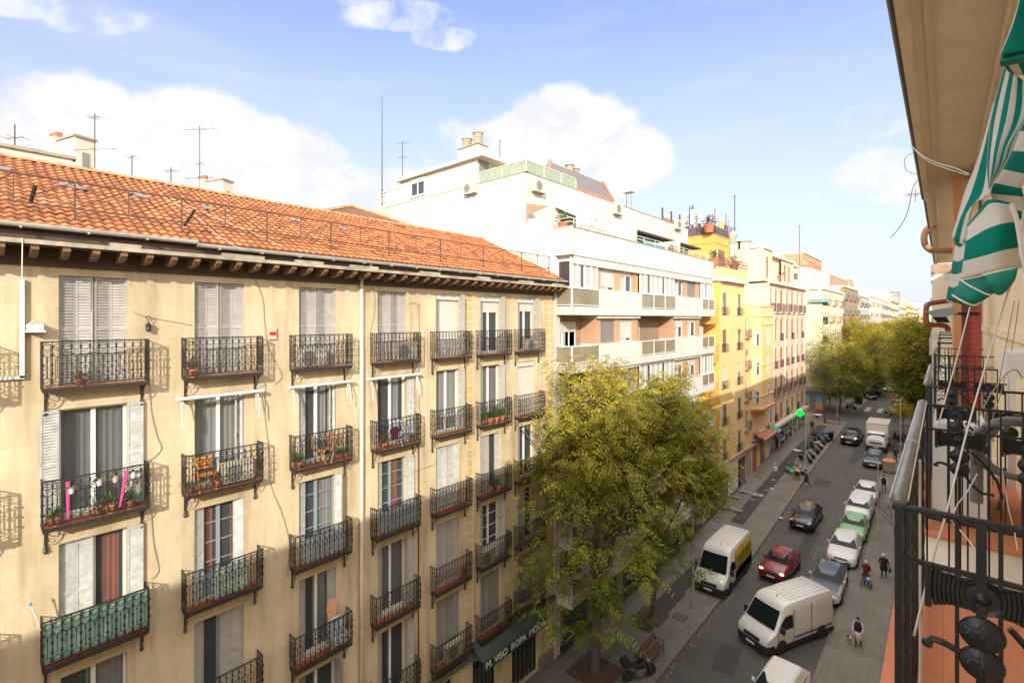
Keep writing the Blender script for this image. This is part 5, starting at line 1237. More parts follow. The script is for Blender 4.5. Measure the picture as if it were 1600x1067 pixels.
# scalloped valances
cloth([[(1500,437,2.22),(1535,432,2.14),(1570,425,2.1)],[(1496,450,2.2),(1530,448,2.12),(1573,436,2.1)],[(1489,460,2.22),(1520,471,2.12),(1560,452,2.12)],[(1481,467,2.3),(1515,479,2.2),(1530,473,2.16)]],0,.1,m=GREEN,name='valance')
cloth([[(1540,430,2.05),(1560,426,2.03),(1590,419,2.03)],[(1542,442,2.03),(1562,441,2.0),(1586,436,2.0)],[(1548,454,2.05),(1562,461,2.02),(1574,452,2.02)]],0,.1,m=GREEN,name='valance')
def piping(pts,r=.003): 
    mb=MB(); mb.tube([p-aw.location for p in spl([P(*p) for p in pts],5)],r,5); mb.build('piping',WHT,aw)
piping([(1501,438,2.19),(1535,431,2.11),(1565,423,2.06),(1600,418,2.07)]); piping([(1500,437,2.16),(1516,447,2.08),(1540,459,2.03),(1549,461,2.02)]); piping([(1488,461,2.18),(1503,470,2.12),(1520,477,2.1),(1532,473,2.12)],.004)
# shaded interior of the roll
cloth([[(1600,180,2.6),(1640,180,2.5)],[(1586,228,2.5),(1640,230,2.4)],[(1560,275,2.4),(1600,285,2.3),][:2],[(1548,305,2.3),(1600,310,2.25)],[(1572,335,2.25),(1610,350,2.2)]],.0,3.4,axis='v',name='underside')
mb=MB(); 
for pts,r in (([(1580,318,2.0),(1590,350,2.0),(1597,395,2.0),(1604,430,2.0)],.009),([(1600,330,2.05),(1592,400,2.1),(1575,455,2.2)],.006)): mb.tube([p-aw.location for p in spl([P(*p) for p in pts],3)],r,6)
mb.build('arm',M['white'],aw)
mb=MB(); mb.tube([(0,-1.6,.05),(0,.3,.05)],.05,10); mb.build('roller',M['white'],aw)
# ------------------------------------------------------------ trees
def leafmat(name,stops):
    m=bpy.data.materials.new(name); m.use_nodes=True; nt=m.node_tree;N=nt.nodes;L=nt.links;b=N['Principled BSDF']; b.inputs['Roughness'].default_value=.6; b.inputs['Specular IOR Level'].default_value=.3
    at=N.new('ShaderNodeAttribute'); at.attribute_name='tc'; r=N.new('ShaderNodeValToRGB'); e=r.color_ramp.elements
    e[0].position=0; e[0].color=(*stops[0],1); e[1].position=1; e[1].color=(*stops[-1],1)
    for i,c in enumerate(stops[1:-1]): x=e.new((i+1)/(len(stops)-1)); x.color=(*c,1)
    L.new(at.outputs['Fac'],r.inputs[0]); L.new(r.outputs[0],b.inputs['Base Color'])
    tr=N.new('ShaderNodeBsdfTranslucent'); L.new(r.outputs[0],tr.inputs[0]); ms=N.new('ShaderNodeMixShader'); ms.inputs[0].default_value=.35; L.new(b.outputs[0],ms.inputs[1]); L.new(tr.outputs[0],ms.inputs[2]); L.new(ms.outputs[0],N['Material Output'].inputs[0]); return m
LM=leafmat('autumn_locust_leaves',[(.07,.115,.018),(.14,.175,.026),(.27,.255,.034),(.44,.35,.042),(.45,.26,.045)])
BARK=mat('bark',(.11,.085,.065),.95,var=.45,scale=6,bump=.8,bscale=14)
def branch_gen(rg,base,top_c,rad,h0,n_main=5,levels=3,trunk_r=.2,fork=None):
    """returns tubes and tips inside an ellipsoid"""
    tubes=[];tips=[]
    base=np.array(base,float); c=np.array(top_c,float); rad=np.array(rad,float)
    fork_pt=np.array(fork if fork is not None else [base[0]*.7+c[0]*.3,base[1]*.7+c[1]*.3,base[2]+h0]); 
    mid=(base+fork_pt)/2+np.array([rg.uniform(-.15,.15),rg.uniform(-.15,.15),0])
    tubes.append(([base-[0,0,.1],base+[0,0,.25],mid,fork_pt],[trunk_r*1.45,trunk_r*1.05,trunk_r*.9,trunk_r*.75]))
    def grow(p,d,L,r,lv):
        pts=[p];rs=[r];q=p.copy();dd=d.copy()
        for k in range(4):
            dd=dd+np.array([rg.uniform(-.25,.25),rg.uniform(-.25,.25),rg.uniform(-.12,.22)]); dd/=np.linalg.norm(dd); q=q+dd*L/4; pts.append(q.copy()); rs.append(r*(1-.16*(k+1)))
        tubes.append((pts,rs))
        if lv==0: tips.append(q); tips.append((pts[2]+q)/2); return
        for k in range(3 if lv>1 else 4):
            s=pts[2+k%3]; t=np.array([rg.uniform(-1,1),rg.uniform(-1,1),rg.uniform(-.35,.75)]); t=dd*.9+t; t/=np.linalg.norm(t)
            e=(s+t*L*.62-c)/rad
            if (e**2).sum()>1.05: t=(c-s); t=t/np.linalg.norm(t)*.6+dd*.4; t/=np.linalg.norm(t)
            grow(s,t,L*.62,rs[2]*.62,lv-1)
    for k in range(n_main):
        a=2*math.pi*k/n_main+rg.uniform(-.4,.4); el=rg.uniform(.5,1.25)
        tgt=c+rad*np.array([math.cos(a)*math.cos(el)*.75,math.sin(a)*math.cos(el)*.75,math.sin(el)*.7-.15]); d=tgt-fork_pt; L=np.linalg.norm(d); d/=L
        grow(fork_pt,d,L*.85,trunk_r*.5,levels-1)
    return tubes,tips
def fronds(rg,centers,per,spread,flen,leaf,npair,attr_fn,clip=None):
    nr=np.random.RandomState(rg.randint(0,99999)); C=np.repeat(np.array(centers),per,axis=0); n=len(C)
    off=nr.normal(0,1,(n,3)); off/=np.linalg.norm(off,axis=1)[:,None]; off*= (nr.rand(n,1)**.45)*np.array(spread)
    Pp=C+off
    a=nr.rand(n)*2*math.pi; dz=nr.uniform(-.75,.15,n); D=np.stack([np.cos(a),np.sin(a),dz],1); D+=off/np.array(spread)*.6; D/=np.linalg.norm(D,axis=1)[:,None]
    if clip is not None:
        k=clip(Pp); Pp=Pp[k];D=D[k]; n=len(Pp)
    side=np.cross(D,np.array([0,0,1.])); side/=np.linalg.norm(side,axis=1)[:,None]; roll=nr.uniform(-.7,.7,n)
    up=np.cross(side,D); side=side*np.cos(roll)[:,None]+up*np.sin(roll)[:,None]
    fl=flen*nr.uniform(.6,1.3,n); col=np.clip(attr_fn(Pp,nr),0,1)
    V=[];cols=[]
    for i in range(npair):
        t=(i+.5)/npair
        for s in(-1,1):
            o=Pp+D*(fl*t)[:,None]+np.array([0,0,-1.])*(fl*t*t*.35)[:,None]
            ld=D*.55+side*s; ld/=np.linalg.norm(ld,axis=1)[:,None]; wv=np.cross(ld,up); wv/=np.linalg.norm(wv,axis=1)[:,None]
            wv=D*.9-ld*.3; wv/=np.linalg.norm(wv,axis=1)[:,None]
            ll=(leaf*nr.uniform(.8,1.25,n)*(1-.35*t))[:,None]; lw=ll*.42
            tip=o+ld*ll-np.array([0,0,1.])*ll*.25
            V.append(np.stack([o,o+ld*ll*.5+wv*lw*.5,tip,o+ld*ll*.5-wv*lw*.5],1)); cols.append(col+nr.uniform(-.07,.07,n))
    V=np.concatenate(V,0).reshape(-1,3); cols=np.clip(np.concatenate(cols),0,1); return V,cols
def leafmesh(name,V,cols,m=None):
    me=bpy.data.meshes.new(name); nf=len(cols); me.vertices.add(nf*4); me.vertices.foreach_set('co',V.astype(np.float32).ravel())
    me.loops.add(nf*4); me.loops.foreach_set('vertex_index',np.arange(nf*4,dtype=np.int32)); me.polygons.add(nf); me.polygons.foreach_set('loop_start',np.arange(0,nf*4,4,dtype=np.int32)); me.polygons.foreach_set('loop_total',np.full(nf,4,dtype=np.int32))
    me.materials.append(m or LM); me.update(calc_edges=True); a=me.attributes.new('tc','FLOAT','FACE'); a.data.foreach_set('value',cols.astype(np.float32)); return me
def tree(label,base,c,rad,h0,seed,n_main=6,levels=3,tr=.2,per=26,spread=(.85,.85,.6),flen=.42,leaf=.13,npair=4,clip=None,tone=0.0,group=None,extra=None,fork=None,name='tree'):
    rg=random.Random(seed); b=np.array([0,0,0.]); cc=np.array(c)-np.array(base)
    tubes,tips=branch_gen(rg,b,cc,rad,h0,n_main,levels,tr,fork=(None if fork is None else np.array(fork)-np.array(base)))
    tips=[t for t in tips if (((t-cc)/np.array(rad))**2).sum()<1.35]
    if extra: 
        for k in range(extra):
            v=np.array([rg.gauss(0,1) for _ in range(3)]); v/=np.linalg.norm(v); tips.append(cc+v*np.array(rad)*rg.uniform(.62,1.0))
    root=E(name,label,'tree',tuple(base),group=group)
    mb=MB()
    for i,(pts,rs) in enumerate(tubes):
        if rs[0]<.012: continue
        mb.tube([Vector(p) for p in pts],0,7 if rs[0]>.06 else 4,rr=rs)
    mb.build('trunk',BARK,root,smooth=True)
    z0=cc[2]; rz=rad[2]
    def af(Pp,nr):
        return .38+tone+.22*(Pp[:,2]-z0)/rz+.16*np.sin(Pp[:,0]*1.7+seed)*np.sin(Pp[:,1]*1.3+1)*np.sin(Pp[:,2]*1.1)+nr.normal(0,.10,len(Pp))  # lighter and yellower upwards: sunlit crown top put into the leaf colour
    cl=None
    if clip is not None:
        bx=np.array(base); cl=lambda Pp: clip(Pp+bx)
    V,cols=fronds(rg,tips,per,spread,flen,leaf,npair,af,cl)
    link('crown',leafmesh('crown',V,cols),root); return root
clipB=lambda Q:(Q[:,0]>-15.35)|(Q[:,2]>25)
b1=G(930,1052); b2=G(1018,966)
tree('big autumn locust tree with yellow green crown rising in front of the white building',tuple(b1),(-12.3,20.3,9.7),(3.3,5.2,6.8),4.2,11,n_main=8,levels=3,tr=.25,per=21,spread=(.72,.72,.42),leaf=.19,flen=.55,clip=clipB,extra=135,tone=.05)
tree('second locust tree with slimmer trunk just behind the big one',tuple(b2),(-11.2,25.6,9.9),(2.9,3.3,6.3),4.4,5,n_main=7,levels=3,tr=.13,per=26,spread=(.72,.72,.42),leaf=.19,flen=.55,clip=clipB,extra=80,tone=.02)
# far trees
def ft(label,px,py,X,topy,rw,seed,tone,per,**k):
    if X is None: b=G(px,py)
    else: b=GX(px,X)
    d=-b.x*SN+b.y*CS; ztop=H-(topy-HY)/F_*d; h=ztop-b.z; r=rw*d/F_
    return tree(label,tuple(b),(b.x,b.y,b.z+h*.62),(min(r*1.3,4.5),r*1.45,h*.42),h*.27,seed,n_main=5,levels=2,tr=.15,per=per,spread=(1.0,1.0,.8),flen=.8,leaf=.34,npair=2,tone=tone+.03,extra=k.get('extra',110),group='street trees further along')
ft('tall sparse tree at the side street corner beside the painted shop front',1289,662,None,500,30,21,-.02,16,extra=26)
ft('leafy tree just past the side street on the left pavement',1312,640,-13.0,535,36,22,.04,40)
ft('golden topped tree on the left behind the parked scooter',1345,600,-12.5,494,32,23,.16,42)
ft('dense dark tree on the left beyond the golden one',1366,590,-12.5,515,26,24,-.08,46)
ft('low spreading green tree over the left hand parked cars',1352,612,-11.8,560,30,25,-.03,40)
ft('left row tree half way down the far street',1385,580,-12.5,505,22,26,.03,40)
ft('brownish tree behind others far down the left side',1400,560,-12.5,500,17,27,.12,36)
ft('right row tree nearest the gap before the crossing cars',1428,575,-2.9,500,24,28,.02,46)
ft('right row tree with darker crown overhanging the parked cars',1437,570,-2.6,505,22,29,-.05,46)
ft('right hand tree next to the far balcony railing',1448,560,-1.6,498,20,30,-.02,46)
ft('far right row tree closing the end of the street',1418,552,-4.3,500,18,31,.04,40)
ft('distant tree at the very end of the street on the left',1410,548,-9.0,500,14,32,.08,36)
b=G(1413,692); tree('small yellowing street tree on the right corner among the motorbikes',tuple(b),(b.x-.3,b.y,b.z+4.0),(1.3,1.3,1.1),2.6,41,n_main=4,levels=2,tr=.06,per=26,spread=(.5,.5,.35),flen=.4,leaf=.15,npair=3,tone=.25,extra=14)
# bare shrub by the right hand pavement
b=G(1398,840); bs=E('tree','small leafless reddish tree against the right hand building','tree',tuple(b))
rg=random.Random(9); mb=MB()
def tw(p,d,L,r,lv):
    q=p+d*L; mb.tube([p,p+d*L*.5+Vector((rg.uniform(-.05,.05),rg.uniform(-.05,.05),.03)),q],r,4,rr=[r,r*.8,r*.6])
    if lv:
        for k in range(3): dd=(d+Vector((rg.uniform(-.8,.8),rg.uniform(-.8,.8),rg.uniform(-.2,.6)))).normalized(); tw(q if k else p+d*L*.6,dd,L*.72,r*.6,lv-1)
for k in range(5): tw(Vector((0,0,.6)),Vector((rg.uniform(-.8,.5),rg.uniform(-.6,.6),1)).normalized(),1.0,.025,4)
mb.tube([(0,0,0),(0,0,.7)],.045,6); mb.build('trunk',mat('reddish_twigs',(.16,.09,.07),.8,var=.3),bs)
# ------------------------------------------------------------ far buildings, left side
def farb(label,pxa,pxb,ytop,X,wm,style,fl=3.1,cw=2.6,w_=1.3,h=1.7,nrow=6,depth=14,ya=None,yb=None,top=None,side=True,roofb=True):
    ya=ya if ya is not None else onX(pxa,480,X).y; yb=yb if yb is not None else onX(pxb,480,X).y
    z=onX(pxa,ytop,X).z if top is None else top
    r_=bld('apartment_building',label,X,(ya+yb)/2)
    n=max(1,int((yb-ya)/cw)); cl=[(ya+(k+.5)*(yb-ya)/n,w_) for k in range(n)]
    rows=[(z-fl*(k+1)+.6,h) for k in range(nrow)]
    facadeX(r_,X,ya,yb,gz(ya),z,cl,rows,wm,style,rails=lambda r,c:(.45,.9,True,.3) if (r+c)%3 else None)
    mb=MB(); mb.box(X-depth,X-.3,ya,yb,0,z-.01)
    if side: mb.box(X-.3,X-.01,ya,ya+.25,0,z-.01)
    mb.build('side_wall',wm,r_,wc=True)
    mb=MB(); mb.box(X-depth,X+.25,ya,yb,z,z+.3); mb.build('cornice',M['beige'],r_,wc=True)
    if roofb:
        mb=MB(); mb.box(X-depth,X-2,ya+1,yb-1,z+.3,z+2.6); mb.build('attic',wm,r_,wc=True)
    return r_,ya,yb,z
Y5=97.5
r5,_,yb5,z5=farb('cream corner building with rounded parapet and green window awning beyond the side street',0,1317,0,-15.5,M['creamw'],lambda r,c:dict(cur=.3,bl=.5,bm='greyb'),ya=Y5,top=onX(1300,456,-15.5).z,roofb=False,nrow=5)
# its face toward us
xl=onY(1262,500,Y5).x
facadeY(r5,Y5-.02,-24,-15.5,gz(Y5),z5,[(onY(1280,450,Y5).x,2.6)],[(z5-2.9-3.15*k,1.5) for k in range(5)],M['creamw'],lambda r,c:dict(cur=.7,bl=.1,bm='blind'))
mb=MB(); mb.prism([(-26,Y5-.3),(-16,Y5-.3),(-15.3,Y5+.6),(-15.2,yb5),(-26,yb5)],'z',z5,z5+.35); mb.prism([(-26,Y5+.3),(-16.6,Y5+.3),(-16,Y5+1),(-16,yb5),(-26,yb5)],'z',z5+.35,z5+1.3); mb.prism([(-26,Y5+2.5),(-18.5,Y5+2.5),(-17.8,Y5+4),(-17.8,yb5),(-26,yb5)],'z',z5+1.3,z5+4.2); mb.build('attic',M['creamw'],r5,wc=True)
lk('window',gwin(1.6,1.4,dict(cur=.4)),r5,-20.3,Y5+2.3,z5+1.9,-math.pi/2)
q=onY(1280,440,Y5-.1); slope_awning('small faded green window awning on the cream corner building',0,2.8,0,.5,.6,0,mat('faded_green_fabric',(.10,.26,.18)),.1); o=COL.objects[-1]
bpy.data.objects['awning'] if False else None
for ob in bpy.data.objects:
    if ob.get('label','').startswith('small faded green window'): ob.location=(q.x,Y5-.02,z5-1.6); ob.rotation_euler.z=-math.pi/2
sbox(r5,'red_gable',-25,-18,Y5+8,Y5+14,z5+3,z5+5.2,M['orange'])
# tall orange brick roof mass behind
q=onX(1268,400,-20); rbk=farb('orange brick roof storeys stepped behind the cream corner building',0,0,0,-21,M['brick'],lambda r,c:dict(bl=.3,bm='greyb'),ya=112,yb=132,top=onX(1290,412,-21).z,nrow=2,roofb=False)
# hoarding / mural
hd=E('painted_shop_front','blue and yellow painted shop front under a grey roof at the side street','shop front',(-17.5,Y5-1.2,gz(96)+.1)); 
xa=onY(1256,620,Y5-1.2).x; xb=onY(1286,620,Y5-1.2).x
mb=MB(); mb.box(xa+17.5,xb+17.5,0,.2,0,3.4); mb.build('wall',mat('grey_shop_wall',(.22,.21,.20),.8,var=.3),hd)
L=xb-xa
for (a,b,z0,z1,m) in ((.02,.30,1.4,2.5,'blue'),(.62,.98,1.4,2.5,'blue'),(.02,.30,.4,1.4,'yel'),(.62,.98,.3,1.4,'yel'),(.08,.2,.3,1.0,'dk')):
    mm={'blue':mat('mural_blue',(.05,.32,.50),.7,var=.4,scale=3,col2=(.25,.45,.5)),'yel':mat('mural_yellow',(.60,.36,.06),.7,var=.5,scale=3,col2=(.45,.12,.03)),'dk':M['dark']}[m]
    mb=MB(); mb.box(xa+17.5+L*a,xa+17.5+L*b,-.03-(.01 if m=='dk' else 0),0,z0,z1); mb.build('mural',mm,hd)
mb=MB(); mb.add([(xa+17.5,-.7,3.3),(xb+17.5,-.7,3.3),(xb+17.5,.6,3.9),(xa+17.5,.6,3.9)],[(0,1,2,3)]); mb.box(xa+17.5,xb+17.5,-.72,-.6,3.2,3.32); mb.build('roof',M['slate'],hd)
FB=[('brown brick building with white framed corner windows left of the glazed one',1317,1341,448,'brick2',dict(cur=.3,bl=.35,bm='greyb'),2.2,1.5,1.7),
 ('modern building with dark glazing between white floor bands',1341,1358,462,'whitep',dict(cur=.1,fr='greyb'),2.4,2.1,2.2),
 ('beige brick building with one dark strip window near its top',1358,1377,463,'beige',dict(cur=.3,fr='greyb'),4.5,1.5,1.4),
 ('white building with red awnings and balconies far down the left side',1377,1390,470,'whitep',dict(bl=.6,bm='terra'),2.4,1.4,1.8),
 ('pale stone building with many windows far down the left side',1390,1403,463,'creamw',dict(bl=.8,bm='greyb'),2.6,1.3,1.7),
 ('warm white building beside the grey tower far away',1403,1415,474,'beige',dict(bl=.8,bm='brownw'),2.8,1.3,1.7),
 ('peach building in the distant left row',1415,1426,474,'peach',dict(bl=.8,bm='brownw'),3,1.4,1.8),
 ('cream building in the distant left row before the last one',1426,1437,478,'creamw',dict(bl=.8,bm='greyb'),3.4,1.5,1.9),
 ('orange building closing the far end of the left row',1437,1450,484,'pink',dict(bl=.8,bm='greyb'),5,1.8,2)]
for (l_,a,b,t,wm,st,cw,w_,h_) in FB: farb(l_,a,b,t,-15.5,M[wm],lambda r,c,st=st:st,cw=cw,w_=w_,h=h_,nrow=5)
for (l_,px,py,X,hh,wm) in (('orange brick rooftop box above the brown brick building',1330,438,-19,3,'brick'),('pale rooftop storey behind the beige brick building',1368,458,-22,4,'creamw'),('wide white rooftop block far along the left row',1390,455,-25,6,'whitep')):
    q=onX(px,py,X); o=E('rooftop_room',l_,'rooftop room',(X,q.y,q.z-hh)); mb=MB(); w2=q.y*.03; mb.box(-6,0,-w2,w2,-6,hh); mb.build('wall',M[wm],o); mb=MB(); mb.box(-6.1,.15,-w2-.1,w2+.1,hh,hh+.2); mb.build('roof',M['beige'],o)
    for k in(-1,0,1): mb=MB(); mb.box(0,.05,k*w2*.6-.6,k*w2*.6+.6,hh-2.2,hh-.8); mb.build('window',M['glass'],o)
q=onX(1405,455,-17); tw_=E('tower','slim grey tower wrapped in mesh above the distant left row','tower',(-20,q.y,0)); mb=MB(); mb.box(-3,3,-4,4,0,q.z); mb.build('shaft',mat('grey_wrap',(.22,.25,.23),.7,var=.3,scale=.3,stretch=(1,1,.1)),tw_)
mb=MB()
for k in range(18): z=q.z-1-k*1.6; mb.box(-3.1,3.1,-4.1,4.1,z,z+.25)
mb.build('floor_band',M['slate'],tw_)
# end of the street
eb=bld('apartment_building','hazy pale buildings closing the very end of the street',-8,520); mb=MB(); mb.box(-40,-12,515,530,0,30); mb.box(-12,0,560,580,0,27); mb.box(0,30,515,530,0,26); mb.build('wall',M['creamw'],eb,wc=True)
mb=MB()
for i in range(12):
    for k in range(8): x=-38+i*5.5; mb.box(x,x+1.8,514.9 if abs(x+6)>6.5 else 559.9,515 if abs(x+6)>6.5 else 560,4+k*3,5.8+k*3)
mb.build('window',M['greyb'],eb,wc=True)
# ------------------------------------------------------------ roofs behind the cream building
def roofhut(label,K,L,Rr,d,ybase,chim,door=True):
    """K nearest top corner pixel, L/Rr pixel columns of the other two top corners"""
    k=P(K[0],K[1],d); Lp=P(L[0],L[1],d*(HY-K[1])/(HY-L[1])); Rp=P(Rr[0],Rr[1],d*(HY-K[1])/(HY-Rr[1]))
    zb=P(K[0],ybase,d).z-1.5; a=(Lp-k); b=(Rp-k); a.z=b.z=0; Z=k.z-zb
    o=E('rooftop_room',label,'rooftop room',(k.x,k.y,zb)); A=a.normalized(); B=b.normalized(); la,lb=a.length,b.length
    def blk(u0,u1,v0,v1,z0,z1,nm,m):
        mb=MB(); q=[A*u0+B*v0,A*u1+B*v0,A*u1+B*v1,A*u0+B*v1]; vs=[(p.x,p.y,z) for z in (z0,z1) for p in q]
        mb.add(vs,[(3,2,1,0),(4,5,6,7),(0,1,5,4),(1,2,6,5),(2,3,7,6),(3,0,4,7)]); return mb.build(nm,m,o)
    blk(0,la,0,lb,0,Z,'wall',M['beige']); blk(-.08,la+.08,-.08,lb+.08,Z,Z+.12,'roof_slab',M['stone'])
    blk(la,la+chim,-.15,lb*.6,0,Z+.25,'chimney',M['creamw'])
    for i in range(4): blk(la+chim*(.1+.23*i),la+chim*(.1+.23*i)+chim*.16,0,lb*.3,Z+.25,Z+.55,'chimney_pot',M['terra'])
    blk(la+chim,la+chim*1.35,.1,lb*.4,0,Z-.15,'side_shaft',M['creamw'])
    blk(la*.72,la*.84,-.03,0,Z-1.6 if Z>3 else Z-1.0,Z-1.15 if Z>3 else Z-.7,'vent_opening',M['brownw'])
    blk(-.04,0,lb*.35,lb*.68,max(.2,Z-2.7),Z-.75,'door',M['greyb'])
    return o,A,B,la,lb,Z
o,A,B,la,lb,Z=roofhut('large cream stair tower with chimney and outside steps behind the tiled roof',(117,213),(90,221),(149,222),26,268,.95)
mb=MB(); N_=-A
def pt(u,v,z): q=N_*u+B*v; return (q.x,q.y,z)
mb.add([pt(.05,lb*.3,Z-2.75),pt(.9,lb*.3,Z-2.75),pt(.9,lb,Z-2.75),pt(.05,lb,Z-2.75)],[(0,1,2,3)])
for z in (0,.5,1.0): mb.tube([pt(.9,lb,Z-1.75-z),pt(.9,lb*.3,Z-1.75-z),pt(.9,-lb*.8,Z-3.3-z)],.03,4)
for k in range(5): mb.tube([pt(.9,lb*(.3+.17*k),Z-2.75),pt(.9,lb*(.3+.17*k),Z-1.75)],.025,4)
for k in range(8): v=lb*.3-k*.24; mb.add([pt(.1,v,Z-2.8-k*.2),pt(.9,v,Z-2.8-k*.2),pt(.9,v-.24,Z-2.8-k*.2),pt(.1,v-.24,Z-2.8-k*.2)],[(0,1,2,3)])
mb.build('outside_stairs',M['rust'],o)
roofhut('small white stair tower with stubby chimney pots behind the ridge',(348,281),(322,285),(364,286),36,309,1.0)
lw=onX(0,232,-26); o=E('parapet_wall','low cream parapet behind the ridge at the left edge','wall',(-26,8,RZ-2)); mb=MB(); mb.box(0,.3,-14,9,0,lw.z-RZ+2.0); mb.build('render',M['beige'],o); mb=MB(); mb.box(-.1,.4,-14,9.1,lw.z-RZ+2,lw.z-RZ+2.12); mb.build('coping',M['stone'],o); o.location.y=onX(112,262,-26).y-9
for (l_,px,pyt,pyb,X,els) in (('slim aerial standing left of the cream stair tower',23,195,240,-26,((.75,.7,3),(.5,.4,2))),
  ('tall aerial with two arrays on the cream stair tower corner',148,178,270,-29.5,((.95,.5,4),(.55,2.0,3),(.1,.3,2))),
  ('small bent aerial on the ridge between the two stair towers',206,243,280,-26,((.95,.3,2),(.25,.6,2))),
  ('little fork shaped aerial right of the middle of the ridge',267,262,290,-26,((.9,.5,3),)),
  ('tall lattice aerial over the small white stair tower',312,198,300,-30,((.96,1.6,4),(.38,1.5,2),(.55,.3,2)))):
    q=onX(px,pyb,X); t_=onX(px,pyt,X); antenna(l_,(X,q.y,q.z-1),t_.z-q.z+1,els,.022,yaw=TH)
q=onX(509,330,-24); o=E('chimney','small ribbed round chimney pot peeping over the ridge','chimney',(-24,q.y,q.z-1.2)); mb=MB(); mb.box(-.4,.4,-.4,.4,-.5,.5); mb.build('stack',M['beige'],o); mb=MB(); mb.lathe([(.22,.5),(.22,.7),(.17,.72),(.17,.8),(.22,.82),(.22,1.0),(.17,1.02),(.17,1.1),(.28,1.15),(.28,1.22),(0,1.25)],(0,0,0),12); mb.build('pot',M['stone'],o)
# cross gable behind the ridge
g0=onX(548,323,-22.5); gb=E('dormer','hipped tiled dormer roof rising behind the ridge','dormer',(RX,g0.y,RZ-.3)); yc=0
wd=2.9; 
mb=MB(); mb.add([(-6,0,g0.z-RZ+.3),(-1.6,0,g0.z-RZ+.3),(.1,-wd,.2),(.1,wd*1.2,.2),(-6,-wd,0),(-6,wd,0)],[(0,1,2,4),(1,0,5,3),(1,3,2)]); mb.build('roof',TM,gb)
mb=MB(); z_=g0.z-RZ+.3; mb.tube([(-6,0,z_),(-1.6,0,z_)],.10,6); mb.tube([(-1.6,0,z_),(.1,-wd,.2)],.10,6); mb.tube([(-1.6,0,z_),(.1,wd*1.2,.2)],.10,6); mb.build('ridge',MATS['ridge_tiles'],gb)
# truss railing over the eave (old sign frame)
tr=E('roof_railing','rusty trussed railing running along the tiled roof above the gutter','railing',(W0+.35,4,20.3))
xr=W0+.3; 
def zt_(px,py): return onX(px,py,xr)
ztop=zt_(112,284).z; zbot=zt_(112,326).z; posts=[zt_(px,300).y for px in (21,117,201,284,352,417,470,517,563,608,650,688,720,755,786,815,840,858)]
mb=MB(); y0,y1=-3,posts[-1]
for z in (ztop,zbot): mb.tube([(0,y0-4,z-20.3),(0,y1-4,z-20.3)],.022,4)
tr.location=(xr,4,20.3); mb.build('rail',M['rust'],tr)
pp=[posts[0]-1.3,posts[0]-.65]+posts
for i,y in enumerate(pp):
    mb=MB(); mb.tube([(0,y-4,zbot-20.3-(.55 if i%2 else .0)),(0,y-4,ztop-20.3)],.024 if i%2 else .015,4); mb.build('post',M['rust'],tr)
    if i+1<len(pp):
        y2=pp[i+1]; mb=MB(); mb.tube([(0,y-4,(zbot if i%2==0 else ztop)-20.3),(0,y2-4,(ztop if i%2==0 else zbot)-20.3)],.011,3)
        mb.tube([(0,y-4,(ztop if i%2==0 else zbot)-20.3),(0,(y+y2)/2-4,(ztop+zbot)/2-20.3)],.011,3) if 0 else mb.tube([(0,y-4,(ztop if i%2==0 else zbot)-20.3),(0,y2-4,(zbot if i%2==0 else ztop)-20.3)],.011,3)
        mb.build('brace',M['rust'],tr)
for px,py,px2,py2 in ((47,318,55,290),(288,353,305,328)):
    a=onX(px,py,W0+.1); b=onX(px2,py2,W0+.35); mb=MB(); mb.tube([a-tr.location,b-tr.location],.04,5); mb.build('stay',M['dark'],tr)
# ------------------------------------------------------------ vehicles
def paintm(name,c,rough=.3,coat=.35,metal=.0): return mat(name,c,rough,metal,var=.04,scale=1,coat=coat,spec=.5)
M['carglass']=mat('car_glass',(.010,.014,.015),.08,spec=.22)
M['cardark']=mat('dark_plastic',(.02,.02,.02),.6)
M['tyre']=mat('tyre_rubber',(.018,.018,.018),.85)
M['rim']=mat('alloy_rim',(.35,.35,.36),.35,.8)
M['lampon']=mat('lit_headlamp',(1,.75,.4),.3,emit=2.2)
M['lampoff']=mat('clear_headlamp',(.55,.57,.6),.1,spec=.9,coat=.7)
M['tail']=mat('red_tail_lamp',(.35,.01,.01),.2,coat=.6)
M['plate']=mat('number_plate',(.65,.65,.62),.5)
def patch(pts,off,mb,n=1,mi=0):
    a,b,c,d=[Vector(p) for p in pts]; nn=(b-a).cross(d-a).normalized(); q=[p+nn*off for p in (a,b,c,d)]; mb.add(q,[(0,1,2,3)],mi)
WHM={}
def wheel_mesh(r,w_):
    def f():
        mb=MB(); mb.lathe([(r*.62,-w_/2),(r*.93,-w_/2),(r,-w_*.35),(r,w_*.35),(r*.93,w_/2),(r*.62,w_/2)],(0,0,0),18,0,axis='y'); return mb.mesh('wheel',M['tyre'])
    def g():
        mb=MB(); mb.lathe([(r*.62,w_*.30),(r*.60,w_*.42),(r*.2,w_*.36),(0,w_*.42)],(0,0,0),18,0,axis='y')
        for k in range(5): a=R(72*k); mb.obox((math.cos(a)*r*.36,w_*.43,math.sin(a)*r*.36),r*.5,.02,r*.13,ry=-a)
        return mb.mesh('rim',M['rim'])
    return cache(('wh',r,w_),f),cache(('rm',r,w_),g)
def add_wheels(root,L,W,r,xf,xr,w_=.21):
    wm,rm=wheel_mesh(r,w_)
    for x in (xf,xr):
        for s in (-1,1):
            o=link('wheel',wm,root,(x,s*(W/2-w_/2+.015),r),0 if s>0 else math.pi); link('rim',rm,o)
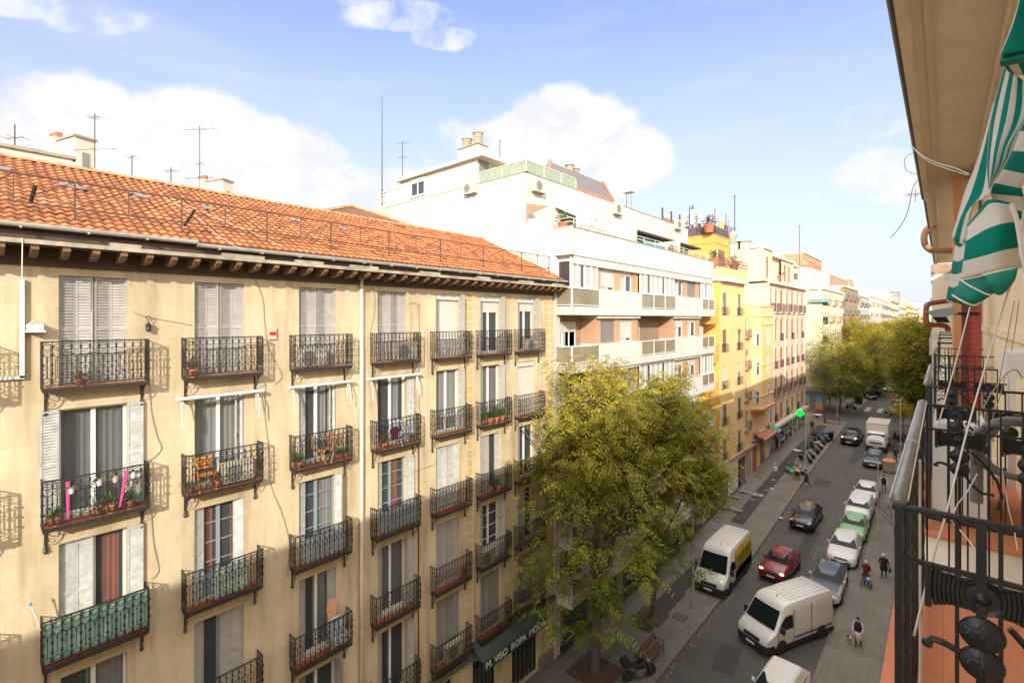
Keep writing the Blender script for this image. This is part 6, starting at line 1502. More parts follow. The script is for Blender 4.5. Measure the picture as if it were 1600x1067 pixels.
def shell(mb,stations,W,mi=0,round_=.0):
    rings=[]
    for (x,zb,zt,hw) in stations:
        h=W/2*hw; dz=zt-zb
        half=[(h*.80,zb),(h*.97,zb+dz*.18),(h,zb+dz*.45),(h*.985,zb+dz*.72),(h*.93,zb+dz*.92),(h*.80,zt-.005),(h*.4,zt+.015)]
        ring=[(x,y,z) for y,z in half]+[(x,-y,z) for y,z in half[::-1]]; rings.append(ring)
    mb.loft(rings,mi)
def car(label,pos,rz,kind='hatch',paint=None,roofm=None,L=4.2,W=1.78,Hh=1.48,lit=False,group='cars in the street',hoodm=None,far=False,bodylow=None):
    root=E('car',label,'car',pos,rz,group); p=paint; k=Hh/1.48
    prof={'hatch':[(.5,.26,.56,.72),(.49,.2,.66,.86),(.455,.17,.76,.95),(.40,.17,.83,.985),(.26,.17,.93,1),(.17,.17,.98,1),(-.05,.17,.97,1),(-.30,.17,1.0,1),(-.43,.2,1.0,.97),(-.485,.26,.96,.9),(-.5,.34,.85,.82)],
          'suv':[(.5,.3,.7,.76),(.49,.24,.84,.9),(.46,.22,.95,.97),(.38,.22,1.03,1),(.24,.22,1.08,1),(-.05,.22,1.1,1),(-.40,.22,1.12,1),(-.48,.26,1.1,.93),(-.5,.36,1.0,.85)],
          'van':[(.5,.26,.62,.78),(.49,.2,.75,.9),(.46,.18,.88,.96),(.36,.18,1.0,1),(.27,.18,1.1,1),(-.05,.18,1.12,1),(-.47,.18,1.12,1),(-.5,.24,1.05,.95)]}[kind]
    mb=MB(); shell(mb,[(x*L,zb*k,zt*k,hw) for x,zb,zt,hw in prof],W); b=mb.build('body',p if not bodylow else bodylow,root,smooth=True)
    g={'hatch':dict(c=.19,rf=.055,rr=-.30,re=-.455,zb=.965,zc=.975),'suv':dict(c=.20,rf=.07,rr=-.38,re=-.475,zb=1.08,zc=1.08),'van':dict(c=.28,rf=.14,rr=-.455,re=-.49,zb=1.10,zc=1.10)}[kind]
    zb=g['zb']*k; zr=Hh; c,rf,rr,re=[g[q]*L for q in('c','rf','rr','re')]
    wb=W/2*.93; wr=W/2*(.72 if kind!='van' else .80)
    def gr(x,z,t): # ring
        wt=wb+(wr-wb)*t; zt=zb+(z-zb)
        return [(x,wb,zb-.03),(x,wt,zt-.05 if t>.1 else zt),(x,wt*.86,zt),(x,wt*.45,zt+.02),(x,-wt*.45,zt+.02),(x,-wt*.86,zt),(x,-wt,zt-.05 if t>.1 else zt),(x,-wb,zb-.03)]
    mb=MB(); mid=(rf+rr)/2
    mb.loft([gr(c,zb+.01,0),gr(rf,zr-.02,1),gr(mid,zr,1),gr(rr,zr-.04,1),gr(re,zb+.02,.08)]); mb.build('roof',roofm or p,root)
    mb=MB(); t=.03
    patch([(c-.02,-wb*.97,zb+.035),(c-.02,wb*.97,zb+.035),(rf+.0,wr*.92,zr-.045),(rf+.0,-wr*.92,zr-.045)],.022,mb); mb.build('windscreen',M['carglass'],root)
    mb=MB(); patch([(re+.05,wb*.85,zb+.06),(re+.05,-wb*.85,zb+.06),(rr-.02,-wr*.84,zr-.10),(rr-.02,wr*.84,zr-.10)],.02,mb); mb.build('rear_window',M['carglass'],root)
    for s in(-1,1):
        mb=MB(); bm=(c-.22+rr+.1)/2
        for (x0,x1,u0,u1) in ((c-.30,bm+.03,rf-.06,bm+.03),(bm-.04,re+.28,bm-.04,rr+.06)):
            q=[(x0,s*wb,zb+.03),(x1,s*wb,zb+.03),(u1,s*wr,zr-.10),(u0,s*wr,zr-.10)]
            patch(q if s<0 else q[::-1],.02,mb) if True else None
        mb.build('side_window',M['carglass'],root)
        mb=MB(); 
        mb.add([(c-.30,s*(wb+.02),zb),(c-.36,s*(wb+.17),zb+.02),(c-.36,s*(wb+.17),zb+.15),(c-.30,s*(wb+.02),zb+.13),(c-.20,s*(wb+.03),zb),(c-.24,s*(wb+.16),zb+.02),(c-.24,s*(wb+.16),zb+.15),(c-.20,s*(wb+.03),zb+.13)],[(0,1,2,3),(7,6,5,4),(0,4,5,1),(3,2,6,7),(1,5,6,2),(0,3,7,4)]); mb.build('mirror',p if not far else M['cardark'],root)
        x=.462*L; z=(.70 if kind!='suv' else .88)*k
        mb=MB(); mb.ball((x-.03,s*W*.365,z),.11,8,sx=1.15,sy=1.5,sz=.72); mb.build('headlight',M['lampon'] if lit else M['lampoff'],root,smooth=True)
        mb=MB(); mb.obox((-.478*L,s*W*.40,.85*k),.10,.20,.22); mb.build('tail_light',M['tail'],root)
    mb=MB(); x=.497*L
    mb.obox((x-.01,0,.60*k),.05,W*.42,.10*k); mb.obox((x-.005,0,.36*k),.06,W*.62,.16*k); mb.build('grille',M['cardark'],root)
    mb=MB(); mb.obox((x+.028,0,.42*k),.012,.50,.11); mb.build('number_plate',M['plate'],root)
    # arches, sills
    r=.31 if kind=='hatch' else .335
    for xx in (.315*L,-.31*L):
        for s in (-1,1): mb=MB(); mb.lathe([(r+.06,s*(W/2-.02)),(r+.06,s*(W/2+.004)),(0,s*(W/2+.004))],(xx,0,r),16,axis='y'); mb.build('wheel_arch',M['cardark'],root)
    mb=MB(); mb.box(-.24*L,.24*L,-W/2+.02,W/2-.02,.12,.26*k); mb.build('underbody',M['cardark'],root)
    add_wheels(root,L,W,r,.315*L,-.31*L)
    if hoodm:
        mb=MB(); rings=[]
        for (x,zz,hw) in ((.475,.775,.80),(.40,.85,.84),(.26,.95,.86),(.19,.99,.86)): rings.append([(x*L,y*W/2*hw,zz*k+.02-.03*abs(y)) for y in (-1,-.5,0,.5,1)])
        mb.loft(rings,closed=False,caps=False); mb.build('bonnet',hoodm,root)
    return root
def bigvan(label,pos,rz,paint,sidem=None,lit=False,L=5.4,W=2.05,Hh=2.5,letter=False):
    root=E('van',label,'van',pos,rz); 
    st=[(.5,.30,.72,.78),(.49,.24,.86,.9),(.465,.22,1.02,.96),(.42,.22,1.16,.985),(.375,.22,1.28,1),(.315,.22,1.75,1),(.25,.22,Hh*.90,1),(.215,.22,Hh*.965,1),(.15,.22,Hh*.99,1),(-.1,.22,Hh,1),(-.48,.22,Hh*.99,1),(-.495,.26,Hh*.97,.98),(-.5,.34,Hh*.93,.95)]
    mb=MB(); rings=[]
    for (x,zb,zt,hw) in st:
        h=W/2*hw; dz=zt-zb; nar=.0 if zt<1.3 else .10*min(1,(zt-1.2)/1.2)
        half=[(h*.86,zb),(h*.98,zb+.16),(h,zb+min(.8,dz*.5)),(h*(1-nar*.4),zb+dz*.72),(h*(1-nar*.8),zb+dz*.90),(h*(.93-nar),zt-.04),(h*(.82-nar),zt),(h*.4,zt+.012)]
        rings.append([(x*L,y,z) for y,z in half]+[(x*L,-y,z) for y,z in half[::-1]])
    mb.loft(rings); o=mb.build('body',paint,root,smooth=True)
    m=o.modifiers.new('es','EDGE_SPLIT'); m.split_angle=R(32)
    w0,w1=W/2*.90,W/2*.80
    mb=MB(); n=6; A_=[]
    for i in range(n+1):
        t=-1+2*i/n; bow=.05*(1-t*t)
        A_.append(((.372*L+bow-.0,t*w0*.97,1.30),(.262*L+bow,t*w1*.97,Hh*.855)))
    for i in range(n):
        mb.add([Vector(A_[i][0])+Vector((.035,0,.02)),Vector(A_[i+1][0])+Vector((.035,0,.02)),Vector(A_[i+1][1])+Vector((.045,0,.02)),Vector(A_[i][1])+Vector((.045,0,.02))],[(0,1,2,3)])
    mb.build('windscreen',M['carglass'],root,smooth=True)
    for s in(-1,1):
        mb=MB(); y0=s*(W/2+.006); y1=s*(W/2*.945+.012)
        mb.add([(.335*L,y0,1.24),(.13*L,y0,1.24),(.13*L,y1,1.92),(.235*L,y1,1.92),(.30*L,(y0+y1)/2,1.6)],[(0,1,2,3,4)]); mb.build('side_window',M['carglass'],root)
        mb=MB(); mb.obox((.32*L,s*(W/2+.15),1.36),.10,.22,.34); mb.build('mirror',M['cardark'],root)
        mb=MB(); mb.ball((.452*L,s*W*.37,.86),.16,10,sx=.9,sy=1.0,sz=1.25); mb.build('headlight',M['lampon'] if lit else M['lampoff'],root,smooth=True)
        mb=MB(); mb.box(.118*L,.123*L,min(y0,y0-s*.02),max(y0,y0-s*.02),.4,2.2); mb.box(.345*L,.35*L,min(y0,y0-s*.02),max(y0,y0-s*.02),.4,1.2); mb.box(-.15*L,-.145*L,min(y0,y0-s*.02),max(y0,y0-s*.02),.4,2.2)
        mb.box(-.47*L,.10*L,min(y0-s*.015,y0),max(y0-s*.015,y0),.62,.70); mb.build('door_seam',M['cardark'],root)
        mb=MB(); mb.obox((-.49*L,s*W*.46,1.1),.08,.08,.5); mb.build('tail_light',M['tail'],root)
        if sidem:
            mb=MB(); y=s*(W/2+.012)
            lv=[(.50,1.0),(1.02,1.0),(1.93,.96),(2.38,.915)]
            for (za,fa),(zb_,fb) in zip(lv,lv[1:]): mb.add([(.11*L,y*fa,za),(-.49*L,y*fa,za),(-.49*L,y*fb,zb_),(.11*L,y*fb,zb_)],[(0,1,2,3)]); mb.build('side_livery',sidem,root)
            for (x,z,w_,h) in ((-.02,1.62,.9,.28),(-.02,1.18,.75,.26),(-.30,1.75,.8,.16),(-.3,1.35,.9,.2)): mb=MB(); mb.box(x*L-w_/2,x*L+w_/2,min(y,y*.985),max(y,y*.985),z-h/2,z+h/2); mb.build('livery_mark',mat('livery_brown',(.16,.12,.02),.5),root)
    mb=MB(); mb.obox((.495*L,0,.72),.06,W*.50,.20); mb.build('grille',M['cardark'],root)
    mb=MB(); rings=[]
    for (x,hw) in ((.505,.74),(.492,.88),(.46,.965),(.40,1.0)): rings.append([(x*L+.02,y,z) for y,z in ((-W/2*hw-.012,.22),(-W/2*hw-.012,.60),(W/2*hw+.012,.60),(W/2*hw+.012,.22))])
    mb.loft(rings); mb.box(-.5*L,.4*L,-W/2-.006,W/2+.006,.24,.46); mb.build('bumper',M['cardark'],root)
    mb=MB(); mb.obox((.518*L,0,.42),.012,.52,.12); mb.build('number_plate',M['plate'],root)
    mb=MB()
    for k in range(7):
        y=(-.6+.2*k); mb.box(-.46*L,.10*L,y*1.1-.015,y*1.1+.015,Hh-.005,Hh+.022)
    mb.build('roof_rib',paint,root)
    mb=MB(); mb.tube([(.17*L,.1,Hh*.97),(.14*L,.1,Hh+.12)],.015,4); mb.build('aerial',M['cardark'],root)
    for xx in (.30*L,-.30*L):
        for s in (-1,1): mb=MB(); mb.lathe([(.42,s*(W/2-.02)),(.42,s*(W/2+.009)),(0,s*(W/2+.009))],(xx,0,.35),16,axis='y'); mb.build('wheel_arch',M['cardark'],root)
    add_wheels(root,L,W,.35,.30*L,-.30*L,.24); return root
WP=paintm('white_car_paint',(.60,.58,.55)); BP=paintm('black_car_paint',(.012,.012,.014),.15); RP=paintm('dark_red_car_paint',(.16,.008,.018),.2); GP_=paintm('green_car_paint',(.18,.36,.17)); SP=paintm('silver_car_paint',(.34,.35,.37),.3,.4,.3); DP=paintm('dark_blue_grey_paint',(.045,.05,.065),.2); GY=paintm('grey_paint',(.20,.20,.21),.3)
def at(px,py,up): v=G(px,py,up); return (v.x,v.y,v.z)
def lanes(X,px,py,up):
    v=G(px,py,up); return (v.x,v.y,gz(v.y))
D90=R(-90)
bigvan('white high roofed van swinging out of the right hand parking row',(-6.75,31.2,0),math.atan2(-2.5,-1.15),WP)
bigvan('white van with a yellow side panel parked under the big tree on the left',(-11.45,35.2,.1),R(-90),WP,sidem=mat('yellow_livery',(.62,.50,.02),.4,var=.08,coat=.5),lit=True,Hh=2.6,L=5.9)
car('white hatchback at the bottom of the photo with only its roof showing',(-5.75,25.3,0),R(-94),'hatch',WP,L=4.3,Hh=1.50,W=1.8)
car('grey and white car with black bonnet parked behind the white van',lanes(-5.95,1294,886,1.5),R(-89),'hatch',WP,roofm=DP,L=4.2,W=1.82,hoodm=BP,Hh=1.5)
car('white hatchback with black windscreen parked ahead of the green car',lanes(-5.95,1320,836,1.5),R(-89),'hatch',WP,L=4.6,W=1.88)
car('light green hatchback in the middle of the right hand parked row',lanes(-5.9,1335,806,1.45),R(-90),'hatch',GP_,L=3.9,Hh=1.46)
car('small white panel van type car parked behind the green car',lanes(-6.0,1343,778,1.75),R(-90),'van',WP,L=4.3,Hh=1.78)
car('white three door car at the head of the parked row by the pavement nose',lanes(-5.9,1354,755,1.42),R(-90),'hatch',WP,L=4.0,Hh=1.42)
car('dark blue grey car parked in front of the box truck',lanes(-6.3,1366,705,1.45),R(-90),'hatch',DP,L=4.3,Hh=1.46)
car('shiny black hatchback driving in the middle of the street',lanes(-8.7,1260,790,1.45),R(-92),'hatch',BP,L=4.25,lit=False)
car('small dark red car with lit round headlights driving toward the viewer',lanes(-8.45,1219,862,1.45),R(-95),'hatch',RP,L=3.8,W=1.74,Hh=1.5,lit=True)
car('black off-road car driving past the box truck',lanes(-9.2,1331,672,1.6),R(-92),'suv',BP,L=4.5,W=1.85,Hh=1.65,lit=True)
car('silver car with bright headlights coming down the far street',lanes(-8.3,1391,601,1.4),R(-92),'hatch',SP,L=4.3,lit=True,far=True)
car('grey hatchback parked on the left under the low far tree',lanes(-10.0,1369,603,1.4),R(-90),'hatch',GY,L=4.2,far=True)
car('dark car parked on the left pavement edge beyond the scooter',lanes(-11.2,1359,611,1.4),R(-80),'hatch',BP,L=4.2,far=True)
for i,(px,py,mm,l_) in enumerate(((1403,632,WP,'white car first in the parked row beyond the crossing'),(1406,618,SP,'silver estate second in the parked row beyond the crossing'),(1410,609,DP,'dark car third beyond the crossing'),(1413,601,SP,'silver car fourth beyond the crossing'),(1416,594,GY,'grey car fifth beyond the crossing on the right'),(1418,588,WP,'white car sixth beyond the crossing on the right'),(1420,582,WP,'white car last visible in the far right parked row'))):
    car(l_,lanes(-5.8,px,py,1.45),R(-90),'hatch' if i!=1 else 'van',mm,L=4.2,far=True,group='cars parked beyond the crossing')
# box truck
v=lanes(-6.3,1371,661,3.15); tk=E('truck','white box truck parked beside the right pavement behind the dark car','truck',(v[0],v[1]+.8,v[2]),D90)
mb=MB(); mb.box(-3.0,1.35,-1.08,1.08,.85,3.15); mb.build('cargo_box',M['white'],tk)
mb=MB(); mb.box(-3.03,1.38,-1.11,1.11,3.1,3.18); mb.box(1.30,1.38,-1.11,1.11,.8,.9); mb.build('box_frame',M['ac'],tk)
mb=MB(); st=[(2.75,.45,1.2,.86),(2.72,.4,1.45,.93),(2.62,.4,1.6,.97),(2.40,.4,2.15,.96),(2.2,.4,2.28,.92),(1.5,.4,2.32,.92)]
shell(mb,st,2.05); mb.build('cab',WP,tk)
mb=MB(); patch([(2.62,-.92,1.42),(2.62,.92,1.42),(2.38,.84,2.10),(2.38,-.84,2.10)],.05,mb); mb.build('windscreen',M['carglass'],tk)
for s in(-1,1):
    mb=MB(); mb.add([(2.5,s*1.03,1.4),(1.75,s*1.03,1.4),(1.75,s*.98,2.1),(2.3,s*.98,2.1)],[(0,1,2,3)]); mb.build('side_window',M['carglass'],tk)
    mb=MB(); mb.ball((2.70,s*.78,.85),.13,8,sx=.6,sy=1.4); mb.build('headlight',M['lampoff'],tk)
    mb=MB(); mb.obox((2.45,s*1.25,1.7),.08,.18,.42); mb.tube([(2.4,s*1.0,1.9),(2.45,s*1.25,1.9)],.015,4); mb.build('mirror',M['cardark'],tk)
mb=MB(); mb.obox((2.76,0,.55),.10,2.0,.28); mb.obox((2.74,0,1.05),.05,1.2,.18); mb.box(-2.9,1.5,-.8,.8,.5,.84); mb.build('bumper',M['cardark'],tk)
mb=MB(); mb.obox((2.82,0,.55),.012,.52,.12); mb.build('number_plate',M['plate'],tk)
add_wheels(tk,5.7,2.1,.38,1.95,-1.7,.26)
# ------------------------------------------------------------ motorbikes
def moto(label,pos,rz,c,scooter=False,group='motorbikes parked in a row',lean=.10,box=False,shield=False):
    root=E('motorcycle',label,'motorbike',pos,rz,group); root.rotation_euler.x=lean
    rr=.30 if not scooter else .24; xb=.68 if not scooter else .62
    for x,nm in ((xb,'front_wheel'),(-xb,'rear_wheel')):
        mb=MB(); mb.lathe([(rr*.72,-.05),(rr*.95,-.055),(rr,-.03),(rr,.03),(rr*.95,.055),(rr*.72,.05)],(x,0,rr),16,0,axis='y'); mb.lathe([(rr*.14,-.05),(rr*.14,.05)],(x,0,rr),8,1,axis='y')
        for k in range(5): a=R(72*k); mb.obox((x+math.cos(a)*rr*.42,0,rr+math.sin(a)*rr*.42),rr*.62,.03,.03,ry=-a,mi=1)
        mb.build(nm,[M['tyre'],M['rim']],root)
    mb=MB(); mb.tube([(xb,.08,rr),(xb-.25,.08,.95)],.022,5); mb.tube([(xb,-.08,rr),(xb-.25,-.08,.95)],.022,5); mb.tube([(xb-.30,-.36,1.06),(xb-.24,-.15,1.02),(xb-.24,.15,1.02),(xb-.30,.36,1.06)],.018,5)
    for s in(-1,1): mb.tube([(xb-.25,s*.2,1.03),(xb-.2,s*.3,1.22)],.008,3); mb.obox((xb-.2,s*.3,1.24),.02,.12,.08)
    mb.build('fork',M['steel'],root)
    mb=MB()
    if scooter:
        mb.loft([[(x,y*w_,z0+(z1-z0)*t) for y,t in ((-1,0),(-1,.7),(-.6,1),(.6,1),(1,.7),(1,0))] for (x,w_,z0,z1) in ((-.75,.08,.45,.62),(-.55,.17,.30,.76),(-.15,.18,.28,.74),(-.02,.16,.22,.40),(.22,.17,.22,.34),(.30,.2,.24,.60),(.40,.19,.35,.95),(.44,.12,.55,1.0))])
        mb.ball((.58,0,.46),.2,8,sx=1.2,sy=.5,sz=.5)
    else:
        mb.loft([[(x,y*w_,z0+(z1-z0)*t) for y,t in ((-1,.1),(-1,.7),(-.6,1),(.6,1),(1,.7),(1,.1))] for (x,w_,z0,z1) in ((-.25,.10,.62,.80),(-.1,.15,.60,.88),(.15,.17,.62,.98),(.32,.13,.66,.96),(.42,.06,.72,.88))])
        mb.loft([[(x,y*.07,z+.04*t) for y,t in ((-1,0),(-.6,1),(.6,1),(1,0))] for (x,z) in ((xb-.28,rr+.26),(xb,rr+.33),(xb+.2,rr+.22))]); mb.loft([[(x,y*.09,z+.08*t) for y,t in ((-1,0),(-.6,1),(.6,1),(1,0))] for (x,z) in ((-.28,.72),(-.6,.80),(-.85,.86))])
    mb.build('bodywork',c,root,smooth=False)
    mb=MB(); mb.loft([[(x,y*w_,z+.08*t) for y,t in ((-1,0),(-.7,1),(.7,1),(1,0))] for (x,w_,z) in ((.05,.10,.80),(-.2,.15,.78),(-.5,.13,.80),(-.78,.08,.88))]); mb.build('seat',M['cardark'],root)
    if not scooter:
        mb=MB(); mb.box(-.2,.3,-.15,.15,.28,.62); mb.lathe([(.12,-.2),(.12,.2)],(.02,0,.38),10,axis='y'); mb.tube([(.2,.16,.35),(-.1,.2,.28),(-.75,.2,.38)],.045,6); mb.build('engine',M['steel'],root)
    mb=MB(); mb.ball((xb-.17,0,.86),.09,8); mb.build('headlight',M['lampoff'],root)
    mb=MB(); mb.obox((-.84,0,.78),.06,.14,.06); mb.build('tail_light',M['tail'],root)
    if box: mb=MB(); mb.obox((-.82,0,1.08),.38,.42,.30); mb.build('top_case',M['cardark'],root)
    if shield: mb=MB(); mb.add([(.40,-.2,1.0),(.40,.2,1.0),(.26,.14,1.45),(.26,-.14,1.45)],[(0,1,2,3)]); mb.build('windshield',M['amber'],root)
    return root
cols9=[BP,paintm('blue_bike',(.03,.12,.30)),SP,BP,WP,BP,GY]
for i,((px,py),l_) in enumerate(zip(((1247,738),(1259,720),(1264,713),(1270,706),(1276,699),(1281,692),(1287,688)),('pale green scooter nearest the viewer in the bike row','blue motorbike with the white screen by the lamp post','silver motorbike third in the pavement row','black motorbike in the middle of the pavement row','white and black motorbike fifth in the row','black motorbike with a top case near the row end','grey motorbike at the far end of the row'))):
    v=G(px,py+3); sc2=i==0
    moto(l_,(v.x,v.y,v.z+.13),R(-35+rnd(-5,5)),paintm('mint_scooter',(.28,.50,.36)) if sc2 else cols9[i%7],scooter=sc2,shield=(i==1),box=(i==5))
v=G(1238,742); moto('second mint green scooter leaning beside the first one',(v.x,v.y,v.z+.13),R(-30),MATS['mint_scooter'],True)
v=G(995,1062); moto('black motorbike with red tail lamp parked by the tree foot and bench',(v.x+.1,v.y,v.z+.13),R(60),BP,box=True,group=None)
v=G(1330,640); moto('white motorbike parked on the corner across the side street',(v.x,v.y,v.z+.13),R(-30),WP,group=None,shield=True)
for i,((px,py),l_) in enumerate((((1395,640),'black scooter beside the no entry sign'),((1388,648),'dark scooter at the kerb end of the crossing'),((1402,688),'black motorbike lying low right of the box truck'),((1411,690),'dark motorbike with cover by the small corner tree'))):
    v=G(px,py+1); moto(l_,(v.x,v.y,v.z+.13),R(100+20*i),BP,i%2==0,group=None)
v=G(1019,968); 
# ------------------------------------------------------------ people
SKIN=mat('skin',(.50,.30,.21),.6); HAIRD=mat('dark_hair',(.03,.02,.015),.8); HAIRW=mat('white_hair',(.62,.60,.56),.8)
def clothm(n,c): return mat('cloth_'+n,c,.9,var=.25,scale=9)
def person(label,px,py,rz,top,bottom,hair=HAIRD,h=1.68,walk=0.0,arms='down',bend=0.0,coat=None,skirt=None,vest=None,hat=None,up=.13,shoes=None):
    v=G(px,py); root=E('person',label,'person',(v.x,v.y,v.z+up),rz)
    k=h/1.7; sw=.20*walk
    V=[];Eg=[];Rr=[]
    def add(p,r,par=None):
        V.append((p[0]*k,p[1]*k,p[2]*k)); Rr.append((r[0]*k,r[1]*k) if isinstance(r,tuple) else (r*k,r*k)); 
        if par is not None: Eg.append((par,len(V)-1))
        return len(V)-1
    b=bend
    pel=add((0,0,.93),(.13,.16)); wa=add((b*.12,0,1.10),(.11,.14),pel); chst=add((b*.28,0,1.30),(.12,.175),wa); nk=add((b*.42,0,1.44),(.05,.055),chst)
    hd=add((b*.52+.01,0,1.53),(.075,.07),nk); ht=add((b*.56+.01,0,1.63),(.085,.072),hd)
    hands=[]
    for s in(-1,1):
        sh=add((b*.32,s*.18,1.37),(.062,.062),chst)
        f=s*sw
        if arms=='down': el=(-.02+f*.4,s*.25,1.12); wr=(.06+f*.9,s*.26,.90)
        elif arms=='front': el=(.08+b*.3,s*.25,1.12); wr=(.32+b*.3,s*.20,1.02)
        elif arms=='one' and s==1: el=(.06,s*.26,1.13); wr=(.26,s*.30,.98)
        else: el=(-.02,s*.25,1.12); wr=(.05,s*.27,.90)
        e=add(el,.046,sh); w_=add(wr,.03,e); hp=add((wr[0]*1.1+.015,wr[1],wr[2]-.06),(.035,.02),w_); hands.append((V[hp],V[w_]))
        hip=add((0,s*.09,.88),(.085,.085),pel); g=-s*sw
        kn=add((g*.9+.02,s*.10,.50),.058,hip); an=add((g*1.7-.02,s*.10,.09),.04,kn); ft_=add((g*1.7+.13,s*.105,.035),(.035,.042),an)
    me=bpy.data.meshes.new('body'); me.from_pydata(V,Eg,[]); tmp=bpy.data.objects.new('tmp',me); COL.objects.link(tmp)
    m=tmp.modifiers.new('s','SKIN'); tmp.modifiers.new('b','SUBSURF').levels=1
    for i,r in enumerate(Rr): me.skin_vertices[0].data[i].radius=r
    me.skin_vertices[0].data[0].use_root=True
    dg=bpy.context.evaluated_depsgraph_get(); nm=bpy.data.meshes.new_from_object(tmp.evaluated_get(dg)); bpy.data.objects.remove(tmp)
    nm.name='body'; nm.materials.clear()
    for mm in (SKIN,top,bottom,shoes or HAIRD): nm.materials.append(mm)
    for p in nm.polygons:
        c=p.center/k; mi=1
        if c.z>1.44 : mi=0
        elif c.z<.08+.03: mi=3
        elif c.z<.92 and abs(c.y)<.20: mi=2
        elif abs(c.y)>.15 and c.z<.96 and arms!='front': mi=0 if c.z<.90 else 1
        elif arms=='front' and c.x>.27+b*.3 and c.z>.9: mi=0
        p.material_index=mi; p.use_smooth=True
    link('body',nm,root)
    for (hp,wp_) in hands:
        mb=MB(); hp=Vector(hp); d=(hp-Vector(wp_)).normalized(); sd=Vector((1,0,0)) if abs(d.x)<.7 else Vector((0,0,1)); sd=(sd-d*sd.dot(d)).normalized()
        mb.obox(hp,.05,.02,.07); 
        for i,(o_,l_) in enumerate(((-.026,.060),(-.009,.072),(.009,.068),(.026,.052))): a=hp+sd*o_+d*.03; mb.tube([a,a+d*l_*.55,a+d*l_+d.cross(sd)*.015],.008,5)
        a=hp+sd*.03-d*.01; mb.tube([a,a+sd*.02+d*.025,a+sd*.022+d*.05],.009,5); mb.build('hand',SKIN,root)
    hc=Vector((b*.56+.0,0,1.60))*k
    mb=MB(); mb.ball(hc+Vector((-.015,0,.035))*k,.108*k,12,sx=1.0,sy=.88,sz=.95); mb.build('hair',hat or hair,root,smooth=True)
    mb=MB(); hf=hc+Vector((.03,0,-.015))*k; mb.ball(hf,.078*k,10,sx=1,sy=.85,sz=1.15); mb.tube([hf+Vector((.075,0,.01)),hf+Vector((.10,0,-.015)),hf+Vector((.075,0,-.02))],.011,5)
    for s in(-1,1): mb.ball(hf+Vector((-.03,s*.07,.0)),.02,6,sy=.5)
    mb.build('face',SKIN,root,smooth=True)
    mb=MB(); 
    for s in(-1,1): mb.ball(hf+Vector((.070,s*.028,.018)),.009,6)
    mb.tube([hf+Vector((.072,-.02,-.04)),hf+Vector((.078,0,-.042)),hf+Vector((.072,.02,-.04))],.005,4); mb.build('features',M['dark'],root)
    def ringz(z,rx,ry,ox=0): return [((ox+rx*math.cos(2*math.pi*i/14))*k,ry*math.sin(2*math.pi*i/14)*k,z*k) for i in range(14)]
    if coat: mb=MB(); mb.loft([ringz(.55,.20,.23),ringz(.75,.19,.22),ringz(.95,.17,.20),ringz(1.12,.15,.19,b*.12),ringz(1.32,.15,.22,b*.28),ringz(1.43,.08,.12,b*.40)]); mb.build('coat',coat,root,smooth=True)
    if skirt: mb=MB(); mb.loft([ringz(.38,.19,.22),ringz(.7,.17,.20),ringz(1.0,.15,.18)]); mb.build('skirt',skirt,root,smooth=True)
    if vest: mb=MB(); mb.loft([ringz(.86,.16,.20),ringz(1.1,.15,.19,b*.12),ringz(1.34,.15,.20,b*.28),ringz(1.44,.08,.11,b*.40)]); mb.build('vest',vest,root,smooth=True)
    return root
BK=clothm('black',(.012,.012,.014)); MR=clothm('maroon',(.16,.02,.02)); JN=clothm('jeans',(.06,.10,.18)); WH=clothm('white',(.62,.60,.60)); LL=clothm('lilac',(.50,.42,.55)); PK=clothm('red_pink',(.42,.12,.12)); DG=clothm('dark_green',(.03,.045,.03)); BR=clothm('brown',(.12,.07,.05))
FR=R(-90)
p1=person('person in a maroon coat bent over a wheeled walker on the right pavement',1354,915,FR,MR,BK,HAIRW,1.66,.5,'front',.5,coat=MR)
wk=E('walker','black wheeled walker with blue and white bags pushed by the person in maroon','walker',(p1.location.x,p1.location.y-.52,p1.location.z),FR)
for s in(-1,1):
    mb=MB(); mb.tube([(-.15,s*.24,.95),(-.05,s*.24,.92),(.05,s*.26,.12)],.015,5); mb.tube([(-.1,s*.24,.6),(-.35,s*.26,.10)],.015,5); mb.build('frame',M['steel'],wk)
    for x in (.05,-.35): mb=MB(); mb.lathe([(.09,-.02),(.1,0),(.09,.02)],(x,s*.27,.1),12,axis='y'); mb.build('wheel',M['tyre'],wk)
mb=MB(); mb.obox((-.08,-.05,.55),.28,.22,.36); mb.build('bag',mat('blue_bag',(.03,.08,.35),.6),wk); mb=MB(); mb.ball((.0,.15,.62),.13,8); mb.build('bag',WH,wk); mb=MB(); mb.obox((-.1,0,.72),.3,.44,.04); mb.build('seat',BK,wk)
p2=person('person all in black with a stick walking beside the near balcony edge',1381,905,FR,BK,BK,HAIRW,1.66,.5,'one',.25,coat=BK)
o=E('walking_stick','thin walking stick held by the person in black','stick',(p2.location.x-.30,p2.location.y-.30,p2.location.z),FR); mb=MB(); mb.tube([(0,0,0),(0,0,.9),(-.03,0,.95),(-.1,0,.93)],.012,5); mb.build('shaft',M['wirew'],o)
o=E('handbag','black handbag hanging at the side of the person in black','bag',(p2.location.x+.33,p2.location.y-.02,p2.location.z+.5),FR); mb=MB(); mb.obox((0,0,.12),.28,.12,.24); mb.build('pouch',BK,o); mb=MB(); mb.tube([(-.1,0,.24),(-.05,0,.38),(.05,0,.38),(.1,0,.24)],.01,4); mb.build('strap',BK,o)
p3=person('person in a black vest and pale patterned apron walking a small dog',1341,1012,FR,LL,BK,HAIRD,1.62,.5,'front',.25,skirt=mat('patterned_apron',(.62,.55,.55),.9,var=.5,scale=22,col2=(.35,.25,.30)),vest=BK)
v=G(1326,1007)
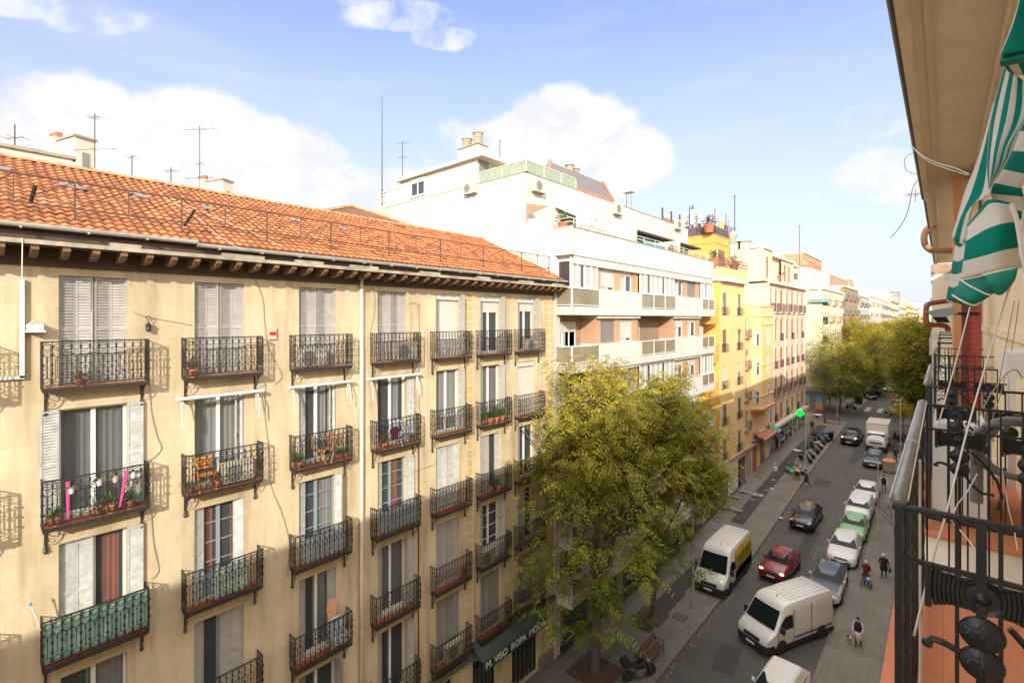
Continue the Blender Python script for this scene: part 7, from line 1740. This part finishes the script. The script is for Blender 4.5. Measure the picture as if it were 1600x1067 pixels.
dog=E('dog','small tan and white terrier standing beside the person with the apron','dog',(v.x,v.y,v.z+.13),R(-70))
DV=[];DE=[];DR=[]
def da(p,r,par=None):
    DV.append(p); DR.append(r)
    if par is not None: DE.append((par,len(DV)-1))
    return len(DV)-1
a0=da((0,0,.30),(.075,.08)); ch_=da((.16,0,.30),(.085,.095),a0); rp_=da((-.18,0,.31),(.07,.075),a0); nk_=da((.24,0,.38),(.05,.055),ch_); hh_=da((.30,0,.45),(.055,.05),nk_); mz=da((.38,0,.43),(.025,.025),hh_)
tl=da((-.26,0,.38),(.018,.018),rp_); tl2=da((-.28,0,.48),(.012,.012),tl)
for s in(-1,1):
    q=da((.17,s*.06,.20),(.032,.03),ch_); q2=da((.16,s*.06,.10),(.018,.018),q); da((.185,s*.06,.02),(.018,.016),q2)
    q=da((-.17,s*.06,.22),(.042,.034),rp_); q2=da((-.23,s*.06,.12),(.02,.018),q); da((-.19,s*.06,.02),(.018,.016),q2)
    da((.29,s*.035,.52),(.014,.01),hh_)
me=bpy.data.meshes.new('body'); me.from_pydata(DV,DE,[]); tmp=bpy.data.objects.new('tmp',me); COL.objects.link(tmp); tmp.modifiers.new('s','SKIN'); tmp.modifiers.new('b','SUBSURF').levels=1
for i,r in enumerate(DR): me.skin_vertices[0].data[i].radius=r
nm=bpy.data.meshes.new_from_object(tmp.evaluated_get(bpy.context.evaluated_depsgraph_get())); bpy.data.objects.remove(tmp); nm.name='body'; nm.materials.clear(); nm.materials.append(mat('tan_fur',(.30,.19,.09),.95,var=.4,scale=20)); nm.materials.append(mat('white_fur',(.5,.46,.4),.95,var=.2,scale=20)); nm.materials.append(mat('black_fur',(.03,.025,.02),.95))
for p in nm.polygons: p.material_index=(1 if p.center.z<.24 or p.center.x>.27 else (2 if abs(p.center.x)<.12 and p.center.z>.3 else 0)); p.use_smooth=True
link('body',nm,dog); mb=MB(); mb.ball((.40,0,.435),.014,6); mb.build('nose',M['dark'],dog)
person('person in a dark gilet with white sleeves and blue jeans by the bare tree',1381,772,FR,WH,JN,HAIRD,1.72,.6,'down',0,vest=BK)
person('person with a white cap, white top and red trousers on the left pavement',1211,751,R(95),WH,PK,HAIRD,1.68,.7,'down',0,hat=WH)
person('person in dark green stepping off the kerb near the scooters',1260,763,R(200),DG,BK,HAIRD,1.72,1.1,'down',.15,coat=DG)
person('person in a dark jacket walking away under the pharmacy cross',1269,677,R(90),BK,BK,HAIRD,1.75,.8,'down',0)
person('person in a brown coat with a dark umbrella shaped bundle further up',1277,658,R(90),BR,BR,HAIRD,1.72,.6,'down',0,coat=BR)
person('dark clothed person by the corner tree across the side street',1297,634,R(-60),BK,JN,HAIRD,1.72,.6)
person('person in an ochre top under the trees beyond the corner',1333,617,R(-90),mat('cloth_ochre',(.40,.22,.06),.9),BK,HAIRD,1.72,.5)
person('dark dressed person standing on the right pavement behind the orange lidded bin',1399,724,R(-80),BK,BK,HAIRD,1.7,.3)
person('dark dressed person mostly hidden by the silver handrail',1413,732,R(-90),BK,BK,HAIRD,1.7,.3)
person('person in black far along the right pavement by the parked cars',1423,606,R(-90),BK,BK,HAIRD,1.75,.5)
# ------------------------------------------------------------ street furniture
def lamp(label,px,py,ytop,arm=(0,0),r=.06,head=True,up=.13):
    b=G(px,py); b.z+=up; d=-b.x*SN+b.y*CS; h=H-(ytop-HY)/F_*d-b.z
    o=E('street_lamp',label,'street lamp',tuple(b),group='street lamps')
    mb=MB(); mb.lathe([(r*1.9,0),(r*1.8,.3),(r*1.1,.45),(r*.9,h*.5),(r*.65,h)],(0,0,0),10); mb.build('post',mat('cream_lamp_post',(.46,.43,.38),.5,.1,var=.15),o)
    mb=MB(); mb.tube([(0,0,h-.02),(arm[0]*.5,arm[1]*.5,h+.08),(arm[0],arm[1],h+.05)],r*.5,6); mb.build('arm',MATS['cream_lamp_post'],o)
    if head: mb=MB(); mb.ball((arm[0],arm[1],h+.03),.34,10,sx=1.2,sy=.6,sz=.25); mb.build('lamp_head',M['white'],o,smooth=True)
    return o,h
lamp('tall cream street lamp at the end of the motorbike row',1259,737,647,(1.1,.3))
o,h=lamp('cream lamp post with low oval head by the mint scooters',1257,744,705,(-.7,-.2),.05)
lamp('pale lamp post standing out of the pavement beside the yellow van',1083,950,700,(.8,.3))
lamp('slim lamp post in front of the dark parked car on the right',1372,834,722,(.15,0),.045,False)
lamp('slim lamp post beside the small corner tree on the right',1407,699,622,(.3,0),.05,False)
lamp('far lamp post on the left pavement near the parked cars',1389,600,552,(.5,0),.06)
lamp('white post on the left corner across the side street',1308,655,636,(0,0),.05,False)
lamp('far lamp post by the right hand parked cars',1425,622,578,(.2,0),.06,False)
def binn(label,px,py,w_,dp,h,m,lidm,cat='bin',name='bin'):
    b=G(px,py); o=E(name,label,cat,(b.x,b.y,b.z+.13)); mb=MB(); mb.loft([[(x*s,y*s,z) for x,y in ((-dp/2,-w_/2),(dp/2,-w_/2),(dp/2,w_/2),(-dp/2,w_/2))] for s,z in ((.85,.08),(1,h*.9))]); mb.build('body',m,o)
    mb=MB(); mb.loft([[(x*s,y*s,z) for x,y in ((-dp/2,-w_/2),(dp/2,-w_/2),(dp/2,w_/2),(-dp/2,w_/2))] for s,z in ((1.06,h*.9),(1.06,h*.94),(.8,h))]); mb.build('lid',lidm,o)
    for s in(-1,1): mb=MB(); mb.lathe([(.09,-.03),(.1,0),(.09,.03)],(-dp*.4,s*w_*.42,.1),10,axis='y'); mb.build('wheel',M['tyre'],o)
    return o
binn('grey container with orange lid on the right pavement behind the parked dark car',1389,739,1.2,1.0,1.3,mat('grey_bin',(.26,.23,.18),.6,var=.2),mat('orange_lid',(.55,.17,.05),.5))
binn('blue recycling bin at the top end of the motorbike row',1290,690,.9,.8,1.25,mat('blue_bin',(.02,.07,.22),.5,var=.2),mat('blue_bin_lid',(.03,.09,.27),.5))
binn('black bin right beside the blue recycling bin',1297,689,.8,.8,1.15,BP,M['cardark'])
binn('black rounded bin on the far left pavement corner',1343,632,1.1,1.0,1.6,BP,M['cardark']); binn('second black bin just left of the rounded one',1339,630,.8,.8,1.2,M['cardark'],M['cardark'])
binn('dark bin on the far right pavement by the parked cars',1428,612,1.0,.9,1.7,M['cardark'],BP)
def bench(label,px,py,rz,L=1.9,px2=None):
    b=G(px,py); o=E('bench',label,'bench',(b.x,b.y,b.z+.13),rz); wd=mat('bench_wood',(.13,.06,.035),.6,var=.3,scale=6)
    mb=MB()
    for k in range(4): mb.box(-.05+k*.12,.05+k*.12,-L/2,L/2,.42,.46)
    mb.build('seat',wd,o); mb=MB()
    for k in range(3): mb.add([(-.10-k*.03,-L/2,.56+k*.12),(-.10-k*.03,L/2,.56+k*.12),(-.13-k*.03,L/2,.65+k*.12),(-.13-k*.03,-L/2,.65+k*.12)],[(0,1,2,3)])
    mb.build('backrest',wd,o)
    for s in(-1,1):
        mb=MB(); y=s*L/2*.95; mb.tube([(.40,y,0),(.38,y,.44),(-.06,y,.44),(-.2,y,.9)],.025,5); mb.tube([(-.05,y,.44),(-.14,y,0)],.025,5); mb.tube([(.38,y,.44),(.36,y,.66),(-.1,y,.66)],.02,5); mb.build('leg',M['ironblack'],o)
    return o
bench('brown slatted bench beside the black motorbike near the left kerb',1013,1035,R(0),2.2)
bench('brown bench by the corner tree at the side street',1300,662,R(-70),2.0)
# no entry sign
b=G(1396,652); o=E('no_entry_sign','round red no entry sign with white bar on a pole by the crossing','sign',(b.x,b.y,b.z+.13),FR)
mb=MB(); mb.tube([(0,0,0),(0,0,3.0)],.035,6); mb.build('pole',M['steel'],o); mb=MB(); mb.lathe([(.36,.04),(.36,.06),(0,.06)],(0,0,2.7),24,axis='x'); mb.build('disc',mat('sign_red',(.65,.02,.015),.4),o); mb=MB(); mb.box(.062,.07,-.25,.25,2.64,2.76); mb.build('bar',M['white'],o)
# trestle by the scooters
b=G(1246,750); o=E('trestle','small orange topped trestle stand beside the mint scooters','stand',(b.x,b.y,b.z+.13),R(20)); mb=MB(); mb.box(-.2,.2,-.4,.4,.9,.95); mb.build('top',mat('orange_board',(.55,.20,.09),.6),o)
for s in(-1,1): mb=MB(); mb.tube([(-.25,s*.32,0),(0,s*.3,.9),(.25,s*.32,0)],.02,4); mb.tube([(-.25,s*.32,.05),(.25,s*.32,.05)],.02,4); mb.build('leg',M['ironblack'],o)
# pavement rails on the right corner
for (px,py,l_) in ((1394,690,'low metal pedestrian rail at the right corner near the truck'),(1428,672,'low metal pedestrian rail near the small corner tree')):
    b=G(px,py); o=E('pedestrian_rail',l_,'railing',(b.x,b.y,b.z+.13)); mb=MB(); mb.tube([(0,-1,0),(0,-1,.9),(0,1,.9),(0,1,0)],.03,6); mb.tube([(0,-1,.5),(0,1,.5)],.02,5); mb.build('hoop',M['steel'],o)
# covers and patches in the ground
def cover(label,px,py,w_,l_,m='cardark',z=.14,nb=6,name='manhole_cover'):
    b=G(px,py); o=E(name,label,'manhole cover',(b.x,b.y,b.z+z)); mb=MB(); mb.box(-w_/2,w_/2,-l_/2,l_/2,0,.012); mb.build('plate',m if not isinstance(m,str) else M[m],o)
    mb=MB(); 
    for k in range(nb): mb.box(-w_/2+.03,w_/2-.03,-l_/2+l_*(k+.2)/nb,-l_/2+l_*(k+.6)/nb,.012,.02)
    mb.build('rib',M['greyb'],o); return o
cover('square drain grating on the left pavement near the lamp post',1063,967,.75,.75,z=.145); cover('iron grating in the road beside the yellow van',1137,930,.8,.9,z=.01)
PG=mat('patched_paving',(.085,.076,.068),.9,var=.3)
for (px,py,w_,l_,l) in ((1146,796,1.6,1.5,'large dark paving patch on the left pavement behind the tree'),(1152,778,1.0,1.2,'dark inspection cover in front of the planted doorway'),(1166,769,1.2,1.6,'brown cover beside the striped paving slabs'),(1190,738,.8,1.0,'cover on the pavement in front of the black doorway'),(1185,746,.8,.9,'second cover just before the black doorway'),(1176,783,.5,.6,'small dark cover on the dark paving strip'),(1199,768,.5,.7,'small cover at the end of the pale slabs'),(1258,682,1.2,1.4,'flat dark cover on the far left pavement below the pharmacy cross')): cover(l,px,py,w_,l_,PG,z=.142,nb=1)
for i,(px,py) in enumerate(((1172,772),(1181,773),(1190,775))):
    b=G(px,py); mb=MB(); mb.box(-.22,.22,-.7,.7,0,.006); o=mb.build('pale_slab',mat('pale_slab_stone',(.30,.27,.22),.8,var=.2),None); o.location=(b.x,b.y,b.z+.146); tag(o,kind='structure')
# tree pits
pit=mat('pit_soil',(.10,.06,.04),.95,var=.5,scale=8)
for t,s_ in ((b1,1.1),(b2,.8)):
    mb=MB(); mb.box(-s_,s_,-s_,s_,0,.02); o=mb.build('tree_pit',pit,None); o.location=(t.x,t.y,t.z+.135); tag(o,kind='structure')
# fallen leaves along the left kerb
rg=random.Random(4); mb=MB()
for i in range(420):
    x=-10.55+abs(rg.gauss(0,.22)) if i<280 else rg.uniform(-15,-5); y=rg.uniform(20,58); z=gz(y)+(.02 if x>-10.65 and x<-4.87 else .15); a=rg.uniform(0,6.28); s_=rg.uniform(.02,.05)
    mb.add([(x+s_*math.cos(a+k*1.57),y+s_*1.3*math.sin(a+k*1.57),z+.006*k) for k in range(4)],[(0,1,2,3)])
tag(mb.build('fallen_leaves',mat('fallen_leaf',(.40,.30,.10),.9,var=.4,scale=30)),kind='stuff')
for (px,py,l_) in ((1208,752,'crumpled white paper scrap on the left pavement'),(1220,812,'white paper scrap at the left kerb by the black hatchback'),(1205,766,'second paper scrap on the left pavement')):
    b=G(px,py); o=E('litter',l_,'litter',(b.x,b.y,b.z+.15)); mb=MB(); mb.obox((0,0,.03),.22,.16,.04,rz=.5,rx=.3); mb.obox((.18,.1,.02),.12,.1,.03,rz=1.1); mb.build('paper',M['white'],o)
# ------------------------------------------------------------ shop sign
q0=onX(757,1046,-14.72); q1=onX(853,966,-14.72); ss=E('shop_awning_sign','dark green shop awning lettered M. VISO ROPA MODA on the cream building','shop sign',(W0,(q0.y+q1.y)/2,2.9))
L2=(q1.y-q0.y)/2+.1; zs=(q0.z+q1.z)/2-2.9
mb=MB(); mb.add([(.05,-L2,zs+.75),(.05,L2,zs+.75),(.78,L2,zs+.22),(.78,-L2,zs+.22)],[(0,1,2,3)]); mb.add([(.05,-L2,zs+.75),(.78,-L2,zs+.22),(.05,-L2,zs+.22)],[(0,1,2)]); mb.add([(.05,L2,zs+.75),(.78,L2,zs+.22),(.05,L2,zs+.22)],[(0,1,2)]); mb.build('canopy',mat('faded_dark_green',(.038,.052,.044),.7,var=.3),ss)
mb=MB(); mb.box(.76,.79,-L2,L2,zs-.24,zs+.22); mb.build('fascia_board',mat('sign_green',(.012,.045,.035),.5,var=.2),ss)
fc=bpy.data.curves.new('lettering','FONT'); fc.body='M. VISO  ROPA  MODA'; fc.size=.42; fc.extrude=.006; fc.align_x='CENTER'; fc.align_y='CENTER'; fc.offset=.008
tob=bpy.data.objects.new('tmp',fc); COL.objects.link(tob); bpy.context.view_layer.update()
tm=bpy.data.meshes.new_from_object(tob.evaluated_get(bpy.context.evaluated_depsgraph_get())); bpy.data.objects.remove(tob); tm.name='lettering'; tm.materials.clear(); tm.materials.append(mat('sign_white',(.50,.50,.48),.5))
lt=link('lettering',tm,ss,(.796,0,zs-.01)); lt.rotation_euler=(R(90),0,R(90)); wtx=max(v.co.x for v in tm.vertices)-min(v.co.x for v in tm.vertices); lt.scale=(2*L2*.92/wtx,1,1)
# ------------------------------------------------------------ things on the cream facade
def onF(px,py,off=0.0): return onX(px,py,W0+off)
dp=E('downpipe','long cream downpipe running down the cream facade','pipe',(W0+.09,onF(565,500,.09).y,0)); mb=MB(); mb.tube([(0,0,0),(0,0,19.45)],.065,8); mb.build('pipe',mat('cream_pipe',(.66,.56,.40),.6,var=.12),dp,smooth=True)
mb=MB(); mb.tube([(.62,0,20.0),(.45,0,19.75),(.1,0,19.6),(0,0,19.4)],.05,6); mb.build('swan_neck',MATS['cream_pipe'],dp)
mb=MB(); 
for z in range(1,19,2): mb.lathe([(.075,0),(.075,.07)],(0,0,z),8)
mb.build('collar',MATS['cream_pipe'],dp)
dp=E('downpipe','thin dark cable pipe beside the fourth column of balconies','pipe',(W0+.03,onF(654,800,.03).y,0)); mb=MB(); mb.tube([(0,0,0),(0,0,13.2)],.025,5); mb.build('pipe',M['rust'],dp)
dp=E('conduit','white square conduit bending at the left edge of the facade','conduit',(W0+.02,onF(34,500).y,onF(34,590).z)); mb=MB(); zt=onF(34,437).z-dp.location.z; mb.box(0,.07,-.04,.04,0,zt); mb.box(0,.07,-1.5,.04,-.02,.05); mb.build('duct',M['white'],dp)
sp_=E('floodlight','small white floodlight box on the left of the top row','lamp',tuple(onF(54,508,.05))); mb=MB(); mb.box(0,.16,-.14,.14,-.12,.02); mb.box(0,.22,-.17,.17,-.16,-.12); mb.tube([(0.02,-.1,.02),(.1,0,.12),(.02,.1,.02)],.015,4); mb.build('housing',M['white'],sp_)
al=E('alarm_sign','small grey alarm sign with red band beside the second column','sign',tuple(onF(425.5,521,.02))); mb=MB(); mb.box(0,.04,-.11,.11,-.18,.18); mb.build('plate',M['ac'],al); mb=MB(); mb.box(.04,.045,-.10,.10,-.06,.05); mb.build('red_band',mat('sign_red',(.65,.02,.015),.4),al)
ln=E('wall_lantern','wrought wall lantern hook between the first two top balconies','lantern',tuple(onF(231,510,.05))); mb=MB(); ring(mb,(.06,0,.22),.05,'y',0,360,10,.01); mb.tube([(.06,0,.17),(.06,0,.1)],.01,4); mb.lathe([(.02,.1),(.08,.02),(.05,0),(.06,-.1),(.02,-.14)],(.06,0,0),8); mb.build('lantern',M['iron'],ln)
def fcord(label,pts,m='wire',r=.008,off=.02): 
    q=[onX(p[0],p[1],W0+off) for p in pts]; o=E('cable',label,'cable',tuple(q[0])); mb=MB(); mb.tube([p-q[0] for p in spl(q,5)],r,4); mb.build('run',M[m],o); return o
fcord('thin white cable dropping from the gutter at the far left of the roof',[(35,372),(34,436)],'wirew',.012,.93)
fcord('thin loose cable sagging between the two leftmost top windows',[(208,487),(230,495),(300,508)])
fcord('cable looping below the wall lantern down to the second row',[(234,590),(236,640),(245,680),(252,700),(240,715),(226,722)])
fcord('cable running down from the eave past the stain beside the second column',[(384,400),(392,420),(410,465),(413,500),(420,545),(440,585),(430,600)])
fcord('cable falling beside the third column in the second row',[(415,600),(414,650),(420,700),(424,760),(440,800),(452,850),(448,900)])
fcord('long cable crossing the lower left wall between columns one and two',[(232,760),(236,800),(240,850),(248,890),(236,905)])
fcord('cable arching beside the first top window of column four',[(640,474),(652,476),(655,500),(655,700)])
fcord('cable curving from the eave by the downpipe',[(580,440),(586,470),(583,500),(578,520)])
fcord('cable strung level across column five between rows',[(600,760),(640,740),(680,725)])
fcord('cable on the wall between the last two columns',[(846,480),(848,540),(848,600),(846,650)])
fcord('cable linking the lowest balconies of columns five and six',[(742,1000),(742,860),(745,840),(755,830)])
for i_,((x0,x1,y),l_) in enumerate((((275,410,610),'closed white awning cassette over the second window of row two'),((452,551,593),'closed white awning cassette over the third window of row two'),((576,657,583),'closed white awning cassette over the fourth window of row two'))):
    a=onX(x0,y,W0+.25); b=onX(x1,y,W0+.25); o=E('awning_cassette',l_,'awning',(W0+.2,(a.y+b.y)/2,15.93),group='closed awnings over row two'); L=(b.y-a.y)/2
    mb=MB(); mb.prism([(-.02,0),(.08,-.02),(.10,.02),(.08,.06),(-.02,.06)],'y',-L,L); mb.build('cassette',M['white'],o)
    for s,dx in ((-1,.12),(1,.12)):
        mb=MB(); y=s*(L-.12)+(.0 if s<0 else 0); mb.tube([(.0,y,-.02),(.10,y+.02,-.35),(.12,y,-.75)],.018,5); mb.tube([(.0,y-.05*s,-.02),(.06,y-.05*s,-.5)],.015,4); mb.box(-.2,0,y-.02,y+.02,-.03,.05); mb.build('arm',M['white'],o)
# ---- things on balconies: helper puts an empty on balcony (row r, column c) at y offset
def bal(r,c,y=0,x=.2,z=.01): return (W0+x,CC[c]+.03+y,FL[r]+z)
def fchair(label,loc,rz,m,cat='chair',s=1):
    o=E('folding_chair',label,cat,loc,rz)
    mb=MB(); 
    for k in range(5): mb.box(-.17+k*.07,-.12+k*.07,-.19,.19,.43,.45)
    mb.build('seat',m,o); mb=MB()
    for k in range(4): mb.box(-.22,-.20,-.19,.19,.55+k*.09,.61+k*.09)
    mb.build('backrest',m,o)
    for s_ in(-1,1): mb=MB(); mb.tube([(.2,s_*.2,0),(-.21,s_*.2,.9)],.014,4); mb.tube([(-.2,s_*.19,0),(.17,s_*.19,.44)],.014,4); mb.build('leg',m,o)
    return o
WOOD=mat('light_wood',(.42,.20,.07),.6,var=.3,scale=8); ORW=mat('orange_wood',(.60,.24,.04),.6,var=.2)
fchair('orange wooden folding chair on the second balcony of row two',bal(1,2,-.45),0,ORW)
ac_unit('white air conditioner standing on the second balcony of row two',bal(1,2,.35,.03),0,w=.85,h=.62,d=.28).children
fchair('pale wooden folding chair on the third balcony of row two',bal(1,3,-.1),R(70),WOOD); fchair('second wooden chair nearer the pots on the third balcony of row two',bal(1,3,.25),R(-60),WOOD)
fchair('blue and white striped folding chair on the fourth balcony of row two',bal(1,4,.25,.15),R(20),mat('blue_white_canvas',(.25,.38,.62),.8,var=.6,scale=14,col2=(.65,.66,.66)))
ac_unit('air conditioner on the third balcony of the top row',bal(0,3,-.35,.03),0,w=.95,h=.62,d=.28); ac_unit('wide beige air conditioner on the fourth balcony of the top row',bal(0,4,.4,.03),0,w=.95,h=.7,d=.28)
ac_unit('small air conditioner on the last balcony of the top row',bal(0,7,.1,.03),0,w=.8,h=.6,d=.28); ac_unit('white twin air conditioner on the sixth balcony of row four',bal(3,6,-.45,.03),0,w=.85,h=.7,d=.28); ac_unit('air conditioner behind the railing of the fifth balcony in row five',bal(4,5,.1,.03),0,w=.9,h=.7,d=.28)
def screen(label,r,c,m,y0=-.95,y1=.95,z1=1.0,name='privacy_screen'):
    o=E(name,label,'cloth',(W0+.375,CC[c]+.03,FL[r]+.02)); n=26; mb=MB(); rg=random.Random(c*7+r)
    zs_=[z1+rg.uniform(-.05,.03) for _ in range(n+1)]; xs=[.008*math.sin(i*1.7) for i in range(n+1)]
    for i in range(n):
        a=y0+(y1-y0)*i/n;b=y0+(y1-y0)*(i+1)/n; mb.quad((xs[i],a,.1),(xs[i+1],b,.1),(xs[i+1]-.01,b,zs_[i+1]),(xs[i]-.01,a,zs_[i]))
    mb.build('fabric',m,o); return o
screen('faded green canvas tied behind the first balcony railing of row three',2,1,mat('green_canvas',(.30,.42,.36),.9,var=.5,scale=3,col2=(.10,.25,.18),stretch=(1,3,.6)),z1=1.02)
screen('pale green white cloth behind the second railing of row three',2,2,mat('pale_green_cloth',(.45,.55,.48),.9,var=.5,scale=3),-.35,.55,.95)
screen('grey translucent plastic behind the fourth railing of row three',2,4,mat('grey_plastic',(.32,.36,.38),.4,var=.3,scale=3,alpha=.8),-.9,.9,.9)
screen('white towel screen behind the third railing of row three',2,3,mat('pale_plastic',(.45,.48,.48),.5,var=.3,scale=3,alpha=.75),-.7,.7,.85)
bm_=E('broom','broom handle with blue tip leaning out of the green screened balcony','broom',bal(2,1,-1.0,.3,.9)); mb=MB(); mb.tube([(0,0,0),(.02,-.15,.62)],.013,5); mb.build('handle',M['white'],bm_); mb=MB(); mb.tube([(.02,-.15,.62),(.022,-.17,.70)],.02,6); mb.build('tip',mat('blue_tip',(.02,.30,.50),.5),bm_)
# pots
PP=[(1,1,-.75,'plant','pink plastic pot with trailing green on the first balcony of row two'),(1,1,.0,'plant2','orange pot with dry plant on the first balcony of row two'),(1,1,.6,'plant','leafy pot by the right end of the first balcony of row two'),(1,1,.25,'plant','low green pot in the middle of the first balcony of row two'),
(1,2,-.85,'plant','yellow green plant at the left end of the second balcony of row two'),(1,2,-.2,'plant2','small pot beside the orange chair'),
(1,3,-.8,'plant','green plant in a terracotta pot left of the wooden chairs'),(1,3,.6,'plant','terracotta pot at the right of the wooden chairs'),(1,3,.82,'plant','corner pot right of the wooden chairs by the railing end'),
(1,4,-.6,'plant2','pot at the left of the blue striped chair balcony'),(1,4,.7,'plant','blue pot right of the striped chair'),(1,6,.0,'plant','bushy plant in a red pot on the sixth balcony of row two'),(1,6,-.4,'plant','smaller red pot plant on the sixth balcony of row two'),(1,6,.4,'plant','rightmost red pot plant on the sixth balcony of row two'),
(2,6,.1,'plant','round green bush on the sixth balcony of row three'),(0,2,-.8,'plant2','dried plant at the left of the second top balcony'),(0,1,-.3,'plant2','dead brown plant hooked on the first top balcony'),(3,5,.7,'plant2','small pot at the end of the fifth balcony in row four')]
for (r,c,y,m,l_) in PP: pot_plant(l_,bal(r,c,y,.25),rnd(.26,.42) if c!=6 else .5,m,pot='terra')
def hook(label,r,c,y,z,col,w_=.12,h=.14):
    o=E('hanging_pot',label,'pot',(W0+.44,CC[c]+.03+y,FL[r]+z)); mb=MB(); mb.lathe([(w_*.35,0),(w_*.5,h),(w_*.56,h),(w_*.56,h+.02),(w_*.4,h)],(0,0,0),10); mb.build('pot',col,o); mb=MB(); mb.tube([(-.06,0,h+.1),(-.02,0,h+.14),(0,0,h)],.006,4); mb.build('hook',M['iron'],o)
    mb=MB()
    for i in range(14): a=rnd(0,6.28); mb.add([(0,0,h),(.08*math.cos(a),.08*math.sin(a),h+.05),(.13*math.cos(a),.13*math.sin(a),h-.02)],[(0,1,2)])
    mb.build('leaves',M['plant'],o)
PNK=mat('pink_plastic',(.60,.06,.22),.5); 
hook('white hanging pot with green leaves at the left of the first row two railing',1,1,-.5,.72,M['white']); hook('white mug shaped pot hung mid railing in row two',1,1,.0,.78,M['white']); hook('pale pink hanging pot right of centre on the first row two railing',1,1,.3,.78,mat('pale_pink',(.65,.35,.35),.5)); hook('small white pot hung near the right end of the first row two railing',1,1,.65,.80,M['white'])
for (y,l_) in ((-.55,'tall magenta plastic strip leaning behind the first row two railing'),(.45,'pink furled umbrella hanging on the first row two railing')):
    o=E('furled_umbrella' if y>0 else 'plastic_strip',l_,'umbrella' if y>0 else 'strip',bal(1,1,y,.42,.05)); mb=MB(); mb.tube([(0,-.06 if y>0 else 0,.1),(.0,.08 if y>0 else 0,.95)],.035,6,rr=[.02,.045]); mb.build('cloth',PNK,o); mb=MB(); mb.tube([(0,.08 if y>0 else 0,.95),(0,.1 if y>0 else 0,1.05)],.01,4); mb.build('tip',M['iron'],o)
def garment(label,r,c,y,x,z,w_,h,m,name='shirt'):
    o=E(name,label,'clothing',(W0+x,CC[c]+.03+y,FL[r]+z)); mb=MB(); mb.add([(0,-w_*.2,0),(.02,-w_*.5,-.08),(.03,-w_*.62,-h*.45),(.01,-w_*.4,-h*.45),(.02,-w_*.42,-h),(-.01,w_*.42,-h*.96),(.02,w_*.4,-h*.45),(.0,w_*.62,-h*.45),(.03,w_*.5,-.08),(0,w_*.2,0)],[tuple(range(10))]); so_=mb.build('cloth',m,o); md=so_.modifiers.new('t','SOLIDIFY'); md.thickness=.02
    mb=MB(); mb.tube([(0,-w_*.35,0),(0,0,.06),(0,w_*.35,0)],.006,4); mb.tube([(0,0,.06),(0,0,.14)],.005,4); mb.build('hanger',M['steel'],o); return o
garment('salmon shirt hanging outside the third window of row four',3,3,.30,.30,1.75,.34,.75,mat('salmon',(.62,.30,.18),.9)); garment('pale blue shirt hanging lower outside the third window of row four',3,3,.42,.36,1.15,.5,.7,mat('pale_blue',(.45,.52,.62),.9,var=.2))
garment('dark red trousers draped over the fourth row two railing',1,4,-.15,.30,.75,.38,.5,mat('wine_red',(.12,.01,.02),.9))
screen('black and white patterned cloth on the third railing of row four',3,3,mat('bw_pattern',(.6,.6,.6),.9,var=.9,scale=12,col2=(.03,.03,.03)),.25,.85,.55,'draped_cloth')
def rack(label,r,c):
    o=E('clothes_rack',label,'clothes rack',bal(r,c,0,.2)); mb=MB()
    for x in(-.12,.12): mb.tube([(x,-.5,.75),(x,.5,.75)],.01,4)
    for k in range(7): mb.tube([(-.12,-.5+k*.166,.75),(.12,-.5+k*.166,.75)],.006,3)
    for s in(-1,1): mb.tube([(-.12,s*.4,0),(.12,s*.4,.75)],.01,4); mb.tube([(.12,s*.4,0),(-.12,s*.4,.75)],.01,4)
    mb.build('frame',M['white'],o); return o
rack('white folding clothes rack on the fifth balcony of the top row',0,5); rack('white clothes rack on the fifth balcony of row two',1,5)
pipe('white cable draped from the ridge down over the tiles','cable',[(262,290,17),(300,305,15.5),(345,330,15),(380,360,15),(390,400,15)],15,.012,M['wirew'],n=4,cat='cable') if False else None
def rcable(label,pts):
    out=[]
    n=Vector(((RZ-EZ),0,(EX-RX))).normalized()
    for px,py in pts:
        q=dirv(px,py); t=(Vector((EX,0,EZ+.0))-Vector((0,0,H))).dot(n)/q.dot(n); out.append(Vector((0,0,H))+q*t+n*.12)
    o=E('cable',label,'cable',tuple(out[0])); mb=MB(); mb.tube([p-out[0] for p in out],.006,4); mb.build('run',M['wirew'],o)
rcable('white cable across the tiles from the ridge down to the gutter near column two',[(276,293),(250,309),(258,316),(300,340),(340,375),(372,395)])
rcable('second white cable running down right across the tiles',[(258,312),(300,330),(350,352),(400,372),(440,392)])
rcable('white cable lying along the left tiles toward the truss',[(40,316),(80,320),(120,320),(190,318),(235,309)])
